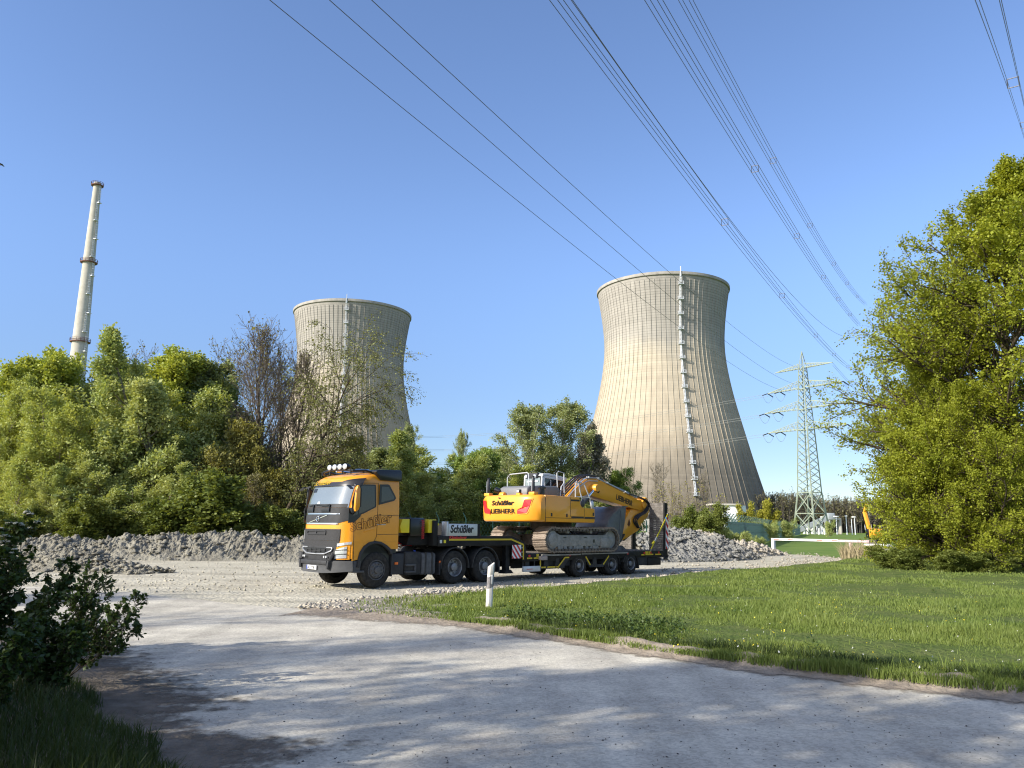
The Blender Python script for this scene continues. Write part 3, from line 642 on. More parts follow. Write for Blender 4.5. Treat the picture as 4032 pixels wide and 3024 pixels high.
wire_line('overhead_wire', 'thin single overhead wire, highest and rightmost of the three single ones', [(1463, 0), (2624, 1062), (3132, 1443)], 24, 300, M_wire, .016, .05, group=g1)
g2 = 'bundled conductors over the road'
wire_line('conductor_bundle', 'bundle of four spaced conductors, leftmost bundle, passing right of the right tower', [(2222, 0), (2512, 400), (3358, 1453)], 20, 150, M_wire, .0105, .026, .42, group=g2, sp_n=7)
wire_line('conductor_bundle', 'bundle of four spaced conductors, the middle of three running into the big tree', [(2585, 0), (2885, 507), (3364, 1254)], 22, 130, M_wire, .0105, .026, .42, group=g2, sp_n=7)
wire_line('conductor_bundle', 'bundle of four spaced conductors, the highest of three entering the big tree', [(2708, 0), (2994, 532), (3392, 1179)], 26, 150, M_wire, .0105, .026, .42, group=g2, sp_n=7)
wire_line('conductor_bundle', 'steep bundle of four dark conductors in the upper right corner of the sky', [(3900, 0), (3985, 300), (4060, 600)], 14, 70, M_wire, .009, .014, .40, group=g2, sp_n=7, ext2=1.2)
wire_line('overhead_wire', 'thin lone earth wire keeping close above the leftmost conductor bundle', [(2254, 0), (2700, 630), (3364, 1327)], 24, 170, M_wire, .013, .035)
g3 = 'conductors strung from the pylon'
for sg, z, L, tip in tips:
    base = Vector((PX, PY, 0))+tip+Vector((0, 0, -1))
    tier = {59.3: 'top', 52.0: 'upper', 44.5: 'middle', 37.0: 'lowest'}[z]
    if sg > 0 and z < 59:
        e = D(1350, 1705+(52-z)*6, 700); mid = base.lerp(e, .5)+Vector((0, 0, -9))
        C = curve3(base, mid, e, 50)
        root = thing('pylon_wires', f'pale pair of wires from the {tier} arm across the face of the right tower', 'power line', base, 0, g3)
        for o_ in (0, .9): MB().tube([p+Vector((0, 0, o_)) for p in C], .05, 4).build('wire', M_wirel, root, off=base)
    elif sg < 0:
        e = D(3700, 1860+(52-z)*12, 520); mid = base.lerp(e, .5)+Vector((0, 0, -7))
        C = curve3(base, mid, e, 50)
        root = thing('pylon_wires', f'pair of wires sagging from the {tier} arm towards the big tree', 'power line', base, 0, g3)
        for o_ in (0, .9): MB().tube([p+Vector((0, 0, o_)) for p in C], .05, 4).build('wire', M_wire, root, off=base)
# ================================================================== VEGETATION
def tubes_np(polys, rads, nside):
    VV = []; FF = []; o = 0
    ang = np.arange(nside)*2*np.pi/nside; ca, sa = np.cos(ang), np.sin(ang)
    for P, r in zip(polys, rads):
        P = np.asarray(P); n = len(P); d = np.gradient(P, axis=0); d /= np.linalg.norm(d, axis=1, keepdims=True)+1e-9
        u = np.where(np.abs(d[:, 2:3]) < .9, np.array([[0, 0, 1.]]), np.array([[1., 0, 0]])); a = np.cross(d, u); a /= np.linalg.norm(a, axis=1, keepdims=True)+1e-9; b = np.cross(d, a)
        V = P[:, None]+np.asarray(r)[:, None, None]*(a[:, None]*ca[None, :, None]+b[:, None]*sa[None, :, None])
        VV.append(V.reshape(-1, 3)); i = np.arange((n-1)*nside).reshape(n-1, nside); j = np.roll(np.arange(nside), -1)
        q = np.stack([i, i[:, j], i[:, j]+nside, i+nside], -1).reshape(-1, 4); FF.append(q+o); o += n*nside
    if not VV: return np.zeros((0, 3)), np.zeros((0, 4), int)
    return np.vstack(VV), np.vstack(FF)
def leaves_np(r, pos, dirs, size, flat=0.5, wid=.42, droop=0.0):
    n = len(pos); d = dirs+r.normal(0, .75, (n, 3)); d[:, 2] -= droop; d /= np.linalg.norm(d, axis=1, keepdims=True)
    up = r.normal(0, 1, (n, 3))*(1-flat); up[:, 2] += flat*1.6; w = np.cross(d, up); w /= np.linalg.norm(w, axis=1, keepdims=True)+1e-9
    s = (size*np.exp(r.normal(0, .25, n)))[:, None]
    V = np.stack([pos, pos+d*s*.45+w*s*wid, pos+d*s, pos+d*s*.45-w*s*wid], 1)
    return V.reshape(-1, 3), np.arange(n*4).reshape(n, 4)
def env(kind, t):
    if kind == 'round': return math.sin(math.pi*(0.12+0.80*t))**0.8
    if kind == 'cone': return (1-t)*0.95+0.12
    if kind == 'dome': return math.sqrt(max(0.03, 1-(t*0.97)**2.2))
    if kind == 'fan': return 0.45+0.55*t if t < .75 else 1.0-(t-.75)*1.6
    if kind == 'crown': return max(.05, math.sin(math.pi*(0.20+0.77*t)))
    if kind == 'oval': return math.sin(math.pi*(0.2+0.7*t))
def skeleton(seed, h, stems=1, spread=0.0, lean=(0, 0), crown0=.2, nl=(16, 7, 4), L=(.36, .42, .42), ang=(65, 30), up=.12, kind='round', tr=.02, wob=.05, droop=0.0, ell=None):
    """branch system: polylines with radii by level, and leaf-bearing twigs"""
    r = np.random.default_rng(seed); lev = [[], [], [], []]
    def poly(p, d, ln, n, rad, upw, wb, tip=.25):
        P = [np.array(p, float)]; d = np.array(d, float); st = ln/n
        for i in range(n):
            d = d+r.normal(0, wb, 3)+np.array([0, 0, upw]); d /= np.linalg.norm(d); P.append(P[-1]+d*st)
        return np.array(P), np.linspace(rad, rad*tip, n+1)
    def at(P, R, t):
        k = t*(len(P)-1); i = min(int(k), len(P)-2); f = k-i; d = P[i+1]-P[i]; return P[i]*(1-f)+P[i+1]*f, R[i]*(1-f)+R[i+1]*f, d/np.linalg.norm(d)
    def child(d, a, az):
        u = np.array([0, 0, 1.]) if abs(d[2]) < .95 else np.array([1., 0, 0]); e = np.cross(d, u); e /= np.linalg.norm(e); f = np.cross(d, e)
        return d*math.cos(a)+(e*math.cos(az)+f*math.sin(az))*math.sin(a)
    for s in range(stems):
        az = r.random()*6.283 if stems > 1 else 0; sp = spread*(0.35+0.65*r.random()) if stems > 1 else 0
        d = np.array([math.cos(az)*sp+lean[0], math.sin(az)*sp+lean[1], 1.0]); d /= np.linalg.norm(d)
        hs = h*(1 if s == 0 else r.uniform(.6, 1.0)); p0 = np.array([math.cos(az), math.sin(az), 0])*(h*.03 if stems > 1 else 0)
        P, R = poly(p0, d, hs*1.02, 10, h*tr/(stems**.4), 0.03, wob, .18); lev[0].append((P, R))
        n1 = max(3, int(nl[0]/(stems**.7)))
        for k in range(n1):
            t = crown0+(0.985-crown0)*((k+r.random())/n1); q, rr, dd = at(P, R, t); te = (t-crown0)/(1-crown0)
            a = math.radians(ang[0]+(ang[1]-ang[0])*te+r.normal(0, 8)); ln = h*L[0]*env(kind, te)*r.uniform(.75, 1.15)/(stems**.25)
            c1 = child(dd, a, k*2.4+r.normal(0, .4)+s)
            if ell:      # limbs end on a rounded crown outline
                rx, zc, rz = ell[0]*h, ell[1]*h, ell[2]*h; e = np.array([1/rx, 1/rx, 1/rz]); qq = (q-np.array([0, 0, zc]))*e; cc = c1*e; A_ = cc@cc; B_ = 2*qq@cc; C_ = qq@qq-1; dsc = B_*B_-4*A_*C_
                ln = max(.08*h, ((-B_+math.sqrt(dsc))/(2*A_) if dsc > 0 else .1*h)*r.uniform(.70, .86))
            P1, R1 = poly(q, c1, ln, 6, min(rr*.7, h*tr*.5), up*(1-droop), .10, .25); lev[1].append((P1, R1))
            n2 = max(2, int(nl[1]*(0.6+.4*env(kind, te))))
            for k2 in range(n2):
                t2 = .18+.8*(k2+r.random())/n2; q2, r2, d2 = at(P1, R1, t2); c2 = child(d2, math.radians(r.uniform(30, 62)), r.random()*6.283); c2[2] += .15-.5*droop
                l2 = ln*L[1]*(1.15-.6*t2)*r.uniform(.7, 1.2); P2, R2 = poly(q2, c2, l2, 4, max(r2*.6, h*.0009), up-.35*droop, .13, .3); lev[2].append((P2, R2))
                for k3 in range(nl[2]):
                    t3 = .2+.8*(k3+r.random())/nl[2]; q3, r3, d3 = at(P2, R2, t3); c3 = child(d3, math.radians(r.uniform(25, 60)), r.random()*6.283); c3[2] -= droop*1.3
                    P3, R3 = poly(q3, c3, l2*L[2]*r.uniform(.6, 1.3), 3, max(r3*.55, h*.0006), up-.6*droop, .12, .35); lev[3].append((P3, R3))
    return lev
def make_plant(name, seed, h, leafn, leafs, mats, flat=.45, wid=.42, jit=1.0, droop=0.0, leaflev=(3,), twig=True, minr=0.0, **kw):
    """returns (wood mesh, leaf mesh) as data blocks"""
    lev = skeleton(seed, h, droop=droop, **kw); r = np.random.default_rng(seed+1)
    V = []; Fq = []; o = 0
    for k, ns in ((0, 8), (1, 5), (2, 4), (3, 3)):
        if k == 3 and not twig: continue
        a, f = tubes_np([p for p, q in lev[k]], [np.maximum(q, minr) for p, q in lev[k]], ns); V.append(a); Fq.append(f+o); o += len(a)
    ow = npmesh(name+'_wood', np.vstack(V), np.vstack(Fq), mats[0], smooth=True); wood = ow.data; bpy.data.objects.remove(ow)
    leaf = None
    if leafn:
        T = [p for k in leaflev for p, q in lev[k]]; per = leafn/len(T); pos = []; dr = []
        for P in T:
            c = int(per)+(r.random() < per-int(per)); 
            if not c: continue
            t = r.random(c)**.8*(len(P)-1); i = np.minimum(t.astype(int), len(P)-2); f = (t-i)[:, None]; d = P[i+1]-P[i]; ln = np.linalg.norm(P[-1]-P[0])
            pos.append(P[i]*(1-f)+P[i+1]*f+r.normal(0, 1, (c, 3))*leafs*jit*1.2); dr.append(d/(np.linalg.norm(d, axis=1, keepdims=True)+1e-9))
        a, f = leaves_np(r, np.vstack(pos), np.vstack(dr), leafs, flat, wid, droop)
        ol = npmesh(name+'_leaf', a, f, mats[1]); leaf = ol.data; bpy.data.objects.remove(ol)
    zmax = max(p[:, 2].max() for k in lev for p, q in k)
    return wood, leaf, zmax
def bark(name, c, c2, s=3): return mat(name, c, .9, vscale=s, col2=c2, bump=.5, bscale=12)
B_dark = bark('bark_dark', (.045, .036, .026), (.11, .09, .065)); B_brown = bark('bark_reddish', (.10, .08, .065), (.20, .165, .13)); B_pale = bark('bark_birch', (.20, .185, .16), (.42, .40, .36), 2); B_tan = bark('bark_tan', (.17, .145, .105), (.30, .26, .19))
L_fresh = leafmat('leaf_fresh', (0.215, 0.290, 0.048), (0.482, 0.503, 0.102)); L_willow = leafmat('leaf_willow', (0.269, 0.335, 0.080), (0.510, 0.541, 0.176)); L_deep = leafmat('leaf_deep', (0.143, 0.248, 0.064), (0.348, 0.424, 0.107))
L_yel = leafmat('leaf_yellow', (0.250, 0.250, 0.027), (0.413, 0.388, 0.062)); L_olive = leafmat('leaf_olive', (0.179, 0.179, 0.053), (0.338, 0.317, 0.095)); L_brown = leafmat('leaf_brown', (.15, .14, .06), (.26, .24, .11))
L_pale = leafmat('leaf_pale', (0.210, 0.256, 0.100), (0.384, 0.426, 0.200)); L_maple = leafmat('leaf_maple', (.175, .215, .018), (.40, .43, .05), trans=.4); L_grey = leafmat('leaf_grey', (0.176, 0.171, 0.127), (0.297, 0.286, 0.231)); L_hazel = leafmat('leaf_hazel', (0.109, 0.157, 0.033), (0.238, 0.263, 0.064))
L_birch = leafmat('leaf_birch', (.15, .165, .055), (.26, .27, .10))
L_feather = leafmat('leaf_feather', (0.246, 0.326, 0.099), (0.526, 0.545, 0.216))
PL = {}
PL['round'] = make_plant('round', 101, 12, 64600, 0.152, (B_dark, L_fresh), kind='dome', crown0=.12, nl=(26, 9, 4), L=(.40, .42, .42))
PL['deep'] = make_plant('deep', 111, 12, 61370, 0.152, (B_dark, L_deep), kind='dome', crown0=.06, nl=(28, 9, 4), L=(.42, .42, .42), up=.06)
PL['willow'] = make_plant('willow', 102, 11, 74100, 0.131, (B_tan, L_willow), stems=5, spread=.42, kind='dome', crown0=.05, nl=(44, 8, 4), L=(.40, .45, .45), up=.16, wid=.26)
PL['feather'] = make_plant('feather', 103, 11, 74100, 0.136, (B_tan, L_feather), stems=3, spread=.3, kind='cone', crown0=.04, nl=(46, 8, 4), L=(.46, .42, .42), ang=(75, 30), up=.10, wid=.30)
PL['yellow'] = make_plant('yellow', 104, 12, 22800, 0.176, (B_dark, L_yel), kind='round', crown0=.3, nl=(20, 8, 4), L=(.30, .42, .42))
PL['loose'] = make_plant('loose', 105, 12, 25840, 0.148, (B_dark, L_pale), kind='round', crown0=.2, nl=(18, 7, 4), L=(.32, .45, .42))
PL['robinia'] = make_plant('robinia', 106, 12, 33440, 0.156, (B_dark, L_fresh), kind='round', crown0=.15, nl=(22, 8, 4), L=(.34, .45, .42), ang=(58, 22))
PL['bare'] = make_plant('bare', 117, 14, 2600, .13, (B_brown, L_brown), kind='oval', crown0=.16, nl=(24, 12, 8), L=(.46, .5, .5), ang=(42, 16), up=.18, tr=.016, minr=.011, stems=2, spread=.16)
PL['barethin'] = make_plant('barethin', 108, 12, 1500, .12, (B_brown, L_brown), kind='fan', crown0=.15, nl=(18, 9, 6), L=(.40, .5, .5), ang=(42, 20), up=.18, tr=.013, minr=.010)
PL['birch'] = make_plant('birch', 109, 14, 15000, .115, (B_dark, L_birch), kind='fan', crown0=.26, nl=(22, 9, 6), L=(.40, .5, .75), ang=(62, 30), up=.08, droop=.42, lean=(.42, 0), tr=.015, minr=.009)
PL['aspen'] = make_plant('aspen', 110, 15, 34580, 0.136, (B_pale, L_pale), kind='round', crown0=.16, nl=(24, 9, 4), L=(.34, .45, .45), ang=(48, 24), tr=.014)
PL['silver'] = make_plant('silver', 112, 11, 17100, .17, (B_tan, L_grey), kind='oval', crown0=.12, nl=(18, 8, 4), L=(.27, .45, .45))
PL['oldgold'] = make_plant('oldgold', 113, 10, 17100, .18, (B_dark, L_olive), stems=2, spread=.3, kind='round', crown0=.12, nl=(28, 9, 5), L=(.42, .5, .45), minr=.01)
PL['brownish'] = make_plant('brownish', 114, 9, 13300, .17, (B_brown, L_brown), stems=4, spread=.4, kind='round', crown0=.08, nl=(34, 9, 5), L=(.42, .5, .45), minr=.01)
PL['hazel'] = make_plant('hazel', 115, 4.5, 30780, 0.122, (B_dark, L_hazel), stems=7, spread=.7, kind='dome', crown0=.06, nl=(44, 6, 3), L=(.42, .5, .45), up=.08)
PL['scrub'] = make_plant('scrub', 116, 3.2, 7980, .12, (B_tan, L_feather), stems=8, spread=.7, kind='dome', crown0=.06, nl=(44, 6, 3), L=(.42, .5, .45))
PL['bareshrub'] = make_plant('bareshrub', 118, 7, 900, .12, (B_tan, L_yel), stems=8, spread=.65, kind='fan', crown0=.12, nl=(50, 7, 5), L=(.40, .5, .5), ang=(40, 25), minr=.011, tr=.013)
PL['deadtree'] = make_plant('deadtree', 119, 10, 0, .12, (B_tan, None), stems=2, spread=.3, kind='fan', crown0=.3, nl=(16, 7, 4), L=(.34, .5, .5), ang=(48, 30), minr=.014, tr=.014)
PL['goldbush'] = make_plant('goldbush', 120, 6, 11400, .18, (B_tan, L_yel), stems=4, spread=.4, kind='cone', crown0=.08, nl=(40, 6, 3), L=(.34, .5, .45))
PL['maple'] = make_plant('maple', 121, 16, 230000, 0.095, (B_dark, L_maple), kind='crown', crown0=.05, nl=(110, 13, 5), L=(.53, .40, .40), ang=(95, 30), up=.03, tr=.017, flat=.6, ell=(.50, .50, .51))
PL['maplebush'] = make_plant('maplebush', 122, 10, 91800, 0.085, (B_dark, L_maple), stems=3, spread=.35, kind='dome', crown0=.04, nl=(62, 10, 5), L=(.46, .42, .42), ang=(86, 30), up=.05, flat=.6)
PL['shade'] = make_plant('shade', 124, 14, 15000, .20, (B_dark, L_fresh), kind='round', crown0=.22, nl=(24, 8, 4), L=(.42, .45, .42))
PL['sparse'] = make_plant('sparse', 123, 15, 17100, .17, (B_dark, L_fresh), kind='round', crown0=.3, nl=(20, 8, 5), L=(.34, .45, .45), minr=.012)
def plant(k, u, Y, vtop, label, cat='tree', group=None, rz=0.0, name=None, x=None, z=None, sx=1.0, base=0.0):
    wood, leaf, zm = PL[k]; px = x if x is not None else D(u, 2120, Y).x; hz = z if z is not None else D(u, vtop, Y).z
    s = hz/zm; o = thing(name or ('shrub' if cat == 'shrub' else 'tree'), label, cat, (px, Y, base), rz, group); o.scale = (s*sx, s*sx, s)
    link('stems' if cat == 'shrub' else 'trunk', wood, o)
    if leaf: link('foliage' if cat == 'shrub' else 'crown', leaf, o)
    return o
gl = 'trees behind the rubble berm'; gm_ = 'trees behind the trailer'
T = plant
T('robinia', 40, 55, 1385, 'thin leaved tree at the far left with the pale building showing through it', group=gl, rz=1, sx=1.2)
T('robinia', 175, 58, 1372, 'airy light green tree just left of the chimney foot', group=gl, rz=2.6)
T('yellow', 340, 61, 1425, 'yellow blossoming tree in front of the chimney foot', group=gl)
T('barethin', 410, 66, 1335, 'bare twigged tree crossing the foot of the chimney', group=gl, rz=.5)
T('willow', 300, 51, 1500, 'broad yellow green willow with feathery foliage down to the rubble, below the yellow tree', group=gl, rz=.3, sx=1.3)
T('round', 560, 57, 1385, 'dark glossy green tree, its rounded top right of the chimney', group=gl, rz=2, sx=1.2)
T('feather', 640, 52, 1350, 'tall light green feathery tree with straight pale stems, highest of the left green trees', group=gl, rz=1.2, sx=1.15)
T('loose', 790, 58, 1415, 'loose grey green tree between the tall feathery tree and the bare tree', group=gl, rz=.8, sx=1.2)
T('deep', 760, 61, 1530, 'dark green tree standing behind the loose grey green one', group=gl, rz=2.2, sx=1.3)
T('willow', 60, 50, 1590, 'yellow green willow at the left edge of the picture, above the flowering shrub', group=gl, rz=2.4, sx=1.35)
T('feather', 470, 49, 1700, 'feathery green tree low in front of the dark glossy one', group=gl, rz=4, sx=1.5)
T('willow', 420, 60, 1440, 'yellow green willow behind the broad willow, filling the gap to the glossy tree', group=gl, rz=1.9, sx=1.5)
T('feather', 200, 59, 1450, 'feathery green tree behind the broad willow near the chimney foot', group=gl, rz=3.1, sx=1.6)
T('willow', 660, 58, 1520, 'pale green willow behind the tall feathery tree', group=gl, rz=.9, sx=1.5)
T('feather', 860, 63, 1560, 'feathery tree in the back row under the bare trees', group=gl, rz=2.2, sx=1.6)
T('feather', 1120, 65, 1700, 'feathery tree in the back row behind the birch stems', group=gl, rz=.2, sx=1.7)
T('willow', 1420, 72, 1790, 'willow at the foot of the far cooling tower right of the cab', group=gm_, rz=.2, sx=1.5)
T('willow', 1930, 70, 1800, 'yellow green willow behind the front of the excavator', group=gm_, rz=2.2, sx=1.6)
T('willow', -160, 53, 1480, 'willow partly cut off by the left edge', group=gl, rz=5)
T('barethin', 905, 60, 1330, 'smaller bare tree with grey twigs left of the tall bare tree', group=gl, rz=3.6)
T('bare', 1010, 53, 1225, 'tall bare tree with reddish brown twigs left of the far cooling tower', group=gl, rz=.9)
T('bare', 1150, 57, 1330, 'bare reddish tree between the tall bare tree and the drooping birch', group=gl, rz=2.5)
T('birch', 1050, 50, 1235, 'leaning birch with drooping half leafed twigs in front of the far cooling tower', group=gl, rz=-.1, sx=1.1)
T('birch', 1150, 55, 1500, 'small slanting birch with thin hanging twigs above the truck cab', group=gl, rz=.35)
T('oldgold', 880, 51, 1640, 'olive brown leafing tree under the bare trees, left one', group=gl, rz=1)
T('oldgold', 1060, 52, 1760, 'olive brown leafing tree under the tall bare tree', group=gl, rz=3)
T('brownish', 1230, 54, 1790, 'brownish twiggy thicket tree right behind the truck cab', group=gl, rz=2)
T('brownish', 1010, 49, 1870, 'brownish low twiggy tree beside the bright hazel bushes', group=gl, rz=.4)
T('brownish', 1400, 60, 1830, 'brownish twiggy tree at the foot of the far cooling tower', group=gl, rz=4)
T('oldgold', 1330, 57, 1720, 'olive leafed tree right of the drooping birch', group=gl, rz=5.2)
gs = 'bushes along the rubble berm'
for u, Y, vt, rz, lab, k in ((90, 46.5, 1985, 0, 'bright green hazel bush above the left end of the berm', 'hazel'), (330, 46, 1960, 1, 'bright green hazel bush below the broad willow', 'hazel'), (520, 46.5, 2010, 2, 'bright green hazel bush left of the middle of the berm', 'hazel'),
                           (690, 46.5, 1955, 3, 'tallest bright green hazel bush above the middle of the berm', 'hazel'), (830, 47, 1850, 4, 'bright green hazel bush under the olive leafing tree', 'hazel'), (960, 47, 1980, 5, 'low dark hazel bush under the tall bare tree', 'hazel'),
                           (1110, 48, 2000, .6, 'low shaded hazel bush left of the truck cab', 'hazel'), (1290, 49, 2010, 1.6, 'low hazel bush hidden behind the truck cab', 'hazel'), (200, 48, 1840, 2.6, 'feathery green scrub between two hazel bushes on the left', 'feather'), (590, 48.5, 1830, 3.3, 'feathery green scrub behind the tallest hazel bush', 'feather')):
    T(k, u, Y, vt, lab, 'shrub', gs, rz, sx=1.55)
gm = 'trees behind the trailer'
T('feather', 1740, 65, 1700, 'broad feathery green tree filling the gap between truck cab and excavator', group=gm, rz=.2, sx=1.6)
T('feather', 1620, 63, 1790, 'lower feathery green tree directly right of the truck cab roof', group=gm, rz=2, sx=1.6)
T('deep', 1830, 67, 1770, 'dark green tree leaning over beside the broad feathery one', group=gm, rz=3, sx=1.35)
T('aspen', 1590, 78, 1665, 'slim bright green tree with a pointed top against the far cooling tower', group=gm, rz=1, sx=.6)
T('loose', 1500, 70, 1760, 'pale green birch like tree at the right foot of the far cooling tower', group=gm, rz=.6, sx=1.5)
T('aspen', 1800, 74, 1690, 'slim pale tree poking out above the dark green one', group=gm, rz=2, sx=.45)
T('aspen', 2070, 74, 1592, 'pale barked aspen, left one of the pair behind the excavator', group=gm, rz=.4, sx=1.25)
T('aspen', 2200, 76, 1570, 'pale barked aspen, right and taller one of the pair behind the excavator', group=gm, rz=2.3, sx=1.3)
T('loose', 1985, 80, 1760, 'small pale green tree left of the aspen pair', group=gm, rz=1.4, sx=1.5)
T('silver', 2345, 76, 1680, 'silvery grey leafed tree in front of the edge of the right cooling tower', group=gm, rz=.7)
T('deep', 2440, 84, 1850, 'dark green round tree behind the excavator boom', group=gm, rz=1.7, sx=1.3)
T('deep', 2300, 82, 1800, 'dark green tree under the silvery tree', group=gm, rz=4, sx=1.4)
T('brownish', 2080, 70, 1880, 'twiggy brown green tree behind the excavator cab', group=gm, rz=2, sx=1.5)
T('feather', 2210, 72, 1830, 'feathery low tree behind the excavator cab and boom', group=gm, rz=5, sx=1.6)
for u, Y, vt, rz, lab in ((1960, 64, 1960, 0, 'green bush behind the rear of the excavator'), (2120, 64, 1990, 1, 'green bush seen under the excavator body'), (2270, 66, 1980, 2, 'green bush seen below the excavator boom'), (1560, 62, 1985, 3, 'green bush behind the gooseneck of the trailer'), (1830, 62, 1970, 4, 'green bush behind the grey trailer board'), (2400, 68, 1990, 5, 'green bush behind the digger bucket')):
    T('hazel', u, Y, vt, lab, 'shrub', 'bushes behind the trailer', rz)
gr = 'shrubs at the foot of the right tower'
T('deadtree', 2535, 70, 1830, 'bare whitish tree with forked stems before the right tower, left of the olive shrub', group=gr, rz=0)
T('deadtree', 2600, 78, 1815, 'bare pale tree with spreading limbs above the loading ramps', group=gr, rz=2)
T('barethin', 2770, 82, 1850, 'bare thin tree with tan twigs before the tower ladder', group=gr, rz=1)
T('bareshrub', 2650, 62, 1880, 'large twiggy shrub with a yellow tinge right behind the loading ramps', 'shrub', gr, 1)
T('bareshrub', 2740, 66, 1920, 'twiggy tan shrub beside the yellow tinged one', 'shrub', gr, 3)
T('hazel', 2760, 58, 1985, 'bright green leafy bush between the ramps and the green fence', 'shrub', gr, 1)
T('hazel', 2700, 59, 2030, 'lower green bush just right of the loading ramps', 'shrub', gr, 2.4)
T('scrub', 2838, 60, 2070, 'low green scrub at the start of the green fence', 'shrub', gr, 1)
T('scrub', 2910, 61, 2085, 'low feathery scrub in front of the green fence', 'shrub', gr, 2)
T('scrub', 2990, 63, 2110, 'low scrub just left of the barrier post', 'shrub', gr, 3)
T('scrub', 3050, 110, 2055, 'dark rounded scrub half way along the green fence', 'shrub', gr, 3.5)
T('scrub', 3105, 125, 2045, 'dark brown green bush at the far end of the green fence', 'shrub', gr, 4)
T('goldbush', 2950, 120, 1985, 'yellow green young tree behind the fence, left one', group=gr, rz=0)
T('goldbush', 3010, 125, 1975, 'yellow green young tree behind the fence, right one', group=gr, rz=2)
T('scrub', 3268, 200, 2050, 'small round leafing tree in the meadow by the conveyor', 'shrub', None, 4, sx=.8)
gb = 'big trees at the right edge'
T('maple', 4040, 39, 700, 'very large yellow green maple reaching out of the right edge', group=gb, rz=.6)
T('maplebush', 3780, 42.5, 1150, 'tall yellow green maple left of the very large one, leaning over the meadow', group=gb, rz=1.5, sx=.95)
T('maplebush', 3730, 37.0, 1400, 'low spreading yellow green maple bush at the left foot of the big maple', group=gb, rz=3.4, sx=.95)
T('maplebush', 3860, 35.5, 1500, 'dense yellow green maple bush in front of the very large maple', group=gb, rz=.2, sx=1.0)
for u, Y, vt, rz, lab in ((3740, 34.4, 2165, 0, 'low green bush at the foot of the big maple, left one'), (3900, 33.8, 2170, 2, 'low green bush at the foot of the big maple, right one'), (3540, 36, 2150, 4, 'low dark bush under the left side of the maple')):
    T('hazel', u, Y, vt, lab, 'shrub', 'bushes under the big maple', rz, sx=2.2)
# trees behind the photographer, left: they throw the shade on the road
gsd = 'trees behind the photographer'
for x, y, z, rz, k, lab in SHADE:
    T(k, 0, y, 0, lab, group=gsd, rz=rz, x=x, z=z)
# far wood behind the pylon: one mass of bare trees
def wood():
    r = np.random.default_rng(5); PT = []; RD = []; LP = []
    for i in range(620):
        u = r.uniform(2880, 3620); Y = r.uniform(430, 520); x = D(u, 2050, Y).x; h = r.uniform(15, 22)*(1.0 if u < 3230 else .85)
        top = np.array([x+r.normal(0, .8), Y, h]); b0 = np.array([x, Y, 0]); PT.append(np.array([b0, (b0+top)/2+r.normal(0, .3, 3), top])); RD.append([.30, .22, .08])
        for k in range(34):
            t = r.uniform(.25, 1); p = b0+(top-b0)*t; d = r.normal(0, 1, 3); d[2] = abs(d[2])*1.1+.4; d /= np.linalg.norm(d); l_ = r.uniform(1.5, 4.5)*(1.2-.6*t)
            PT.append(np.array([p, p+d*l_*.6, p+d*l_+np.array([0, 0, .4])])); RD.append([.12, .08, .05]); LP.append(p+d*l_)
    V, Q = tubes_np(PT, RD, 3); LP = np.array(LP); a, f = leaves_np(r, np.repeat(LP, 3, 0)+r.normal(0, .6, (len(LP)*3, 3)), np.zeros((len(LP)*3, 3)), .55)
    o = npmesh('far_wood', np.vstack([V, a]), [Q, f+len(V)], [mat('far_bark', (.10, .088, .075), .9, var=.3, vscale=.1), leafmat('far_leaf', (0.176, 0.160, 0.088), (0.304, 0.288, 0.136))])
    mi = np.zeros(len(o.data.polygons), np.int32); mi[len(Q):] = 1; o.data.polygons.foreach_set('material_index', mi); struct(o, 'stuff')
wood()
# ------------------------------------------------------------------ grass
def blades(name, P, hgt, wid, m, seed, bend=.5):
    r = np.random.default_rng(seed); n = len(P); a = r.random(n)*6.283; t = np.stack([np.cos(a), np.sin(a), np.zeros(n)], 1); b = r.random(n)*6.283
    ln = np.stack([np.cos(b), np.sin(b), np.zeros(n)], 1)*(r.random(n)*bend)[:, None]*hgt[:, None]; w = (wid if np.ndim(wid) else np.full(n, wid))[:, None]
    m1 = P+ln*.35+np.array([0, 0, 1])*hgt[:, None]*.6; tp = P+ln+np.array([0, 0, 1])*hgt[:, None]
    V = np.stack([P-t*w/2, P+t*w/2, m1+t*w*.4, m1-t*w*.4, tp], 1).reshape(-1, 3); i = np.arange(n)[:, None]*5
    return struct(npmesh(name, V, [i+np.array([[0, 1, 2, 3]]), i+np.array([[3, 2, 4]])], m), 'stuff')
L_grass = leafmat('grass_blade', (.105, .165, .030), (.25, .30, .080), trans=.35, clump=.35)
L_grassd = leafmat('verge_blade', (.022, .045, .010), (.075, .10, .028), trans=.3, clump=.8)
r = np.random.default_rng(77); N = 900000
u = np.where(r.random(N) < .72, r.uniform(1200, 4250, N), r.uniform(4250, 6000, N)); tt = r.random(N)
lf = np.interp(u, [a for a, b in mf], [b for a, b in mf]); lb_ = np.interp(u, [a for a, b in mbk], [b for a, b in mbk])
v = lf+(lb_-lf)*tt
x = u-2016.0; yy = 1512.0-v; X = x*math.cos(ROLL)-yy*math.sin(ROLL); Yc = yy*math.cos(ROLL)+x*math.sin(ROLL); c_, s_ = math.cos(TH), math.sin(TH)
dx, dy, dz = X/F, c_-s_*Yc/F, s_+c_*Yc/F; k = (0.06-H)/dz; gx, gy = dx*k, dy*k
pn = fbm(gx*.5, gy*.5, 3, 61); fine = vnoise(gx*2.2, gy*2.2, 8)
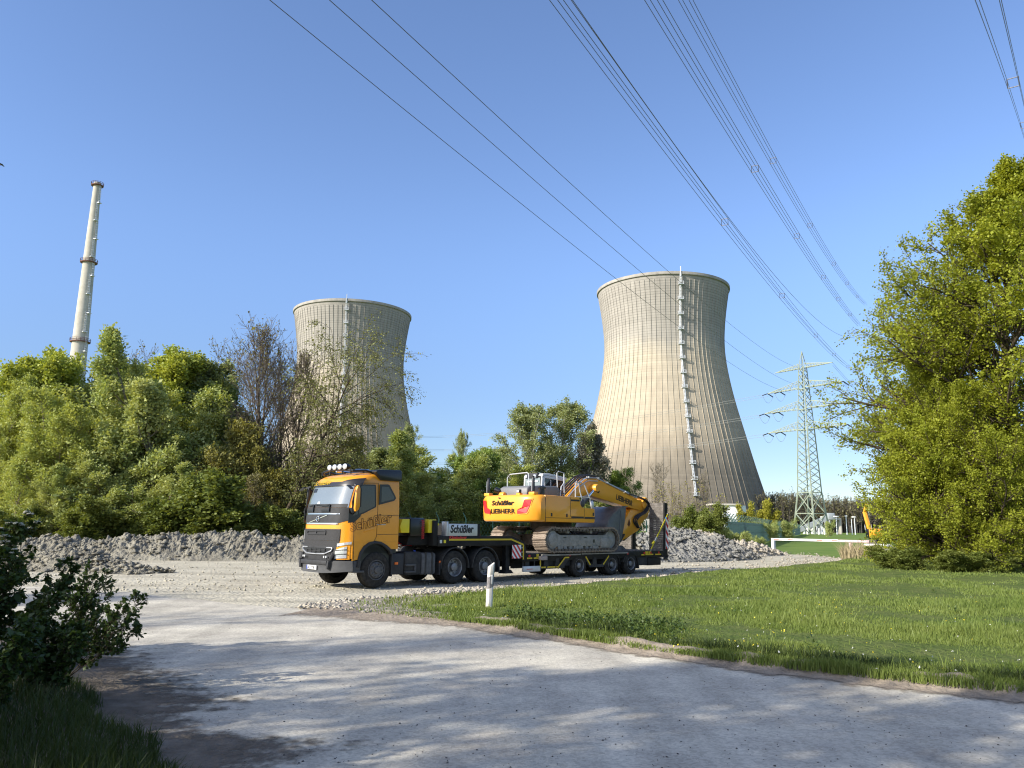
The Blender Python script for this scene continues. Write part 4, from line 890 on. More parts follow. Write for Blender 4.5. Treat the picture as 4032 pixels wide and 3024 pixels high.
dens = np.interp(u, [1350, 1600, 1750, 1880, 1980], [.0, .035, .14, .5, 1.0])*np.clip((tt*(lf-lb_)-lf*.0+2-np.interp(u, [1700, 2100, 3000, 4100], [4, 7, 10, 13]))/8, 0.0, 1)*np.where(u < 2700, np.clip(((1-tt)*(lf-lb_))/14, 0, 1), 1)
keep = (r.random(N) < dens*(.55+.9*(pn-.2))) & (gy < 75)
gx, gy, pn, u2, fine = gx[keep], gy[keep], pn[keep], u[keep], fine[keep]
hg = (.05+.085*r.random(len(gx)))*(.15+1.7*pn)*(.7+.6*fine)*np.interp(u2, [1500, 2000, 2600], [.7, .9, 1.05]); tuft = r.random(len(gx)) < .012; hg[tuft] *= 1.9
blades('meadow_grass', np.stack([gx, gy, np.full(len(gx), .06)], 1), hg*.95, np.clip(gy*.0010, .009, .045), L_grass, 5)
# buttercups and daisies
fl = r.random(len(gx)) < .0016; fp = np.stack([gx[fl], gy[fl], .06+hg[fl]*1.25], 1); fp = fp[(fp[:, 1] < 26)]
a, f = leaves_np(r, np.repeat(fp, 3, 0), np.zeros((len(fp)*3, 3)), .017, .8, .5); h_ = len(fp)*2//3
struct(npmesh('buttercups', a[:h_*12], f[:h_*3], mat('petal_yellow', (.75, .60, .03), .6)), 'stuff'); struct(npmesh('daisies', a[h_*12:], f[h_*3:]-h_*12, mat('petal_white', (.75, .75, .7), .6)), 'stuff')
# tall rank weeds along the bank
n = 8500; ub = r.uniform(1900, 5600, n); PB = np.array([meadow_pt(q, 0)+Vector((0, 0, 0)) for q in ub]); off = np.abs(r.normal(0, .3, n))+.20; PB[:, 0] += off*.62; PB[:, 1] += off*.75; PB[:, 2] = .09
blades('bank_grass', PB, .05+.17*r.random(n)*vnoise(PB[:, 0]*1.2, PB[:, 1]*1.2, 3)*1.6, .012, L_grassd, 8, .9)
L_weed = leafmat('weed_leaf', (.055, .095, .022), (.12, .17, .045), trans=.3, clump=1.5)
WP = []; WD = []
for k in range(130):
    uu = r.uniform(1980, 2700) if k < 120 else r.uniform(1500, 4100); tq = r.uniform(.02, .14) if k < 120 else r.random()**1.5*.8; cp = meadow_pt(uu, tq); nl_ = r.integers(18, 46); rad = r.uniform(.06, .22)
    a_ = r.random(nl_)*6.283; q_ = rad*np.sqrt(r.random(nl_)); WP.append(np.stack([cp.x+q_*np.cos(a_), cp.y+q_*np.sin(a_)+.3*(k < 120), cp.z+.03+r.random(nl_)*r.uniform(.06, .22)], 1)); WD.append(np.stack([np.cos(a_)*.7, np.sin(a_)*.7, np.full(nl_, .5)], 1))
a, f = leaves_np(r, np.vstack(WP), np.vstack(WD), .05, .4, .3); struct(npmesh('weeds', a, f, L_weed), 'stuff')
# grass in the shade at the lower left
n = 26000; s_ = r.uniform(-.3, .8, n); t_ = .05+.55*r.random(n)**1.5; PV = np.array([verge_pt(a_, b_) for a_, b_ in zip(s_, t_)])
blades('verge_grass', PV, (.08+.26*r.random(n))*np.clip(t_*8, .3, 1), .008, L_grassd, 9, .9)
# dead stalks by the barrier
n = 700; ud = r.uniform(3315, 3450, n); PD = np.array([G(q, 2200+r.normal(0, 4)) for q in ud]); PD[:, 2] = 0
blades('dry_stalks', PD, .5+.7*r.random(n), .03, mat('dry_stalk', (.30, .25, .15), .9, var=.3, vscale=2), 10, .7)
# ------------------------------------------------------------------ flowering shrub, near left
L_vib = leafmat('viburnum_leaf', (0.030, 0.060, 0.014), (0.075, 0.115, 0.028), trans=.35)
M_umb = mat('cream_blossom', (.50, .48, .38), .8, var=.2, vscale=40)
def vib(name, x, y, h, seed, label, leafn, nflow, lean=(0, 0), ls=.052, spread=.75):
    lev = skeleton(seed, h, stems=9, spread=spread, lean=lean, crown0=.18, nl=(60, 6, 3), L=(.36, .5, .5), ang=(55, 35), up=.10, kind='round', tr=.010, wob=.07)
    rr = np.random.default_rng(seed); o = thing(name, label, 'shrub', (x, y, .08)); V = []; Q = []; oo = 0
    for k, ns in ((0, 6), (1, 5), (2, 4), (3, 3)):
        a, f = tubes_np([p for p, q in lev[k]], [np.maximum(q, .0022) for p, q in lev[k]], ns); V.append(a); Q.append(f+oo); oo += len(a)
    npmesh('stems', np.vstack(V), np.vstack(Q), B_dark, o, smooth=True)
    T_ = [p for k in (2, 3) for p, q in lev[k]]; pos = []; dr = []
    for P in [T_[i] for i in rr.integers(0, len(T_), leafn)]:
        t = rr.random()**.7*(len(P)-1); i = min(int(t), len(P)-2); pos.append(P[i]+(P[i+1]-P[i])*(t-i)); d = P[i+1]-P[i]; dr.append(d/np.linalg.norm(d))
    pos = np.array(pos); dr = np.array(dr)+rr.normal(0, .7, (len(pos), 3)); dr[:, 2] -= .15; dr /= np.linalg.norm(dr, axis=1, keepdims=True)
    up = rr.normal(0, .45, (len(pos), 3)); up[:, 2] += 1; w = np.cross(dr, up); w /= np.linalg.norm(w, axis=1, keepdims=True); nn = np.cross(w, dr); s = (ls*np.exp(rr.normal(0, .3, len(pos))))[:, None]
    prof = [(0, 0), (.25, .26), (.55, .33), (.82, .2), (1, 0), (.82, -.2), (.55, -.33), (.25, -.26)]
    A = np.stack([pos+dr*s*a+w*s*b+nn*s*(.12*abs(b)*2-.25*a*a) for a, b in prof], 1).reshape(-1, 3); i = np.arange(len(pos))[:, None]*8
    npmesh('foliage', A, [i+np.array([[0, 1, 7]]), i+np.array([[1, 2, 6, 7]]), i+np.array([[2, 3, 5, 6]]), i+np.array([[3, 4, 5]])], L_vib, o)
    tips_ = sorted([p[-1] for p, q in lev[2]]+[p[-1] for p, q in lev[0]], key=lambda p: -p[2]-.4*rr.random()); b = MB()
    for p in tips_[:nflow]:
        R_ = rr.uniform(.028, .05)
        for j in range(34):
            a = rr.random()*6.283; q = R_*math.sqrt(rr.random()); b.ball((p[0]+q*math.cos(a), p[1]+q*math.sin(a), p[2]+.02-q*q*7+rr.normal(0, .003)), .0075, 5)
    if nflow: b.build('blossom', M_umb, o)
    return o
T('hazel', 0, 5.2, 0, 'unseen tall bush added left of the photographer to block sky light', 'shrub', None, 1.0, x=-8.2, z=3.6)  # out of view, added to keep sky light off the verge
T('hazel', 0, 1.8, 0, 'unseen tall bush at the left hand of the photographer', 'shrub', None, 2.0, x=-5.2, z=3.4)  # second unseen bush beside the verge
p = G(40, 2640); vib('flowering_shrub', p.x-.1, p.y, 1.5, 301, 'dark leaved shrub with creamy flower heads in the left foreground', 6500, 18, lean=(.10, 0))
p = G(250, 2700); vib('leafy_shrub', p.x, p.y, 1.3, 302, 'small leaved shaded shrub reaching a twig out over the road', 7000, 0, lean=(.5, .1), ls=.034)
p = G(-60, 2600); vib('flowering_shrub', p.x, p.y, 1.75, 306, 'taller dark flowering shrub cut off by the left edge of the picture', 9000, 14, ls=.05)
p = G(-60, 2950); vib('leafy_shrub', p.x-.2, p.y, .95, 303, 'shaded dark shrub low in the bottom left corner', 7000, 0, ls=.04)
p = G(170, 2800); vib('leafy_shrub', p.x, p.y, .95, 305, 'shaded low shrub between the flowering shrub and the grass', 6500, 0, ls=.038)
# ================================================================== TRUCK AND TRAILER
TO = Vector((-4.233, 23.8, 0)); TA = math.radians(43.9)
P_yel = mat('cab_orange_yellow', (0.74, 0.295, 0.010), 0.36, coat=0.45, var=0.06, vscale=1.5)
P_exc = mat('machine_yellow', (0.80, 0.335, 0.020), 0.38, coat=0.4, var=0.05, vscale=1.2)
P_blk = mat('black_paint', (0.008, 0.008, 0.009), 0.35, coat=0.15)
P_gry = mat('dark_grey_plastic', (0.034, 0.035, 0.037), 0.6, var=0.25, vscale=5, spec=.3)
P_bump = mat('grey_plastic', (0.068, 0.070, 0.073), 0.6, var=0.2, vscale=4, spec=.3)
P_mesh = mat('grille_mesh', (0.02, 0.02, 0.021), 0.7, bump=0.6, bscale=60)
P_chr = mat('chrome', (0.80, 0.81, 0.82), 0.12, 1.0)
P_sil = mat('silver_plastic', (0.42, 0.43, 0.44), 0.35, 0.6)
P_rub = mat('tyre_rubber', (0.020, 0.019, 0.018), 0.85, vscale=9, col2=(0.060, 0.056, 0.049), bump=.3, bscale=30)
P_rim = mat('wheel_steel', (0.22, 0.22, 0.22), 0.5, 0.5, var=0.25, vscale=8)
P_rimd = mat('dirty_wheel_steel', (0.10, 0.10, 0.10), 0.7, 0.2, var=0.3, vscale=8)
P_frm = mat('chassis_grey', (0.022, 0.023, 0.025), 0.7, vscale=4, col2=(0.062, 0.060, 0.054), spec=.2)
P_alu = mat('aluminium', (0.55, 0.56, 0.56), 0.4, 0.4, var=.08, vscale=4)
P_tbl = mat('trailer_black', (0.010, 0.010, 0.011), 0.6, vscale=3, col2=(0.026, 0.025, 0.022), spec=.2)
P_yst = mat('reflective_yellow', (0.62, 0.44, 0.015), 0.5)
P_yw = mat('chock_yellow', (0.72, 0.58, 0.02), 0.45)
P_red = mat('signal_red', (0.55, 0.015, 0.02), 0.4)
P_or = mat('marker_orange', (0.75, 0.16, 0.02), 0.35)
P_wht = mat('sign_white', (0.80, 0.80, 0.79), 0.45)
P_blu = mat('plate_blue', (0.02, 0.07, 0.42), 0.4)
P_let = mat('lettering_black', (0.012, 0.01, 0.01), 0.5)
P_let2 = mat('lettering_brown', (0.11, 0.035, 0.008), 0.5)
P_wood = mat('ramp_planks', (0.085, 0.078, 0.070), 0.9, vscale=4, col2=(0.22, 0.20, 0.18), bump=.6, bscale=14)
P_mud = mat('dusty_undercarriage', (0.19, 0.182, 0.16), 0.9, vscale=3, col2=(0.34, 0.33, 0.30), bump=.4, bscale=12)
P_trk = mat('worn_track_steel', (0.20, 0.155, 0.115), 0.6, 0.3, vscale=5, col2=(0.34, 0.28, 0.22), bump=.4, bscale=20)
P_trkd = mat('muddy_track_chain', (0.06, 0.052, 0.042), 0.8, vscale=6, col2=(0.14, 0.12, 0.095))
P_hose = mat('hydraulic_hose', (0.02, 0.02, 0.022), 0.4)
P_cyl = mat('cylinder_grey', (0.06, 0.062, 0.068), 0.4, 0.3)
P_hood = mat('hood_grey', (0.16, 0.162, 0.165), 0.5, var=.06, vscale=2)
P_buck = mat('bucket_steel', (0.10, 0.10, 0.105), 0.45, 0.5, vscale=2.5, col2=(0.19, 0.185, 0.18))
P_buckd = mat('bucket_side_steel', (0.10, 0.105, 0.105), 0.55, 0.3, vscale=3, col2=(0.17, 0.175, 0.175))
P_rail = mat('grey_tube', (0.55, 0.56, 0.57), 0.4, 0.4)
P_cabw = mat('cab_light_grey', (0.66, 0.66, 0.64), 0.4, var=.04, vscale=2)
def glass(name, col, mixf):
    m = bpy.data.materials.new(name); m.use_nodes = True; n = m.node_tree.nodes; l = m.node_tree.links; b = n['Principled BSDF']
    b.inputs['Base Color'].default_value = (*col, 1); b.inputs['Roughness'].default_value = .25; b.inputs['Specular IOR Level'].default_value = .12
    g = n.new('ShaderNodeBsdfGlossy'); g.inputs['Roughness'].default_value = .03; g.inputs['Color'].default_value = (.85, .92, .95, 1)
    mx = n.new('ShaderNodeMixShader'); mx.inputs[0].default_value = mixf; l.new(b.outputs[0], mx.inputs[1]); l.new(g.outputs[0], mx.inputs[2]); l.new(mx.outputs[0], n['Material Output'].inputs[0])
    return m
P_gl = glass('side_glass', (.010, .014, .017), .05); P_ws = glass('windscreen_glass', (.13, .15, .14), .24); P_lens = glass('lamp_lens', (.55, .57, .58), .35)
def wheel(parent, x, y, r, w, out, rimr, style, mrim):
    """tyre as part, rim as its sub-part; out = -1 near side, +1 far side; y is the outer face"""
    b = MB(); y1 = y; y0 = y-out*w; pr = []
    for t, rr in ((0, rimr*1.0), (0.02, rimr*1.16), (0.0, r*.80), (.06, r*.93), (.14, r*.985), (.24, r)): pr.append((rr, y1-out*w*t*1.0))
    for q in range(1, 5):
        c = .24+.52*q/5
        pr += [(r, y1-out*w*(c-.022)), (r-.014, y1-out*w*(c-.018)), (r-.014, y1-out*w*(c+.018)), (r, y1-out*w*(c+.022))]
    for t, rr in ((.76, r), (.86, r*.985), (.94, r*.93), (1, r*.8), (.98, rimr*1.1)): pr.append((rr, y1-out*w*t))
    b.lathe(pr, (x, 0, r), 'y', 40, cap=False); b.lathe([(rimr*1.05, y1-out*w*.5), (.01, y1-out*w*.5)], (x, 0, r), 'y', 24, cap=False)
    wh = b.build('wheel', P_rub, parent, smooth=True)
    b = MB()
    if style == 'front':
        b.lathe([(rimr, y1-out*.01), (rimr*.97, y1+out*.012), (rimr*.90, y1+out*.005), (rimr*.86, y1-out*.05), (rimr*.80, y1-out*.03), (rimr*.74, y1+out*.03), (rimr*.42, y1+out*.05), (rimr*.36, y1+out*.045)], (x, 0, r), 'y', 36, cap=False)
        b.lathe([(rimr*.36, y1+out*.045), (rimr*.34, y1+out*.085), (rimr*.26, y1+out*.095), (.005, y1+out*.09)], (x, 0, r), 'y', 20, cap=False)
        for k in range(10):
            a = 2*math.pi*k/10; b.lathe([(.022, y1+out*.02), (.022, y1+out*.085), (.004, y1+out*.09)], (x+rimr*.6*math.cos(a), 0, r+rimr*.6*math.sin(a)), 'y', 6, cap=False)
    else:
        b.lathe([(rimr, y1-out*.01), (rimr*.97, y1+out*.008), (rimr*.90, y1-out*.005), (rimr*.84, y1-out*.10), (rimr*.80, y1-out*.13), (rimr*.50, y1-out*.135), (rimr*.44, y1-out*.12), (rimr*.42, y1-out*.02), (rimr*.30, y1+out*.0), (.005, y1-out*.002)], (x, 0, r), 'y', 36, cap=False)
    b.build('rim', mrim, wh, smooth=True)
    if style != 'front':
        b = MB()
        for k in range(8):
            a = 2*math.pi*k/8+.2; b.lathe([(rimr*.10, y1-out*.128), (.003, y1-out*.127)], (x+rimr*.64*math.cos(a), 0, r+rimr*.64*math.sin(a)), 'y', 10, cap=False)
        b.build('hand_holes', P_blk, wh)
    return wh
def quad_uv(pts, u, v):
    a, b, c, d = [Vector(p) for p in pts]; return (a*(1-u)+b*u)*(1-v)+(d*(1-u)+c*u)*v
# ------------------------------------------------------------------ tractor unit
tr = thing('truck_tractor', 'orange yellow truck tractor with black roof spoiler and four round roof lamps', 'truck', TO, TA)
YN, YF, YC, HW = -0.15, 2.35, 1.10, 1.25
XF = [(.62, -1.0), (.9, -1.03), (1.4, -1.02), (1.9, -1.0), (2.32, -.97), (2.6, -.90), (3.0, -.76), (3.12, -.70), (3.2, -.62), (3.28, -.48), (3.345, -.28), (3.385, 0.0)]
xf = lambda z: float(np.interp(z, [a for a, b in XF], [b for a, b in XF]))
ins = lambda z: float(np.interp(z, [2.3, 3.05, 3.18, 3.28, 3.345, 3.385], [0, .03, .05, .10, .19, .34]))
def fr(z, s, off=0.0, depth=.42, pw=5.0):
    """point on the cab front: s=-1 near corner .. +1 far corner"""
    w = HW-ins(z); x = xf(z)+depth*abs(s)**pw-off*(1-.5*abs(s)**3); return (x, YC+s*(w+off*abs(s)**6), z)
def patch(z0, z1, s0, s1, off, name, m, parent, nz=6, ns=24, thick=.03, zf=None, smooth=True):
    P = []; Q = []
    for i in range(nz+1):
        rw = []; rq = []
        for j in range(ns+1):
            s = s0+(s1-s0)*j/ns; a, b_ = (zf(s) if zf else (z0, z1)); z = a+(b_-a)*i/nz; rw.append(fr(z, s, off)); rq.append(fr(z, s, off-thick))
        P.append(rw); Q.append(rq)
    b = MB(); b.grid(P); n = ns+1; o = len(b.v); vs = [p for r_ in Q for p in r_]; b.v += vs
    rim_ = [(0, j) for j in range(ns+1)]+[(i, ns) for i in range(1, nz+1)]+[(nz, j) for j in range(ns-1, -1, -1)]+[(i, 0) for i in range(nz-1, 0, -1)]
    for k in range(len(rim_)):
        a = rim_[k]; c = rim_[(k+1) % len(rim_)]; ia = a[0]*n+a[1]; ic = c[0]*n+c[1]; b.f.append((ia, ic, o+ic, o+ia)); b.mi.append(0)
    return b.build(name, m, parent, smooth=smooth)
zl = [1.34, 1.6, 1.9, 2.1, 2.32, 2.5, 2.7, 2.9, 3.0, 3.08, 3.14, 3.2, 3.25, 3.28, 3.315, 3.345, 3.37, 3.385]
b = MB(); XB = 1.0; rings = []
for z in zl:
    w = HW-ins(z); r = [fr(z, s) for s in np.linspace(-1, 1, 33)]
    xb = XB-ins(z)*.25; r += [(x, YC+w, z) for x in np.linspace(r[-1][0], xb, 6)[1:]]+[(xb, YC-w, z)]+[(x, YC-w, z) for x in np.linspace(xb, r[0][0], 6)[1:-1]]; rings.append(r)
n = len(rings[0]); vs = [p for r in rings for p in r]; b.add(vs, [(i*n+k, i*n+(k+1) % n, (i+1)*n+(k+1) % n, (i+1)*n+k) for i in range(len(zl)-1) for k in range(n)])
# roof crown
top = rings[-1]; cx = sum(p[0] for p in top)/n; b.add([(cx+(p[0]-cx)*f, YC+(p[1]-YC)*f, 3.385+d) for f, d in ((1, 0), (.75, .02), (.4, .028), (0.01, .03)) for p in top], [(i*n+k, i*n+(k+1) % n, (i+1)*n+(k+1) % n, (i+1)*n+k) for i in range(3) for k in range(n)])
cab = b.build('cab_body', P_yel, tr, smooth=True)
# lower side walls with the wheel arch cut, both sides
arch = [(-.37+.0, .84), (-.33, 1.0), (-.22, 1.16), (-.05, 1.27), (.15, 1.315), (.35, 1.29), (.53, 1.21), (.68, 1.12)]
for y0, y1 in ((YN, YN+.06), (YF-.06, YF)):
    b = MB(); b.prism([(-.60, .80)]+arch+[(XB, 1.12), (XB, 1.338), (-.60, 1.338)], 'y', y0, y1); b.build('side_panel', P_yel, tr)
patch(.86, 1.338, -1, 1, 0, 'front_panel', P_yel, tr, nz=3)
MB().bb(-.55, XB-.02, YN+.07, YF-.07, 1.0, 1.33).build('cab_floor', P_blk, tr)
b = MB(); b.prism([(.25+.60*math.cos(a), .62+.66*math.sin(a)) for a in np.linspace(0, math.pi, 13)], 'y', YN+.07, YF-.07); b.build('wheel_well', P_blk, tr)
# wheel arch trims
for y0, y1 in ((YN-.035, YN+.1), (YF-.1, YF+.035)):
    b = MB(); A0 = [(-.44, .62), (-.42, .84), (-.37, 1.03), (-.25, 1.20), (-.07, 1.32), (.15, 1.365), (.38, 1.335), (.58, 1.24), (.74, 1.12), (.80, 1.0)]; A1 = [(p[0]*.88+.03, p[1]*.93+.02) for p in A0]
    b.prism(A0+A1[::-1], 'y', y0, y1); b.build('wheel_arch', P_gry, tr, bevel=.012)
# front details
patch(2.325, 2.985, -.90, .90, .014, 'windscreen', P_ws, tr, nz=8)
patch(1.86, 2.318, -1.0, .99, .018, 'upper_front_panel', P_gry, tr, zf=lambda s: (1.86+.13*max(0, abs(s)-.72)/.28, 2.318))
ch = patch(2.125, 2.155, -.76, .92, .035, 'chrome_strip', P_chr, tr, nz=1); patch(1.835, 1.875, -.74, .80, .035, 'chrome_strip', P_chr, tr, nz=1)
patch(2.325, 2.43, -.88, .88, .019, 'dashboard_edge', P_gry, tr, nz=1, thick=.006); patch(2.79, 2.90, .42, .60, .022, 'interior_mirror', P_blk, tr, nz=1, ns=6, thick=.006); patch(2.44, 2.50, .08, .18, .022, 'toll_box', P_wht, tr, nz=1, ns=3, thick=.006)
# windscreen visor and roof lettering
vis = patch(2.975, 3.12, -1.0, 1.0, .05, 'sun_visor', P_blk, tr, zf=lambda s: (2.965-.0*abs(s), 3.085+.12*max(0, (abs(s)-.62)/.38)**.6 if abs(s) > .62 else 3.085))
for s in (-.95, .95):
    b = MB(); b.prism([(xf(2.3)+.30, 2.32), (xf(2.3)+.40, 2.32), (xf(3)+.40, 2.98), (xf(3)+.26, 2.98)], 'y', YC+s*1.25-.02, YC+s*1.25+.02); b.build('windscreen_pillar', P_yel if s < 0 else P_blk, tr)
# emblem: diagonal bar and ring
b = MB(); z = 1.99; b.bar(fr(1.885, .42, .03), fr(2.10, -.36, .03), .022); b.tube([Vector(fr(z, .02, .05))+Vector((0, .075*math.cos(a), .075*math.sin(a))) for a in np.linspace(0, 2*math.pi, 17)], .012, 6); b.bar(Vector(fr(z, .02, .05))+Vector((0, -.05, .05)), Vector(fr(z, .02, .05))+Vector((0, -.09, .095)), .02)
b.build('emblem', P_chr, tr)
g = patch(1.37, 1.70, -.80, .78, .03, 'upper_grille', P_mesh, tr)
patch(1.665, 1.70, -.80, .78, .034, 'grille_trim', P_gry, g, nz=1); patch(1.385, 1.655, .64, .775, .038, 'grille_end', P_sil, g, nz=1, ns=4)
b = MB()
for z in (1.64, 1.55): b.bar(fr(z, .45, .045), fr(z, -.38, .045), .03)
for s in (.45, .03, -.38): b.bar(fr(1.64, s, .045), fr(1.55, s, .045), .03)
b.build('grille_handle', P_gry, g)
patch(1.19, 1.365, -.80, .80, .02, 'middle_grille', P_mesh, tr); patch(.80, 1.20, -.74, .74, .022, 'lower_grille_surround', P_gry, tr)
lg = patch(.97, 1.15, -.60, .60, .03, 'lower_grille', P_blk, tr)
b = MB()
for z in (1.02, 1.065, 1.11): b.bar(fr(z, .40, .045), fr(z, -.40, .045), .018)
for s in (-.40, -.2, 0, .2, .40): b.bar(fr(1.0, s, .045), fr(1.13, s, .045), .018)
b.build('grille_bars', P_gry, lg)
b = MB(); pts = [fr(1.165, .66, .05), fr(1.165, -.66, .05), fr(1.08, -.64, .05), fr(.985, -.40, .05), fr(.975, 0, .05), fr(.985, .40, .05), fr(1.08, .64, .05), fr(1.165, .66, .05)]
for i in range(7): b.bar(pts[i], pts[i+1], .05, .035)
b.build('grille_frame', P_sil, lg, bevel=.008)
b = MB()
for s in (.52, .44, -.44, -.52): b.lathe([(.032, -.03), (.03, 0), (.004, .004)], fr(.90, s, .07), 'x', 10)
b.build('fog_lamps', P_lens, tr)
for s in (1, -1):      # headlights
    hl = patch(.80, 1.30, .66*s, .97*s, .012, 'headlight_housing', P_yel, tr, zf=lambda q: (.83+.02*(abs(q)-.66), 1.36-.10*(abs(q)-.66)))
    patch(0, 0, .72*s, .93*s, .03, 'headlight', P_lens, tr, nz=6, ns=8, zf=lambda q: (.86+.10*(abs(q)-.72), 1.10+.55*(abs(q)-.72)))
    patch(0, 0, .76*s, .985*s, .035, 'daytime_lamp', P_lens, tr, nz=2, ns=8, zf=lambda q: (1.205+.30*(abs(q)-.76), 1.285+.26*(abs(q)-.76)))
    b = MB()
    for z in (.97, 1.09): b.bar(fr(z, .73*s, .042), fr(z+.03, .93*s, .042), .022)
    b.build('headlight_divider', P_gry, tr)
patch(.44, .82, -1.0, 1.0, .10, 'bumper', P_bump, tr, nz=6, thick=.3, zf=lambda s: (.44+.07*abs(s)**3, .80))
for s in (.66, -.66): b = MB(); b.bar(fr(.56, s*.92, .13), fr(.80, s*.98, .13), .12, .10); b.bar(fr(.80, s*.98, .13), fr(1.0, s*1.06, .06), .11, .09); b.build('bumper_guard', P_gry, tr, bevel=.02)
b = MB(); b.bar(fr(.74, .58, .12), fr(.74, -.58, .12), .09, .12); b.build('bumper_step', P_gry, tr, bevel=.015)
pc = Vector(fr(.585, .05, .135)); b = MB(); b.bb(pc.x-.012, pc.x+.01, pc.y-.27, pc.y+.27, pc.z-.06, pc.z+.06); pl = b.build('licence_plate', P_wht, tr, bevel=.004)
b = MB(); b.bb(pc.x-.016, pc.x-.013, pc.y+.22, pc.y+.268, pc.z-.057, pc.z+.057); b.build('country_band', P_blu, pl)
text('A S 7776', .125, P_let, pl, (pc.x-.015, pc.y+.205, pc.z-.045), (0, -1, 0), (0, 0, 1), bold=.003, sx=.82)
# wipers
for s0, s1 in ((.30, .82), (-.42, .22)):
    b = MB(); b.bar(fr(2.36, s0, .05), fr(2.42, s1, .05), .03); b.bar(fr(2.20, s0-.02, .05), fr(2.41, s0-.02, .06), .035); b.bar(fr(2.41, s0-.02, .06), fr(2.37, s1-.3, .05), .02); b.build('wiper', P_blk, tr)
b = MB()
for s in (.45, -.25):
    b.bar(fr(2.24, s+.16, .025), fr(2.24, s-.16, .025), .05); b.bar(fr(2.20, s+.16, .025), fr(2.20, s-.16, .025), .02)
b.build('front_step', P_blk, tr)
# side windows and panel gaps, near and far
for y, o in ((YN, -1), (YF, 1)):
    w = MB(); w.prism([(-.66, 2.06), (-.30, 2.17), (.13, 2.37), (.09, 3.0), (-.40, 2.985), (-.60, 2.82), (-.68, 2.5)], 'y', y-.001, y+o*.012); dw = w.build('door_window', P_gl, tr)
    w = MB()
    for a, c in (((.13, 2.37), (.09, 3.0)), ((.09, 3.0), (-.40, 2.985)), ((-.40, 2.985), (-.60, 2.82)), ((-.60, 2.82), (-.68, 2.5)), ((-.68, 2.5), (-.66, 2.06)), ((-.66, 2.06), (-.30, 2.17)), ((-.30, 2.17), (.13, 2.37)), ((-.46, 2.12), (-.42, 2.98))): w.bar((a[0], y+o*.012, a[1]), (c[0], y+o*.012, c[1]), .035, .014, up=(0, 1, 0))
    w.build('window_frame', P_blk, dw)
    w = MB(); w.prism([(.24, 2.42), (.80, 2.56), (.86, 2.64), (.82, 2.72), (.61, 3.02), (.55, 3.045), (.26, 3.03)], 'y', y-.001, y+o*.012); w.build('quarter_window_frame', P_blk, tr)
    w = MB(); w.prism([(.32, 2.50), (.76, 2.60), (.79, 2.66), (.57, 2.97), (.32, 2.965)], 'y', y+o*.013, y+o*.016); w.build('quarter_window', P_gl, tr)
    w = MB(); L = [(-.56, .84), (-.60, 1.9), (-.70, 2.1)], [(.205, 3.06), (.215, 2.3), (.21, 1.5), (.13, 1.36)], [(-.60, 2.85), (-.40, 3.05), (.205, 3.065)], [(.215, 2.12), (.99, 2.12)], [(.21, 1.55), (.99, 1.56)], [(-.56, 1.30), (.20, 1.44)], [(-.52, 1.36), (.20, 1.62), (.99, 1.79)]
    for q in L[:5]:
        for a, c in zip(q[:-1], q[1:]): w.bar((a[0], y+o*.002, a[1]), (c[0], y+o*.002, c[1]), .010, .01, up=(0, 1, 0))
    w.build('panel_gaps', P_let, tr)
    w = MB(); w.prism([(-.24, 1.60), (.10, 1.70), (.11, 1.76), (-.12, 1.71), (-.25, 1.66)], 'y', y, y+o*.014); w.build('door_handle', P_yel, tr, bevel=.006)
    w = MB(); w.prism([(-.80, 1.88), (-.60, 1.90), (-.40, 2.06), (-.36, 2.16), (-.62, 2.06), (-.80, 2.32)], 'y', y, y+o*.02); w.build('mirror_base', P_blk, tr)
    # mirrors
    w = MB(); w.prism([(-.72, 2.20), (-.62, 2.25), (-.58, 2.36), (-.58, 2.86), (-.62, 2.96), (-.68, 2.97), (-.72, 2.86), (-.75, 2.30)], 'y', y+o*(.17 if o < 0 else .01), y+o*(.27 if o < 0 else .05)); mi = w.build('mirror', P_yel if o < 0 else P_blk, tr, bevel=.03 if o < 0 else .01)
    w = MB(); w.bb(-.585, -.545, min(y+o*.012, y+o*.048) if o > 0 else y-.27, max(y+o*.012, y+o*.048) if o > 0 else y-.16, 2.34, 2.88); w.build('mirror_glass', P_gry, mi, bevel=.01)
    w = MB(); w.bar((-.62, y, 3.0), (-.68, y+o*.2, 2.95), .04); w.bar((-.84, y+o*.0, 2.96), (-.86, y+o*.22, 2.86), .10, .03); w.bar((-.66, y, 2.14), (-.70, y+o*.2, 2.22), .05); w.build('mirror_arm', P_blk, tr)
# lettering on the near door and visor
text('Schüßler', .40, P_let2, tr, (-.70, YN-.006, 1.64), (1, 0, .205), (-.02, 0, 1), name='door_lettering', outline=.006, bold=.012, shear=.10, fit=1.5)
vt = text('Schüßler', .21, P_yst, tr, fr(2.995, .66, .125), (.0, -1, .03), (0, 0, 1), name='visor_lettering', bold=.003, shear=.2, fit=1.05)
for v in vt.data.vertices: v.co.x = fr(v.co.z, max(-1, min(1, (v.co.y-YC)/1.25)), .062)[0]
MB().bb(.20, .52, YN-.004, YN-.001, 1.83, 1.85).build('model_plate', P_sil, tr)
# roof spoiler
b = MB(); sp = [(.28, 3.16), (1.03, 3.15), (1.06, 3.20), (1.05, 3.46), (1.0, 3.50), (.22, 3.475), (.10, 3.44), (.09, 3.40)]
b.prism(sp, 'y', YN-.02, YF+.02); b.build('roof_spoiler', P_blk, tr, bevel=.035)
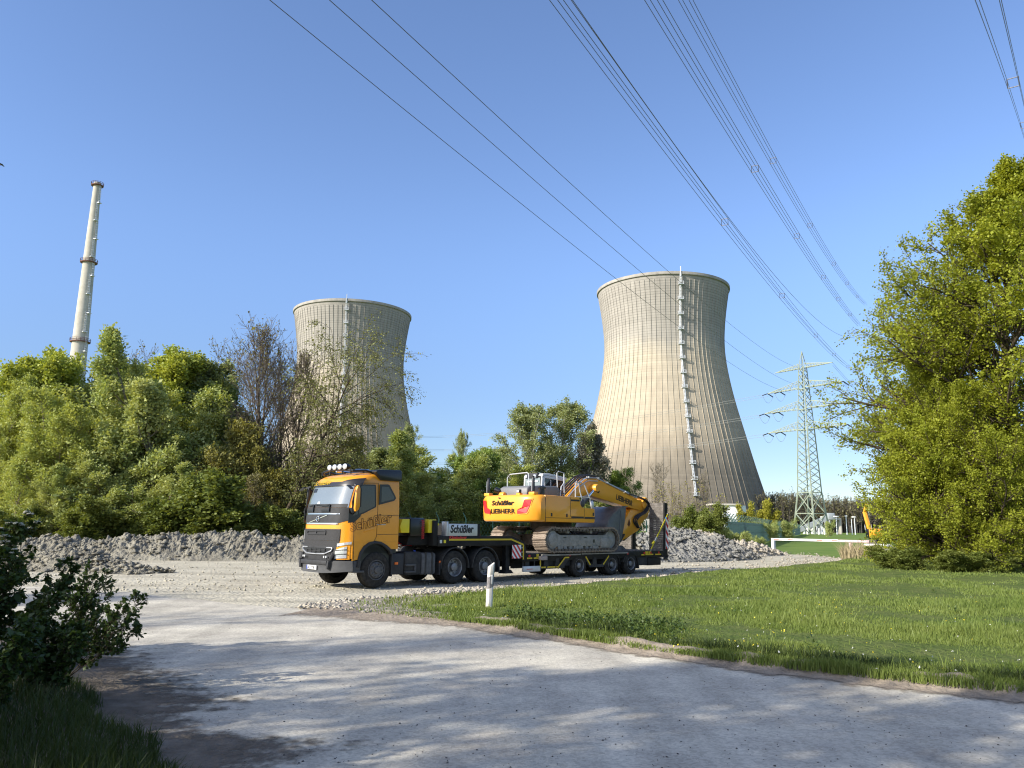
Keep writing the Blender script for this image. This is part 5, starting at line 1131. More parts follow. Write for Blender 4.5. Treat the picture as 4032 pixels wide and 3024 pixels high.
# roof lamp bar
b = MB(); pth = [(-.30, 2.10, 3.36), (-.46, 1.95, 3.42), (-.52, 1.6, 3.46), (-.53, 1.1, 3.475), (-.52, .6, 3.46), (-.46, .25, 3.42), (-.10, .10, 3.44), (.1, .1, 3.40)]
b.tube(pth, .035, 8); b.tube([(.1, 2.1, 3.40), (-.1, 2.1, 3.44), (-.3, 2.1, 3.36)], .035, 8)
for y in (.3, .75, 1.45, 1.9): b.bar((-.50, y, 3.33), (-.50, y, 3.45), .04)
rb = b.build('lamp_bar', P_blk, tr)
for k in range(4):
    y = .52+.29*k; w = MB(); w.lathe([(.085, .12), (.125, .04), (.128, -.02), (.12, -.035)], (-.54, y, 3.60), 'x', 16); w.v = [(p[0], p[1], (p[2]-3.6)*.72+3.555) for p in w.v]; lm = w.build('roof_lamp', P_blk, rb, smooth=True)
    w = MB(); w.lathe([(.118, -.035), (.10, -.052), (.05, -.062), (.004, -.064)], (-.54, y, 3.60), 'x', 16); w.v = [(p[0], p[1], (p[2]-3.6)*.72+3.555) for p in w.v]; w.build('lamp_lens', P_lens, lm, smooth=True)
for y in (.55, 1.6): b = MB(); b.lathe([(.03, .0), (.045, .12), (.05, .5)], (-.2, y, 3.47), 'x', 10); b.build('air_horn', P_chr, tr)
# wheels of the tractor
for x, st in ((.25, 'front'), (3.27, 'drive'), (4.60, 'drive')):
    for o in (-1, 1):
        y = YN-.0 if o < 0 else YF
        wheel(tr, x, y, .52, .32, o, .30, st, P_rimd if st == 'front' else P_rim)
        if st == 'drive': wheel(tr, x, y-o*.35, .52, .30, o, .30, st, P_rimd)
# chassis, tanks, steps
b = MB()
for y in (.72, 1.48): b.bb(-.5, 5.3, y-.045, y+.045, .68, .95)
for x in (1.3, 2.6, 3.9, 5.2): b.bb(x-.06, x+.06, .77, 1.43, .72, .9)
b.build('chassis_frame', P_frm, tr)
b = MB()
for x in (.25, 3.27, 4.6): b.lathe([(.11, .2), (.11, 2.0)], (x, 0, .52), 'y', 12)
b.ball((3.27, 1.1, .52), .24, 12); b.ball((4.6, 1.1, .52), .24, 12); b.build('axles', P_frm, tr)
b = MB(); b.bb(1.30, 1.92, YN+.02, .55, .33, 1.03); b.build('battery_box', P_frm, tr, bevel=.05)
b = MB(); b.bb(1.94, 2.52, YN+.03, .60, .32, .99); tk = b.build('fuel_tank', P_rimd, tr, bevel=.08)
b = MB()
for x in (2.10, 2.36): b.bb(x-.03, x+.03, YN+.02, .61, .31, 1.0)
b.build('tank_strap', P_frm, tk)
MB().bb(1.94, 2.9, YF-.6, YF-.05, .36, .96).build('air_tank_box', P_frm, tr, bevel=.06)
b = MB(); b.bb(.86, 1.28, YN+.05, .5, .36, .98); b.build('step_box', P_gry, tr, bevel=.02)
b = MB(); b.bb(1.30, 1.70, YN-.03, YN+.05, .60, .66); b.bb(1.30, 1.70, YN-.03, YN+.05, .40, .45); b.bb(1.63, 1.70, YN-.03, YN+.05, .45, .60); b.build('side_step', P_bump, tr, bevel=.01)
b = MB(); b.bb(-.55, -.16, YN-.0, YN+.25, .46, .52); b.bb(-.55, -.30, YN+.01, YN+.25, .52, .80); b.build('cab_step', P_bump, tr, bevel=.01)
MB().bb(.78, .82, YN-.01, .25, .32, 1.1).build('mudflap', P_gry, tr); MB().bb(.78, .82, YF-.3, YF, .32, 1.1).build('mudflap', P_gry, tr)
for x in (.92, 2.63): MB().bb(x, x+.10, YN-.012 if x < 2 else YN+.015, YN+.03, .66, .73).build('side_marker', P_or, tr)
b = MB(); b.lathe([(.035, 0), (.035, .04)], (1.76, .02, 1.03), 'z', 10); b.build('filler_cap', P_blu, tr)
for x, r0 in ((3.27, .60), (4.60, .60)):
    for y0, y1 in ((YN-.02, .58), (1.62, YF+.02)):
        b = MB(); A0 = [(x+r0*math.cos(a), .52+r0*1.06*math.sin(a)) for a in np.linspace(math.pi*1.02, -.02*math.pi, 17)]; A1 = [(x+(r0-.035)*math.cos(a), .52+(r0-.035)*1.06*math.sin(a)) for a in np.linspace(math.pi*1.02, -.02*math.pi, 17)]
        b.prism(A0+A1[::-1], 'y', y0, y1); fd = b.build('fender', P_frm, tr, smooth=True)
for x in (2.64, 5.22): MB().bb(x, x+.03, YN, .5, .30, .68).build('mudflap', P_gry, tr)
b = MB(); b.lathe([(.55, 1.08), (.50, 1.14), (.08, 1.15)], (3.75, 1.1, 0), 'z', 24); b.bb(3.2, 4.3, .6, 1.6, .95, 1.07); b.build('fifth_wheel', P_frm, tr)
b = MB(); b.tube([(1.05, .5, 1.6), (1.5, .45, 1.25), (2.0, .5, 1.2), (2.35, .7, 1.45)], .025, 6); b.tube([(1.05, .8, 1.55), (1.5, .75, 1.15), (2.0, .8, 1.2), (2.35, .9, 1.4)], .025, 6); b.build('air_hoses', P_red, tr)
# ------------------------------------------------------------------ low loader
tl = thing('low_loader_trailer', 'black low loader trailer with yellow outline stripes and two upright ramps at its tail', 'trailer', TO, TA)
b = MB(); b.prism([(2.55, 1.18), (5.9, 1.18), (6.32, 1.06), (6.32, .62), (6.50, .62), (6.50, 1.14), (6.42, 1.30), (5.80, 1.50), (2.55, 1.50)], 'y', YN, YN+.14); b.prism([(2.55, 1.18), (5.9, 1.18), (6.32, 1.06), (6.32, .62), (6.50, .62), (6.50, 1.14), (6.42, 1.30), (5.80, 1.50), (2.55, 1.50)], 'y', YF-.14, YF)
b.bb(2.55, 5.9, YN+.141, YF-.141, 1.20, 1.47); b.prism([(5.9, 1.2), (6.32, 1.06), (6.32, .62), (6.48, .62), (6.48, 1.14), (6.40, 1.28), (5.9, 1.47)], 'y', YN+.142, YF-.142); b.build('gooseneck', P_tbl, tl, bevel=.012)
b = MB(); b.prism([(1.55, 1.22), (2.55, 1.22), (2.55, 1.93), (1.9, 1.93), (1.62, 1.5)], 'y', .15, 2.05); b.bb(2.36, 2.55, YN+.02, YF-.02, 1.2, 1.99); b.build('headboard', P_tbl, tl, bevel=.015)
for y in (YN-.012, YF+.002):
    b = MB(); st = [(3.0, 1.385), (5.78, 1.385), (6.36, 1.20), (6.36, .70)]
    for a, c in zip(st[:-1], st[1:]): b.bar((a[0], y+.005, a[1]), (c[0], y+.005, c[1]), .055, .012, up=(0, 1, 0))
    b.build('reflective_stripe', P_yst, tl)
    b = MB(); b.bb(2.96, 4.20, y, y+.012, 1.51, 1.89); bd = b.build('side_board', P_alu, tl, bevel=.005)
    if y < 0:
        text('Schüßler', .34, P_let, bd, (3.03, y-.003, 1.615), (1, 0, 0), (0, 0, 1), bold=.012, shear=.16, fit=1.0)
        text('Kässbohrer', .13, P_red, tl, (3.0, y+.001, 1.415), (1, 0, 0), (0, 0, 1), name='maker_lettering', bold=.004, shear=.1, sx=1.2)
MB().bb(4.202, 4.32, YN+.001, YF-.001, 1.502, 1.90).build('side_post', P_tbl, tl); MB().bb(2.88, 2.955, YN-.01, .1, 1.502, 1.96).build('side_post', P_alu, tl, bevel=.01)
# wheel chocks and box behind the cab
for x, dx in ((1.18, .30), (2.22, .40)):
    b = MB(); b.prism([(x, 1.60), (x+.30, 1.60), (x+.30, 2.02), (x+.02, 2.02), (x-.12+dx*.2, 1.78)] if x < 2 else [(x, 1.60), (x+.22, 1.60), (x+.24, 1.66), (x+.44, 1.87), (x+.30, 2.02), (x, 2.02)], 'y', -.06, .26); b.build('wheel_chock', P_yw, tl, bevel=.012)
b = MB(); b.bb(1.52, 2.10, -.05, .75, 1.50, 2.06); b.build('tool_box', P_blk, tl, bevel=.05)
b = MB(); b.tube([(1.98+.05*math.cos(k*1.2), -.09+.05*math.sin(k*1.2), 2.0-k*.012-.0) for k in range(50)], .008, 5); b.build('coiled_air_hose', P_red, tl)
for x, m_ in ((2.62, P_alu), (2.78, P_yw)): MB().bb(x, x+.09, YN-.006, YN-.001, 1.28, 1.38).build('sticker', m_, tl)
b = MB(); b.lathe([(.05, .96), (.05, 1.2)], (3.75, 1.1, 0), 'z', 10); b.bb(2.6, 5.2, .5, 1.7, 1.155, 1.198); b.build('kingpin_plate', P_tbl, tl)
# warning boards, red and white diagonal stripes
def stripes(parent, p0, ux, uz, w, h, n, off, name='warning_board', flip=False):
    """board spanned by ux (w) and uz (h)"""
    p0 = Vector(p0); ux = Vector(ux); uz = Vector(uz); nn = ux.cross(uz); mb = MB()
    q = [p0, p0+ux*w, p0+ux*w+uz*h, p0+uz*h]; mb.add([tuple(v) for v in q]+[tuple(v-nn*.012) for v in q], [(0, 1, 2, 3), (7, 6, 5, 4), (0, 4, 5, 1), (1, 5, 6, 2), (2, 6, 7, 3), (3, 7, 4, 0)])
    bo = mb.build(name, P_wht, parent); st = MB(); a = h/n
    for k in range(-n, 2*n, 2):
        pts = []
        z0, z1 = k*a, k*a+a
        poly = [(0, z0), (0, z1), (w, z1-w*1.25), (w, z0-w*1.25)] if not flip else [(0, z0-w*1.25), (0, z1-w*1.25), (w, z1), (w, z0)]
        # clip to the board
        for ed in (0, h):
            out = []; keep = (lambda p: p[1] >= -1e-9) if ed == 0 else (lambda p: p[1] <= h+1e-9)
            for i in range(len(poly)):
                A, B = poly[i], poly[(i+1) % len(poly)]
                if keep(A): out.append(A)
                if keep(A) != keep(B): t = (ed-A[1])/(B[1]-A[1]); out.append((A[0]+(B[0]-A[0])*t, ed))
            poly = out
            if len(poly) < 3: break
        if len(poly) < 3: continue
        st.add([tuple(p0+ux*x+uz*z+nn*.003) for x, z in poly], [tuple(range(len(poly)))])
    st.build('red_stripes', P_red, bo); return bo
stripes(tl, (5.80, YN-.03, .74), (1, 0, 0), (0, 0, 1), .43, .46, 4, 0)
stripes(tl, (3.55, 1.5, .92), (0, -1, 0), (0, 0, 1), .5, .3, 3, 0, flip=True)
b = MB()
for z in (.80, .95, 1.10): b.ball((6.28, YN-.02, z), .028, 8)
b.build('lashing_eyes', P_sil, tl)
# landing leg, side cupboard
for y_ in (YN+.2, YF-.2): b = MB(); b.bb(5.62, 5.80, y_-.1, y_+.1, .30, 1.18); b.prism([(5.50, .24), (5.94, .24), (5.82, .36), (5.60, .36)], 'y', y_-.16, y_+.16); b.build('landing_leg', P_tbl, tl)
b = MB(); b.bb(6.34, 7.20, YN-.035, YN+.03, .27, .46); sb = b.build('side_guard', P_alu, tl, bevel=.01)
MB().bb(6.50, 6.80, YN-.039, YN-.036, .35, .372).build('red_reflector', P_red, sb)
b = MB()
for x in (6.38, 6.95): b.bb(x, x+.03, YN+.03, YN+.06, .40, .75)
b.bb(6.55, 6.75, YN+.08, YN+.2, .47, .72); b.build('hand_pump', P_frm, tl)
# bed
b = MB(); b.bb(6.50, 14.74, YN+.03, YF-.03, .62, .88); b.bb(6.50, 14.75, YN, YN+.029, .70, .885); b.bb(6.50, 14.75, YF-.029, YF, .70, .885); b.build('bed', P_tbl, tl, bevel=.006)
b = MB()
for x in np.arange(6.6, 14.55, .17): b.bb(x, x+.155, YN+.04, YF-.04, .882, .905)
b.build('deck_planks', P_wood, tl)
b = MB()
for y in (.55, 1.65): b.bb(6.5, 14.5, y-.09, y+.09, .36, .62)
b.bb(7.3, 8.6, YN+.06, YN+.10, .34, .40); b.bb(7.3, 8.9, YN+.10, YF-.1, .42, .61); b.build('bed_beams', P_tbl, tl)
y = YN-.006; b = MB()
for a, c in (((6.55, .73), (6.80, .73)), ((6.88, .73), (7.12, .73)), ((7.22, .70), (7.22, .42)), ((7.26, .40), (7.50, .40)), ((7.58, .40), (8.0, .40)), ((8.06, .40), (8.2, .40)), ((8.18, .42), (8.52, .72)), ((8.52, .72), (8.75, .72)), ((9.68, .74), (9.95, .42)), ((10.72, .42), (11.06, .74)), ((13.15, .74), (13.35, .74)), ((13.42, .745), (13.95, .745)), ((14.1, .74), (14.5, .74))): b.bar((a[0], y, a[1]), (c[0], y, c[1]), .05, .012, up=(0, 1, 0))
b.build('reflective_stripe', P_yst, tl)
b = MB(); b.bb(7.24, 8.15, YN, YN+.05, .34, .42); b.build('side_frame', P_frm, tl); b = MB(); b.prism([(8.15, .34), (8.42, .34), (8.78, .69), (8.50, .69), (8.12, .42)], 'y', YN, YN+.05); b.build('side_frame', P_frm, tl); b = MB(); b.prism([(9.62, .69), (9.75, .69), (10.02, .44), (10.66, .44), (10.98, .69), (11.12, .69), (10.74, .33), (9.94, .33)], 'y', YN, YN+.05); b.build('side_frame', P_frm, tl)
for x in (7.55, 8.15, 10.25):
    b = MB(); b.prism([(x-.07, .72), (x+.07, .72), (x+.13, .42), (x-.13, .42)], 'y', YN+.02, YN+.10); b.build('stake_pocket', P_frm, tl)
for x in (6.62, 7.42, 8.75, 12.2, 13.3, 13.75, 14.3): MB().bb(x, x+.09, YN-.012, YN-.001, .77, .85).build('side_reflector', P_red, tl)
for x, w in ((7.02, .12), (13.42, .20), (13.65, .15)): MB().bb(x, x+w, YN-.008, YN-.001, .775, .87).build('yellow_plate', P_yst, tl)
b = MB(); b.bb(7.25, 9.3, YN-.10, YN+.0, .80, .85); b.bb(9.4, 12.2, YN-.07, YN-.0, .815, .86); b.build('bed_extension', P_mud, tl)
b = MB(); b.bb(7.12, 7.45, YN-.14, YN-.002, .66, .79); b.build('timber_block', P_rubw if False else mat('pale_timber', (.40, .33, .28), .9, var=.15, vscale=8), tl, bevel=.01)
for x in (9.34, 11.27, 12.46):
    for o in (-1, 1):
        yy_ = YN if o < 0 else YF; wheel(tl, x, yy_, .41, .24, o, .245, 'trailer', P_rim); wheel(tl, x, yy_-o*.27, .41, .23, o, .245, 'trailer', P_rimd)
b = MB()
for x in (9.34, 11.27, 12.46): b.lathe([(.08, .1), (.08, 2.1)], (x, 0, .41), 'y', 10)
b.build('axles', P_frm, tl)
for x in (11.27, 12.46):
    b = MB(); A0 = [(x+.50*math.cos(a), .40+.46*math.sin(a)) for a in np.linspace(math.pi*.95, .0, 13)]; A1 = [(x+.475*math.cos(a), .40+.435*math.sin(a)) for a in np.linspace(math.pi*.95, .0, 13)]; b.prism(A0+A1[::-1], 'y', YN-.01, .5); b.build('fender', P_frm, tl)
MB().bb(12.96, 13.0, YN, .5, .2, .62).build('mudflap', P_gry, tl)
b = MB(); b.bb(13.05, 13.6, YN+.03, 1.2, .32, .69); b.build('tail_box', P_frm, tl, bevel=.02); b = MB(); b.bb(13.65, 14.55, YN+.04, YF-.04, .30, .61); b.build('tail_block', P_tbl, tl, bevel=.02)
MB().bb(14.56, 14.60, .0, 2.2, .45, .60).build('tail_light_board', P_red, tl)
b = MB(); b.prism([(11.95, .905), (13.0, .905), (12.7, 1.10), (12.25, 1.10)], 'y', .45, .75); b.build('deck_hump', P_wood, tl, bevel=.01)
# loading ramps, upright at the tail
RX = .86
for y0 in (-.13, 1.55):
    b = MB(); pr = [(13.86, .90), (14.15, .90), (14.26, 2.88), (13.97, 2.92)]
    for ya, yb in ((y0, y0+.05), (y0+.73, y0+.78)): b.prism([(13.90+RX, .50), (14.16+RX, .50), (14.24+RX, 2.86), (14.0+RX, 2.90)], 'y', ya, yb)
    rm = b.build('ramp', P_tbl, tl, bevel=.006)
    b = MB()
    for k in range(24):
        z = .62+k*.094; x = 13.90+RX+.10*(z-.56)/2.34; b.bb(x-.012, x+.05, y0+.052, y0+.728, z, z+.086)
    b.build('ramp_planks', P_wood, rm)
    b = MB()
    for y_ in (y0+.12, y0+.62): b.ball((14.02+RX, y_, 2.93), .03, 6)
    b.build('ramp_studs', P_frm, rm)
    if y0 < 0: stripes(rm, (14.02+RX, y0-.012, .95), (1, 0, .0), (.04, 0, 1), .18, 1.35, 8, 0)
b = MB(); b.tube([(14.5, -.18, .75), (14.75, -.2, .55), (14.95, -.18, .62), (15.02, -.18, .85)], .02, 5); b.build('tail_cable', P_hose, tl)
# ratchet strap holding the ramp
stp = thing('ratchet_strap', 'yellow ratchet strap slanting from the trailer bed up to the loading ramp', 'strap', TO, TA)
b = MB(); A_, B_ = Vector((13.72, -.22, .96)), Vector((15.0, -.20, 2.40)); b.bar(A_, B_, .055, .012, up=(0, 1, 0)); b.tube([A_+Vector((.03, -.02, .22)), A_+Vector((.10, -.04, .27)), A_+Vector((.16, -.02, .33))], .025, 5); b.build('webbing', P_yw, stp)
b = MB(); M_ = A_.lerp(B_, .22); b.bar(M_, A_.lerp(B_, .33), .075, .05, up=(0, 1, 0)); b.build('ratchet', P_sil, stp, bevel=.006)
b = MB(); b.bar(A_.lerp(B_, .86), A_.lerp(B_, .90), .06, .016, up=(0, 1, 0)); b.build('blue_tag', mat('tag_blue', (.05, .35, .75), .5), stp)
b = MB(); b.bar(A_, A_+Vector((-.02, 0, -.09)), .03); b.bar(B_, B_+Vector((0, .04, .04)), .03); b.build('hook', P_sil, stp)
chn = MB(); chn.tube([(3.9+i*.12, .3+.004*i, 1.525) for i in range(8)], .03, 5); rc = chn.build('red_chain', P_red); rc.location = TO; rc.rotation_euler = (0, 0, TA); tag(rc, 'red lashing chain lying on the gooseneck before the far track', 'chain')
# ================================================================== EXCAVATOR on the trailer
EO = Vector((9.2, 1.1, .905)); EW = TO+Matrix.Rotation(TA, 3, 'Z') @ EO
ex = thing('crawler_excavator', 'large yellow crawler excavator with folded boom loaded on the low loader, its counterweight facing left', 'excavator', EW, TA)
def eb(b, name, m, parent=None, **k): return b.build(name, m, parent or ex, off=EO, **k)
# crawler tracks
def track(y0, y1):
    xs0, xs1, zt, zb, r = 7.72, 11.05, 1.80, .93, .43
    cz = (zt+zb)/2; pts = []
    for a in np.linspace(math.pi/2, 3*math.pi/2, 15): pts.append((xs0+r*math.cos(a), cz+r*math.sin(a)))
    for x in np.linspace(xs0, xs1, 26)[1:-1]: pts.append((x, zb+.005))
    for a in np.linspace(-math.pi/2, math.pi/2, 15): pts.append((xs1+r*math.cos(a), cz+r*math.sin(a)))
    for x in np.linspace(xs1, xs0, 26)[1:-1]:
        t = (x-xs0)/(xs1-xs0); pts.append((x, zt-.035*math.sin(math.pi*((t*3) % 1))))
    # resample to shoes
    P = np.array(pts+[pts[0]]); s = np.r_[0, np.cumsum(np.hypot(*np.diff(P, axis=0).T))]; n = 50; q = np.arange(n)*s[-1]/n
    X = np.interp(q, s, P[:, 0]); Z = np.interp(q, s, P[:, 1]); b = MB(); cb = MB()
    for i in range(n):
        a = Vector((X[i-1], 0, Z[i-1])); c = Vector((X[(i+1) % n], 0, Z[(i+1) % n])); d = (c-a).normalized(); o = Vector((X[i], 0, Z[i])); nn = Vector((-d.z, 0, d.x)); h = s[-1]/n*.46
        if nn.dot(o-Vector(((xs0+xs1)/2, 0, cz))) < 0: nn = -nn
        def qd(bm, e0, e1, t0, t1, ya, yb):
            v = [o+d*e0+nn*t0, o+d*e1+nn*t0, o+d*e1+nn*t1, o+d*e0+nn*t1]; bm.add([(p.x, ya, p.z) for p in v]+[(p.x, yb, p.z) for p in v], [(0, 1, 2, 3), (7, 6, 5, 4), (0, 4, 5, 1), (1, 5, 6, 2), (2, 6, 7, 3), (3, 7, 4, 0)])
        qd(b, -h, h, -.025, .0, y0, y1); qd(b, -h, -h+.025, .0, .04, y0, y1); qd(b, -.01, .015, .0, .035, y0, y1); qd(b, h-.025, h, .0, .04, y0, y1)
        qd(cb, -h*.95, h*.55, -.10, -.026, y0+.02, y0+.09); qd(cb, -h*.95, h*.55, -.10, -.026, (y0+y1)/2-.05, (y0+y1)/2+.05)
    tk = eb(b, 'track', P_trk); eb(cb, 'chain', P_trkd, tk)
    out = y0
    f = MB(); f.prism([(7.80, 1.12), (7.95, 1.60), (8.05, 1.585), (8.15, 1.53), (10.9, 1.53), (10.98, 1.48), (10.98, 1.12)], 'y', y0+.10, y1-.10); f.prism([(10.45, 1.05), (10.95, 1.05), (11.2, 1.25), (11.2, 1.4), (10.45, 1.45)], 'y', y0+.07, y1-.07); fr_ = eb(f, 'track_frame', P_mud, tk, bevel=.015)
    f = MB()
    for x in (8.45, 8.75, 9.0, 9.35, 9.65, 9.95, 10.25): f.lathe([(.09, y0+.10), (.10, y0+.14), (.10, y1-.14)], (x, 0, 1.06), 'y', 12)
    for x in (8.60, 9.9): f.lathe([(.07, y0+.10), (.07, y1-.1)], (x, 0, 1.66), 'y', 12)
    for x in (8.15, 9.15, 10.1): f.prism([(x-.14, 1.13), (x+.14, 1.13), (x+.12, .99), (x+.05, .955), (x-.05, .955), (x-.12, .99)], 'y', y0+.07, y0+.10)
    eb(f, 'rollers', P_mud, tk, smooth=True)
    f = MB(); f.lathe([(.34, y0+.12), (.34, y0+.08), (.23, y0+.06), (.22, y0+.03), (.20, y0+.02), (.004, y0+.02)], (xs0-.02, 0, cz), 'y', 24, cap=False); f.lathe([(.33, y1-.12), (.33, y0+.12)], (xs0-.02, 0, cz), 'y', 24); eb(f, 'sprocket', P_mud, tk, smooth=True); f = MB(); f.lathe([(.33, y1-.12), (.33, y0+.12)], (xs1, 0, cz), 'y', 24); eb(f, 'idler', P_mud, tk, smooth=True)
    f = MB()
    for x in (8.3, 9.45): f.prism([(x, 1.46), (x+.16, 1.46), (x+.22, 1.43), (x+.06, 1.43)], 'y', y0+.094, y0+.1)
    f.bb(10.0, 10.1, y0+.094, y0+.1, 1.25, 1.37); eb(f, 'frame_slots', P_blk, fr_)
track(-.35, .30); track(1.90, 2.55)
b = MB(); b.bb(8.3, 10.2, .31, 1.89, 1.15, 1.55); b.lathe([(.72, 1.5), (.72, 2.0), (.80, 2.0), (.80, 1.75), (.85, 1.75)], (9.1, 1.1, 0), 'z', 36, cap=False); eb(b, 'undercarriage', P_trkd)
# upper structure: counterweight (curved rear) and side housings
U0, U1, Z0, Z1 = -.40, 2.60, 2.0, 2.96
b = MB(); rings = []
for z, i_ in ((2.0, .06), (2.03, .02), (2.08, 0), (2.5, -.02), (2.84, .0), (2.92, .03), (2.955, .08), (2.965, .16)):
    r = []
    for s in np.linspace(-1, 1, 33): r.append((6.58+i_+.30*abs(s)**6+.10*s*s, 1.1+s*(1.50-i_), z))
    r += [(7.20, 1.1+1.5-i_, z), (7.20, 1.1-1.5+i_, z)]; rings.append(r)
n = len(rings[0]); b.add([p for r in rings for p in r], [(i*n+k, i*n+(k+1) % n, (i+1)*n+(k+1) % n, (i+1)*n+k) for i in range(len(rings)-1) for k in range(n)]+[tuple(range(n)), tuple((len(rings)-1)*n+k for k in range(n))])
cw = eb(b, 'counterweight', P_exc, smooth=True)
cf = lambda y, off=.0: 6.58-.02+.30*abs((y-1.1)/1.5)**6+.10*((y-1.1)/1.5)**2-off
def decal(pts, off, name, m, parent, sub=6):
    b = MB(); P = []; n = len(pts)
    b.add([(cf(y, off), y, z) for y, z in pts], [tuple(range(n))]); b.add([(cf(y, off-.02), y, z) for y, z in pts], [tuple(range(n))])
    b.f += [(i, (i+1) % n, n+(i+1) % n, n+i) for i in range(n)]; b.mi += [0]*n
    return eb(b, name, m, parent)
for s in (-1, 1):
    q = [(1.28, 2.78), (1.02, 2.76), (.97, 2.60), (.93, 2.50), (.76, 2.44), (.72, 2.40), (.72, 2.27), (1.08, 2.30), (1.14, 2.36), (1.22, 2.55)]
    q = [(1.1-s*y, z) for y, z in q]
    decal([(1.1+(y-1.1)*1.03-s*.0, 2.52+(z-2.52)*1.14) for y, z in q], .012, 'reflector_surround', P_exc, cw); decal(q, .026, 'rear_reflector', P_red, cw)
t1 = text('LIEBHERR', .225, P_let, cw, (cf(1.1, .012), 1.80, 2.295), (0, -1, 0), (0, 0, 1), name='maker_lettering', bold=.007, fit=1.30, off=EO)
t2 = text('Schüßler', .235, P_let, cw, (cf(1.1, .012), 1.75, 2.59), (0, -1, -.0), (0, 0, 1), name='owner_lettering', bold=.008, shear=.16, fit=1.20, off=EO)
for q in (t1, t2):
    for v in q.data.vertices: v.co.x = cf(v.co.y+EO.y, .010)-EO.x
b = MB(); F4 = [(1.98, 2.26), (.66, 2.26), (.66, 2.50), (1.98, 2.50)]
for i in range(4): b.bar((cf(F4[i][0]), F4[i][0], F4[i][1]), (cf(F4[(i+1) % 4][0]), F4[(i+1) % 4][0], F4[(i+1) % 4][1]), .018)
eb(b, 'badge_recess', P_exc, cw); b = MB(); b.bb(cf(1.3, .012), cf(1.3), 1.27, 1.37, 2.83, 2.87); eb(b, 'rear_camera', P_blk, cw)
side_poly = [(7.21, 2.0), (9.92, 1.99), (9.95, 2.06), (9.95, 2.52), (9.30, 2.54), (9.20, 2.58), (9.13, 2.66), (9.10, 2.86), (9.02, 2.93), (7.21, 2.955)]
b = MB(); b.prism(side_poly, 'y', U0, .45); eb(b, 'side_housing', P_exc, bevel=.03)
b = MB(); b.prism([(7.21, 2.0), (9.3, 2.0), (9.3, 2.93), (7.21, 2.955)], 'y', 1.75, U1); b.bb(9.3, 10.4, 1.6, U1, 2.0, 2.15); eb(b, 'side_housing', P_exc, bevel=.03)
b = MB(); b.bb(7.21, 9.9, .451, 1.749, 2.02, 2.75); eb(b, 'machine_deck', P_exc)
b = MB(); y = U0
for a, c in (((7.22, 2.0), (7.22, 2.95)), ((7.22, 2.15), (9.95, 2.13)), ((8.55, 2.2), (8.55, 2.9)), ((9.33, 2.15), (9.33, 2.53))): b.bar((a[0], y, a[1]), (c[0], y, c[1]), .012, .012, up=(0, 1, 0))
for x, z in ((7.50, 2.20), (8.32, 2.18), (9.82, 2.25)): b.bb(x, x+.07, y-.012, y-.0005, z, z+.12)
b.bb(8.60, 9.30, y-.006, y-.0005, 2.155, 2.215); b.bb(9.36, 9.93, y-.006, y-.0005, 2.145, 2.205); b.bb(8.58, 9.06, y-.006, y-.0005, 2.77, 2.835); eb(b, 'latches_and_grilles', P_gry)
# hood, exhaust, beacons, lamps on top
b = MB(); b.prism([(7.2, 2.96), (7.25, 3.25), (7.40, 3.32), (8.85, 3.36), (9.0, 3.30), (9.05, 2.96)], 'y', .55, 2.05); hd = eb(b, 'engine_hood', P_hood, bevel=.06)
b = MB()
for x in (7.9,): b.bar((x, .55, 3.0), (x, .55, 3.28), .02); b.bar((x, .55, 3.335), (x, 2.05, 3.335), .02)
eb(b, 'hood_seam', P_blk, hd)
b = MB(); b.tube([(7.0, 1.75, 3.0), (6.95, 1.75, 3.12), (6.88, 1.9, 3.18)], .085, 10, .11); eb(b, 'exhaust', P_blk)
for y in (2.35, -.05):
    b = MB(); b.bb(6.85, 7.05, y-.14, y+.14, 2.955, 3.06); eb(b, 'rail_bracket', P_exc, bevel=.01)
    b = MB(); b.lathe([(.055, 3.06), (.055, 3.55), (.045, 3.58), (.05, 3.62), (.03, 3.64)], (6.95, y, 0), 'z', 12); eb(b, 'folded_beacon', P_blk, smooth=True)
    b = MB(); b.bar((6.90, y+.035, 3.08), (6.90, y+.035, 3.5), .02); eb(b, 'beacon_strip', P_sil)
b = MB(); b.bb(6.80, 6.92, .52, .66, 3.03, 3.16); lm = eb(b, 'work_lamp', P_blk, bevel=.012); b = MB(); b.bb(6.79, 6.799, .54, .64, 3.05, 3.14); eb(b, 'lamp_lens', P_lens, lm); b = MB(); b.bb(6.8, 6.95, .5, .68, 2.955, 3.03); eb(b, 'lamp_bracket', P_exc)
b = MB(); b.prism([(6.78, 2.955), (7.0, 2.955), (6.95, 3.06), (6.9, 3.09), (6.83, 3.06)], 'y', 1.38, 1.62); eb(b, 'lifting_eye', P_exc, bevel=.02)
b = MB(); b.lathe([(.10, 2.96), (.10, 3.16), (.15, 3.18), (.15, 3.26), (.06, 3.30)], (7.35, -.1, 0), 'z', 14); eb(b, 'air_precleaner', P_blk, smooth=True)
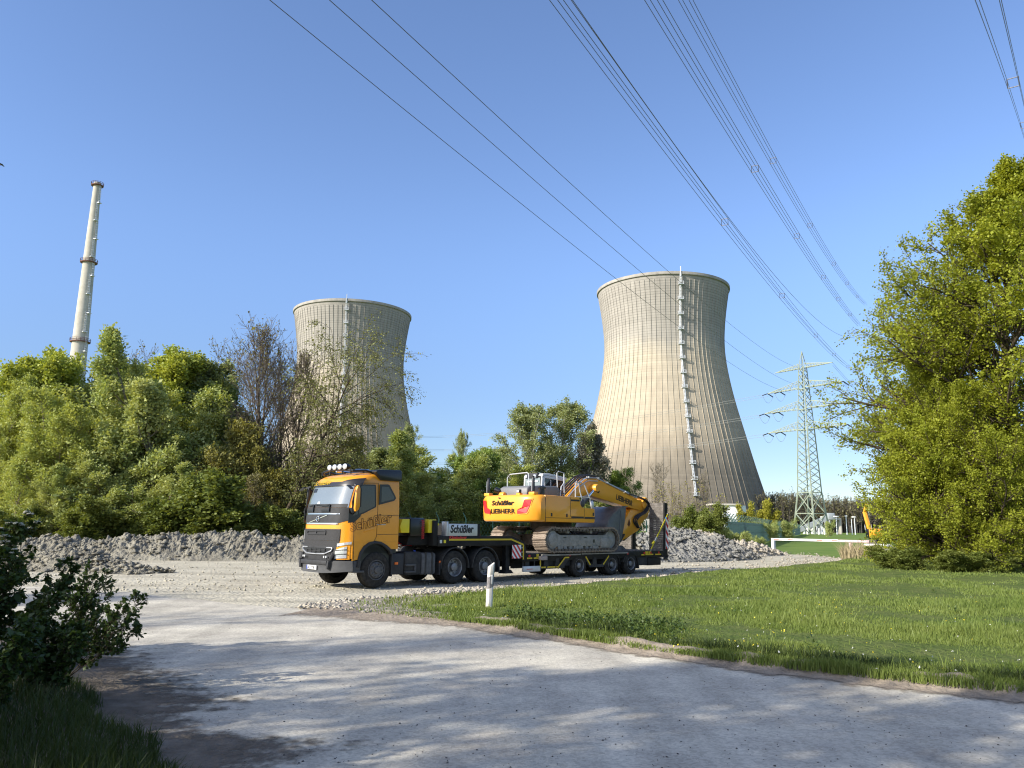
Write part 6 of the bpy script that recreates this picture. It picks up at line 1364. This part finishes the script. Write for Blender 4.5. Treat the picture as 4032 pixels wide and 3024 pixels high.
# cab on the far (left) side
C0, C1, Y0_, Y1_ = 9.05, 10.45, 1.60, 2.62
b = MB(); zt = 3.86
for y0, y1 in ((Y0_, Y0_+.07), (Y1_-.07, Y1_)):
    for p in ([(C0-.02, 2.2), (C0+.16, 2.2), (C0+.26, 3.80), (C0+.08, 3.84)], [(C1-.12, 2.5), (C1, 2.5), (C1+.04, 3.70), (C1-.06, 3.72)], [(C0+.05, 3.74), (C1+.03, 3.64), (C1+.02, 3.78), (C0+.12, 3.88)], [(C0, 2.2), (C1, 2.2), (C1, 2.7), (C0, 2.7)]): b.prism(p, 'y', y0, y1)
b.bb(C0-.01, C0+.10, Y0_+.071, Y1_-.071, 2.2, 3.15); eb(b, 'cab_frame', P_cabw, bevel=.02)
b = MB(); b.prism([(C0+.08, 3.80), (C0+.12, 3.90), (C0+.5, 3.92), (C1+.12, 3.80), (C1+.16, 3.72), (C1, 3.72)], 'y', Y0_+.0, Y1_); eb(b, 'cab_roof', P_cabw, bevel=.03)
b = MB(); b.bb(C0+.02, C0+.22, Y0_+.22, Y1_-.12, 3.72, 3.93); eb(b, 'rear_roof_box', P_gry, bevel=.02)
for y in (Y0_+.32, Y1_-.22):
    b = MB(); b.bb(C0-.05, C0+.02, y-.06, y+.06, 3.74, 3.86); eb(b, 'cab_lamp', P_lens, bevel=.01)
b = MB(); b.prism([(C0+.2, 2.7), (C1-.1, 2.7), (C1-.05, 3.66), (C0+.28, 3.74)], 'y', Y0_+.02, Y0_+.035); b.prism([(C0+.2, 2.7), (C1-.1, 2.7), (C1-.05, 3.66), (C0+.28, 3.74)], 'y', Y1_-.035, Y1_-.02); eb(b, 'cab_side_glass', P_gl)
b = MB(); b.bb(C0+.06, C0+.075, Y0_+.1, Y1_-.1, 3.15, 3.74); b.bb(C1-.03, C1-.015, Y0_+.08, Y1_-.08, 2.7, 3.66); eb(b, 'cab_glass', P_ws)
b = MB(); b.bar((C0+.052, Y1_-.22, 3.60), (C0+.052, Y0_+.2, 3.60), .05); eb(b, 'rear_window_sticker', P_wht)
b = MB(); b.bb(9.55, 9.9, 1.9, 2.4, 2.6, 3.4); eb(b, 'seat', P_blk, bevel=.05); b = MB(); b.bar((9.6, Y0_-.01, 2.75), (9.6, Y0_-.01, 3.66), .035); b.bar((9.25, Y0_-.02, 3.1), (9.25, Y0_-.02, 3.55), .03); eb(b, 'cab_handle', P_rail)
# handrails
def rail(P, r=.022, name='handrail', m=P_rail): b = MB(); b.tube(P, r, 6); return eb(b, name, m)
rail([(7.9, 2.3, 2.96), (7.9, 2.3, 3.70), (7.95, 2.22, 3.82), (7.98, 1.3, 3.86), (7.98, 1.22, 3.80), (7.98, 1.2, 3.33)])
rail([(8.95, .6, 3.0), (8.9, .6, 3.86), (8.98, .6, 3.93), (9.3, .6, 3.88), (9.32, .6, 3.0)]); rail([(9.08, .6, 3.0), (9.15, .6, 3.35), (9.3, .6, 3.5), (9.32, .6, 3.75)])
rail([(8.95, -.30, 2.93), (8.95, -.30, 3.46), (9.0, -.3, 3.50), (9.4, -.3, 3.46), (9.45, -.3, 3.42), (9.75, -.33, 2.90), (9.8, -.33, 2.62)]); rail([(9.12, -.32, 3.45), (9.2, -.32, 3.1), (9.28, -.33, 2.9), (9.28, -.33, 2.60)]); rail([(8.95, -.3, 2.95), (9.70, -.3, 2.94)])
for x, z in ((9.30, 2.66), (9.84, 2.62)):
    b = MB(); b.ball((x, -.36, z+.05), .12, 12, (.8, .35, 1.35)); eb(b, 'mirror', P_cyl if x < 9.5 else P_rail, smooth=True)
# boom: bent box beam
BY = 1.1
def beam(prof, y, hw, name, m, parent=None, bev=.02): b = MB(); b.prism(prof, 'y', y-hw, y+hw); return eb(b, name, m, parent, bevel=bev)
boom = beam([(9.45, 2.60), (9.75, 2.50), (10.3, 2.92), (10.9, 3.12), (11.6, 3.00), (14.35, 2.56), (14.62, 2.60), (14.66, 2.80), (14.5, 2.95), (12.2, 3.58), (11.5, 3.76), (10.95, 3.74), (10.5, 3.5), (9.55, 2.80)], BY, .30, 'boom', P_exc)
text('LIEBHERR', .31, P_let, boom, (12.72, BY-.31, 2.99), (1, 0, -.235), (0, 0, 1), name='maker_lettering', bold=.007, fit=1.13, off=EO)
beam([(11.85, 3.60), (12.35, 3.50), (12.30, 3.72), (12.12, 3.80), (11.98, 3.72)], BY, .16, 'cylinder_bracket', P_exc, boom)
b = MB(); b.tube([(12.2, BY, 3.66), (13.95, BY, 3.24)], .10, 14); sc_ = eb(b, 'stick_cylinder', P_cyl, boom, smooth=True); b = MB(); b.tube([(13.95, BY, 3.24), (14.85, BY, 3.02)], .05, 10); eb(b, 'piston_rod', P_chr, sc_, smooth=True)
for y in (BY-.48, BY+.48):
    b = MB(); b.tube([(9.85, y, 2.35), (10.75, y, 3.02)], .11, 14); c_ = eb(b, 'boom_cylinder', P_cyl, smooth=True); b = MB(); b.tube([(10.75, y, 3.02), (11.15, y, 3.33)], .055, 10); eb(b, 'piston_rod', P_chr, c_, smooth=True)
b = MB(); b.lathe([(.14, BY-.60), (.16, BY-.55), (.16, BY+.55), (.14, BY+.6)], (11.22, 0, 3.38), 'y', 16); eb(b, 'pivot_pin', P_exc, boom, smooth=True); b = MB(); b.lathe([(.12, BY-.36), (.12, BY+.36)], (14.62, 0, 2.78), 'y', 14); eb(b, 'pivot_pin', P_exc, boom, smooth=True)
# hoses along the top of the boom
for k in range(6):
    y = BY-.26+k*.10; j = .03*math.sin(k*2.1); b = MB(); b.tube([(9.4, y, 2.95), (9.9, y, 3.28+j), (10.4, y, 3.66+j), (10.8, y, 3.86+j), (11.25, y, 3.90+j), (11.7, y, 3.82), (12.0, y, 3.74)], .026, 6, smooth=3); eb(b, 'hydraulic_hose', P_hose, boom)
b = MB(); L_ = [(9.7, 2.92), (10.4, 3.52), (10.8, 3.74), (11.0, 3.77), (11.5, 3.78), (12.2, 3.60), (14.2, 3.06)]
for y in (BY-.31, BY-.27, BY+.31): b.tube([(x, y, z+.02) for x, z in L_], .022, 6)
b.tube([(x+.05, BY-.315, z-.10) for x, z in L_[1:5]], .02, 6)
for x, z in ((10.4, 3.55), (11.0, 3.80), (11.6, 3.78), (12.2, 3.63), (13.4, 3.30), (14.1, 3.11)): b.bb(x-.04, x+.04, BY-.34, BY-.22, z-.03, z+.05)
eb(b, 'steel_lines', P_rail, boom)
b = MB(); b.bb(11.55, 11.63, BY-.33, BY-.305, 3.20, 3.45); b.ball((11.55, BY-.35, 3.28), .06, 8); eb(b, 'boom_lamp', P_blk, boom)
for k in range(3):
    y = BY-.32+k*.05; b = MB(); b.tube([(13.6+k*.05, y, 3.24), (14.3, y, 3.12), (14.75, y-.05, 3.0), (14.93, y-.08, 2.80), (14.72-.06*k, y-.08, 2.50), (14.28-.09*k, y-.08, 2.33), (14.05-.05*k, y-.05, 2.10), (14.25, y-.03, 1.82)], .032, 6, smooth=4); eb(b, 'hydraulic_hose', P_hose, boom)
# stick folded back under the boom
stk = beam([(15.02, 3.12), (15.12, 3.04), (15.20, 2.55), (15.05, 2.30), (14.60, 2.0), (14.40, 1.72), (13.32, 1.30), (13.10, 1.36), (13.10, 1.62), (13.50, 2.20), (13.86, 2.60), (14.45, 2.66), (14.75, 2.98), (14.92, 3.14)], BY, .21, 'stick', P_exc)
b = MB(); b.tube([(14.45, BY, 1.82), (13.55, BY, 1.36)], .11, 12); bc_ = eb(b, 'bucket_cylinder', P_cyl, stk, smooth=True); b = MB(); b.tube([(13.55, BY, 1.36), (12.95, BY, 1.06)], .06, 10); eb(b, 'piston_rod', P_chr, bc_, smooth=True)
b = MB(); b.prism([(13.6, 1.95), (13.72, 2.2), (13.80, 2.0), (13.72, 1.86)], 'y', BY-.222, BY-.216); eb(b, 'warning_triangle', P_let2, stk)
b = MB(); b.bar((12.75, BY-.26, 1.0), (13.3, BY-.26, 1.55), .10, .05); b.bar((12.75, BY+.26, 1.0), (13.3, BY+.26, 1.55), .10, .05); b.bar((12.72, BY-.26, 1.02), (12.3, BY-.2, 1.3), .1); eb(b, 'bucket_link', P_cyl, stk)
# bucket: curved back shell, opening to the far lower side
KY0, KY1 = .35, 1.95
arc = [(12.80, 2.60), (12.62, 2.67), (12.35, 2.58), (11.95, 2.38), (11.65, 2.13), (11.48, 1.83), (11.49, 1.52), (11.70, 1.22), (12.2, 1.13)]
b = MB(); b.grid([[(x, y, z) for x, z in arc] for y in (KY0, (KY0+KY1)/2, KY1)]); b.grid([[(x+(12.2-x)*.06, y, z+(1.9-z)*.06) for x, z in arc] for y in (KY0, KY1)])
bk = eb(b, 'bucket', P_buck, smooth=True)
for y0, y1 in ((KY0-.03, KY0), (KY1, KY1+.03)):
    b = MB(); b.prism([(12.80, 2.60), (12.62, 2.67), (12.35, 2.58), (11.95, 2.38), (11.65, 2.13), (11.48, 1.83), (11.49, 1.52), (11.70, 1.22), (12.25, 1.12), (12.5, 1.4), (12.72, 2.1)], 'y', y0, y1); eb(b, 'bucket_side', P_buckd, bk, bevel=.008)
b = MB()
for y in (KY0-.04,):
    for a, c in (((12.62, 2.67), (12.3, 2.53)), ((12.3, 2.53), (11.95, 2.36)), ((11.95, 2.36), (11.67, 2.11)), ((11.67, 2.11), (11.52, 1.83)), ((12.45, 2.5), (12.3, 1.2))): b.bar((a[0], y, a[1]), (c[0], y, c[1]), .05, .03, up=(0, 1, 0))
eb(b, 'bucket_rib', P_buckd, bk); b = MB()
for k in range(5): y = KY0+.12+k*.34; b.prism([(12.75, 2.63), (13.0, 2.66), (13.02, 2.70), (12.75, 2.70)], 'y', y-.06, y+.06)
eb(b, 'bucket_teeth', P_buckd, bk)
# ================================================================== SMALL THINGS
M_pw = mat('post_white', (.74, .72, .66), .6, vscale=5, col2=(.58, .52, .44), detail=8); M_pb = mat('post_black', (.10, .10, .105), .7, vscale=14, col2=(.30, .28, .27))
p = G(1924, 2418); o = thing('delineator_post', 'white roadside delineator post with black band, leaning a little, at the meadow edge', 'road post', (p.x, p.y, .02), .15); o.rotation_euler = (math.radians(1.0), math.radians(2.2), math.radians(20))
def dsec(w, d): return [(-w/2, -d*.3), (-w*.25, -d*.5), (w*.25, -d*.5), (w/2, -d*.3), (w/2, d*.4), (w*.2, d*.5), (-w*.2, d*.5), (-w/2, d*.4)]
s_ = dsec(.125, .11); b = MB(); b.prism(s_, 'z', -.15, .56); b.prism(s_, 'z', .561, .80)
n = len(s_); b.add([(x, y, .801) for x, y in s_]+[(x, y, 1.00+.10*(x/.125)) for x, y in s_], [tuple(range(n-1, -1, -1)), tuple(range(n, 2*n))]+[(i, (i+1) % n, n+(i+1) % n, n+i) for i in range(n)])
b.build('post_body', M_pw, o, bevel=.004)
s2 = dsec(.128, .113); b = MB(); b.add([(x, y, .50+.45*(x+.064)) for x, y in s2]+[(x, y, .74+.55*(x+.064)) for x, y in s2], [tuple(range(n-1, -1, -1)), tuple(range(n, 2*n))]+[(i, (i+1) % n, n+(i+1) % n, n+i) for i in range(n)]); b.build('black_band', M_pb, o)
b = MB(); b.bb(-.004, .034, -.0625, -.057, .60, .79); b.build('reflector', mat('reflector_glass', (.55, .55, .53), .25), o, bevel=.003)
# barrier
A_ = G(3047, 2180); B_ = G(3352, 2192); d = (B_-A_); d.z = 0; L = d.length; az = math.atan2(d.y, d.x)
br = thing('road_barrier', 'white barrier with red dashes closing the gravel path, its right end faded pink', 'barrier', (A_.x, A_.y, 0), az)
MB().bb(-.11, .11, -.11, .11, -.05, 1.13).build('post', M_white, br, bevel=.02); b = MB(); b.bb(L-.09, L+.09, -.09, .09, -.05, .95); M_pink = mat('faded_pink_paint', (.48, .30, .33), .8, vscale=5, col2=(.62, .50, .50)); b.build('post', M_pink, br, bevel=.02)
b = MB(); b.bb(-.10, L-.85, -.12, -.04, .98, 1.14); b.build('boom', M_white, br, bevel=.01); b = MB(); b.bb(L-.849, L+1.4, -.12, -.04, .97, 1.13); b.build('faded_boom_end', M_pink, br, bevel=.01)
for k in range(5):
    x = .12+k*(L-1.1)/4.3; MB().bb(x, x+.46, -.128, -.121, 1.03, 1.085).build('red_dash', mat('barrier_red', (.55, .06, .03), .6) if k == 0 else bpy.data.materials['barrier_red'], br)
# green palisade fence running away to the pylon
M_gf = mat('fence_green', (.020, .075, .062), .6, var=.2, vscale=2); M_gl_ = mat('fence_tip_pale', (.55, .56, .50), .6)
A_ = G(2862, 2161); A_ = Vector((D(2862, 2100, 70).x, 70, 0)); B_ = Vector((D(3152, 2100, 262).x, 262, 0)); d = B_-A_; L = d.length
fn = thing('palisade_fence', 'long green bar fence with slanted post tops receding towards the pylon', 'fence', A_, math.atan2(d.y, d.x))
b = MB()
for k in range(int(L/.13)): x = k*.13; b.bb(x, x+.085, -.012, .012, .05, 2.45)
for z in (.3, 1.3, 2.2): b.bb(0, L, -.03, -.013, z, z+.06)
struct(b.build('panel', M_gf, fn), 'stuff')
n = int(L/2.5); pb = MB(); pb.bb(-.05, .05, .03, .11, 0, 2.5); pb.bar((0, .07, 2.5), (-.15, -.40, 3.1), .07); p0 = pb.build('post', M_gf, fn)
for k in range(1, n+1):
    c = p0.copy(); COL.objects.link(c); c.parent = fn; c.location = (k*2.5, 0, 0)
b = MB()
for q in (.33, .66, .97): b.tube([(0-.15*q, .07-.47*q, 2.5+.6*q), (L-.15*q, .07-.47*q, 2.5+.6*q)], .012, 4)
b.build('barbed_wire', M_gl_, fn)
# mesh fence behind the trailer
A_ = Vector((D(1395, 2100, 57).x, 57, 0)); B_ = Vector((D(2700, 2100, 62).x, 62, 0)); d = B_-A_; L = d.length
fn = thing('mesh_fence', 'dark green wire mesh fence with kinked posts behind the truck and trailer', 'fence', A_, math.atan2(d.y, d.x))
b = MB(); k = 0
for x in np.arange(0, L, .25): b.bar((x, 0, .1), (x+1.0, 0, 2.1), .008); b.bar((x+1.0, 0, .1), (x, 0, 2.1), .008)
for z in (.1, 1.1, 2.1): b.bar((0, 0, z), (L+1, 0, z), .012)
struct(b.build('wire_mesh', M_gf, fn), 'stuff')
pb = MB(); pb.bb(-.035, .035, .02, .09, 0, 2.3); pb.bar((0, .055, 2.3), (-.22, .055, 2.75), .06); p0 = pb.build('post', M_gf, fn)
for k in range(1, int(L/2.0)+1): c = p0.copy(); COL.objects.link(c); c.parent = fn; c.location = (k*2.0, 0, 0)
# conveyor by the pylon foot
Yc = 296; A_ = D(3150, 2086, Yc); B_ = D(3262, 2036, Yc); o = thing('covered_conveyor', 'pale grey covered conveyor slanting up behind the foot of the pylon', 'conveyor', (A_.x, Yc, 0))
b = MB(); dx = B_.x-A_.x; b.bar((0, 0, A_.z), (dx, 0, B_.z), 1.6, 1.4, up=(0, 1, 0)); b.build('gallery', mat('conveyor_cladding', (.34, .37, .38), .5, .2, var=.15, vscale=.6), o)
b = MB(); b.bb(dx-.6, dx+2.0, -1.2, 1.2, B_.z-1.0, B_.z+1.5); b.build('head_house', bpy.data.materials['conveyor_cladding'], o, bevel=.3)
for x, w in ((1.5, 1.0), (4.6, 1.0)): MB().lathe([(w/2, 0), (w/2, A_.z+(B_.z-A_.z)*x/dx-.8)], (x, 0, 0), 'z', 14).build('pillar', M_white, o)
b = MB()
for x in np.linspace(6, dx, 4): b.bar((x, -.6, 0), (x, -.6, A_.z+(B_.z-A_.z)*x/dx-.6), .3); b.bar((x, .6, 0), (x+1.2, .6, A_.z+(B_.z-A_.z)*x/dx-.6), .2)
b.build('trestle', M_galv, o)
c = D(3280, 2050, 298); o = thing('concrete_portal', 'pale concrete portal frame standing right of the conveyor', 'portal frame', (c.x, 298, 0)); b = MB(); b.bb(-2.9, -2.2, -1, 1, 0, 5.2); b.bb(2.0, 2.7, -1, 1, 0, 5.2); b.bb(-2.9, 2.7, -1, 1, 5.21, 5.9); b.build('frame', M_conc, o, bevel=.05)
b = MB(); b.bb(-1.2, 1.2, -.5, .5, 5.91, 6.0); b.build('ledge', M_conc, o)
gl_ = 'lamp posts in the distance'
for u, vt, lab, dbl in ((3235, 2036, 'lamp post standing in front of the conveyor, leftmost of four', 0), (3292, 2034, 'short double headed lamp post above the concrete portal', 1), (3331, 2032, 'slim lamp post between the portal and the twin post, no other pole beside it', 0), (3364, 2036, 'rightmost lamp post, two poles side by side', 2)):
    Yl = 285; c = D(u, vt, Yl); o = thing('lamp_post', lab, 'street lamp', (c.x, Yl, 0), 0, gl_); b = MB(); b.lathe([(.22, 0), (.13, c.z-.2)], (0, 0, 0), 'z', 8)
    if dbl == 2: b.lathe([(.2, 0), (.12, c.z-.6)], (-.9, .5, 0), 'z', 8)
    b.build('pole', M_galv, o); b = MB(); b.bb(-.9 if dbl else -.35, .9 if dbl == 1 else .35, -.3, .3, c.z-.2, c.z+.25); b.build('lamp_head', M_white, o, bevel=.08)
gb_ = 'white stub posts under the pylon'
for u in (3180, 3225, 3247):
    c = D(u, 2100, 292); o = MB(); o.lathe([(.35, -.1), (.35, 2.0), (.25, 2.2)], (0, 0, 0), 'z', 10); q = o.build('stub_post', M_white); q.location = (c.x, 292, 0); tag(q, {3180: 'white stub post left of the pylon front leg', 3225: 'white stub post right of the pylon front leg', 3247: 'white stub post nearest to the concrete portal'}[u], 'bollard', gb_)
# small yellow excavator half hidden behind the big maple
Ye = 92; c = D(3446, 2110, Ye); o = thing('mini_excavator', 'small yellow digger half hidden by the left side of the big maple', 'excavator', (c.x, Ye, 0), math.radians(100)); zb = D(3440, 2118, Ye).z
b = MB(); b.prism([(-.75, zb), (.3, zb), (.3, zb+1.05), (-.6, zb+1.05), (-.78, zb+.8)], 'y', -.62, .62); b.build('body', P_exc, o, bevel=.14)
b = MB(); b.bb(.31, 1.2, -.55, .4, zb, zb+1.0); b.bb(-.5, .9, -.3, .3, zb-.18, zb-.01); b.build('engine_cover', P_blk, o, bevel=.06)
b = MB(); b.bar((1.1, -.2, zb+.4), (2.0, -.2, zb+3.0), .4, .3); b.bar((2.0, -.2, zb+3.0), (1.4, -.2, zb+3.9), .3, .28); b.build('boom', P_exc, o, bevel=.04)
for y in (-.62, .3): b = MB(); b.bb(-.8, 1.0, y, y+.32, zb-.65, zb-.2); b.build('track', P_trkd, o, bevel=.15)
o = MB(); o.bb(-1.2, 1.2, -1, 1, -.05, zb-.66); q = o.build('concrete_block', M_white, bevel=.12); q.location = (c.x+.2, Ye, 0); tag(q, 'white block under the small yellow digger beside the barrier', 'block')
# bird at the left edge
c = D(4, 648, 60); o = thing('bird', 'tiny dark bird flying at the left edge of the sky', 'bird', c); b = MB(); b.ball((0, 0, 0), .09, 8, (1.8, .8, .8)); b.prism([(-.05, .0), (.12, .0), (.02, .42), (-.08, .40)], 'z', .02, .035); b.prism([(-.05, 0), (.12, 0), (.02, -.42), (-.08, -.40)], 'z', .02, .035); b.build('body', P_blk, o, smooth=True)
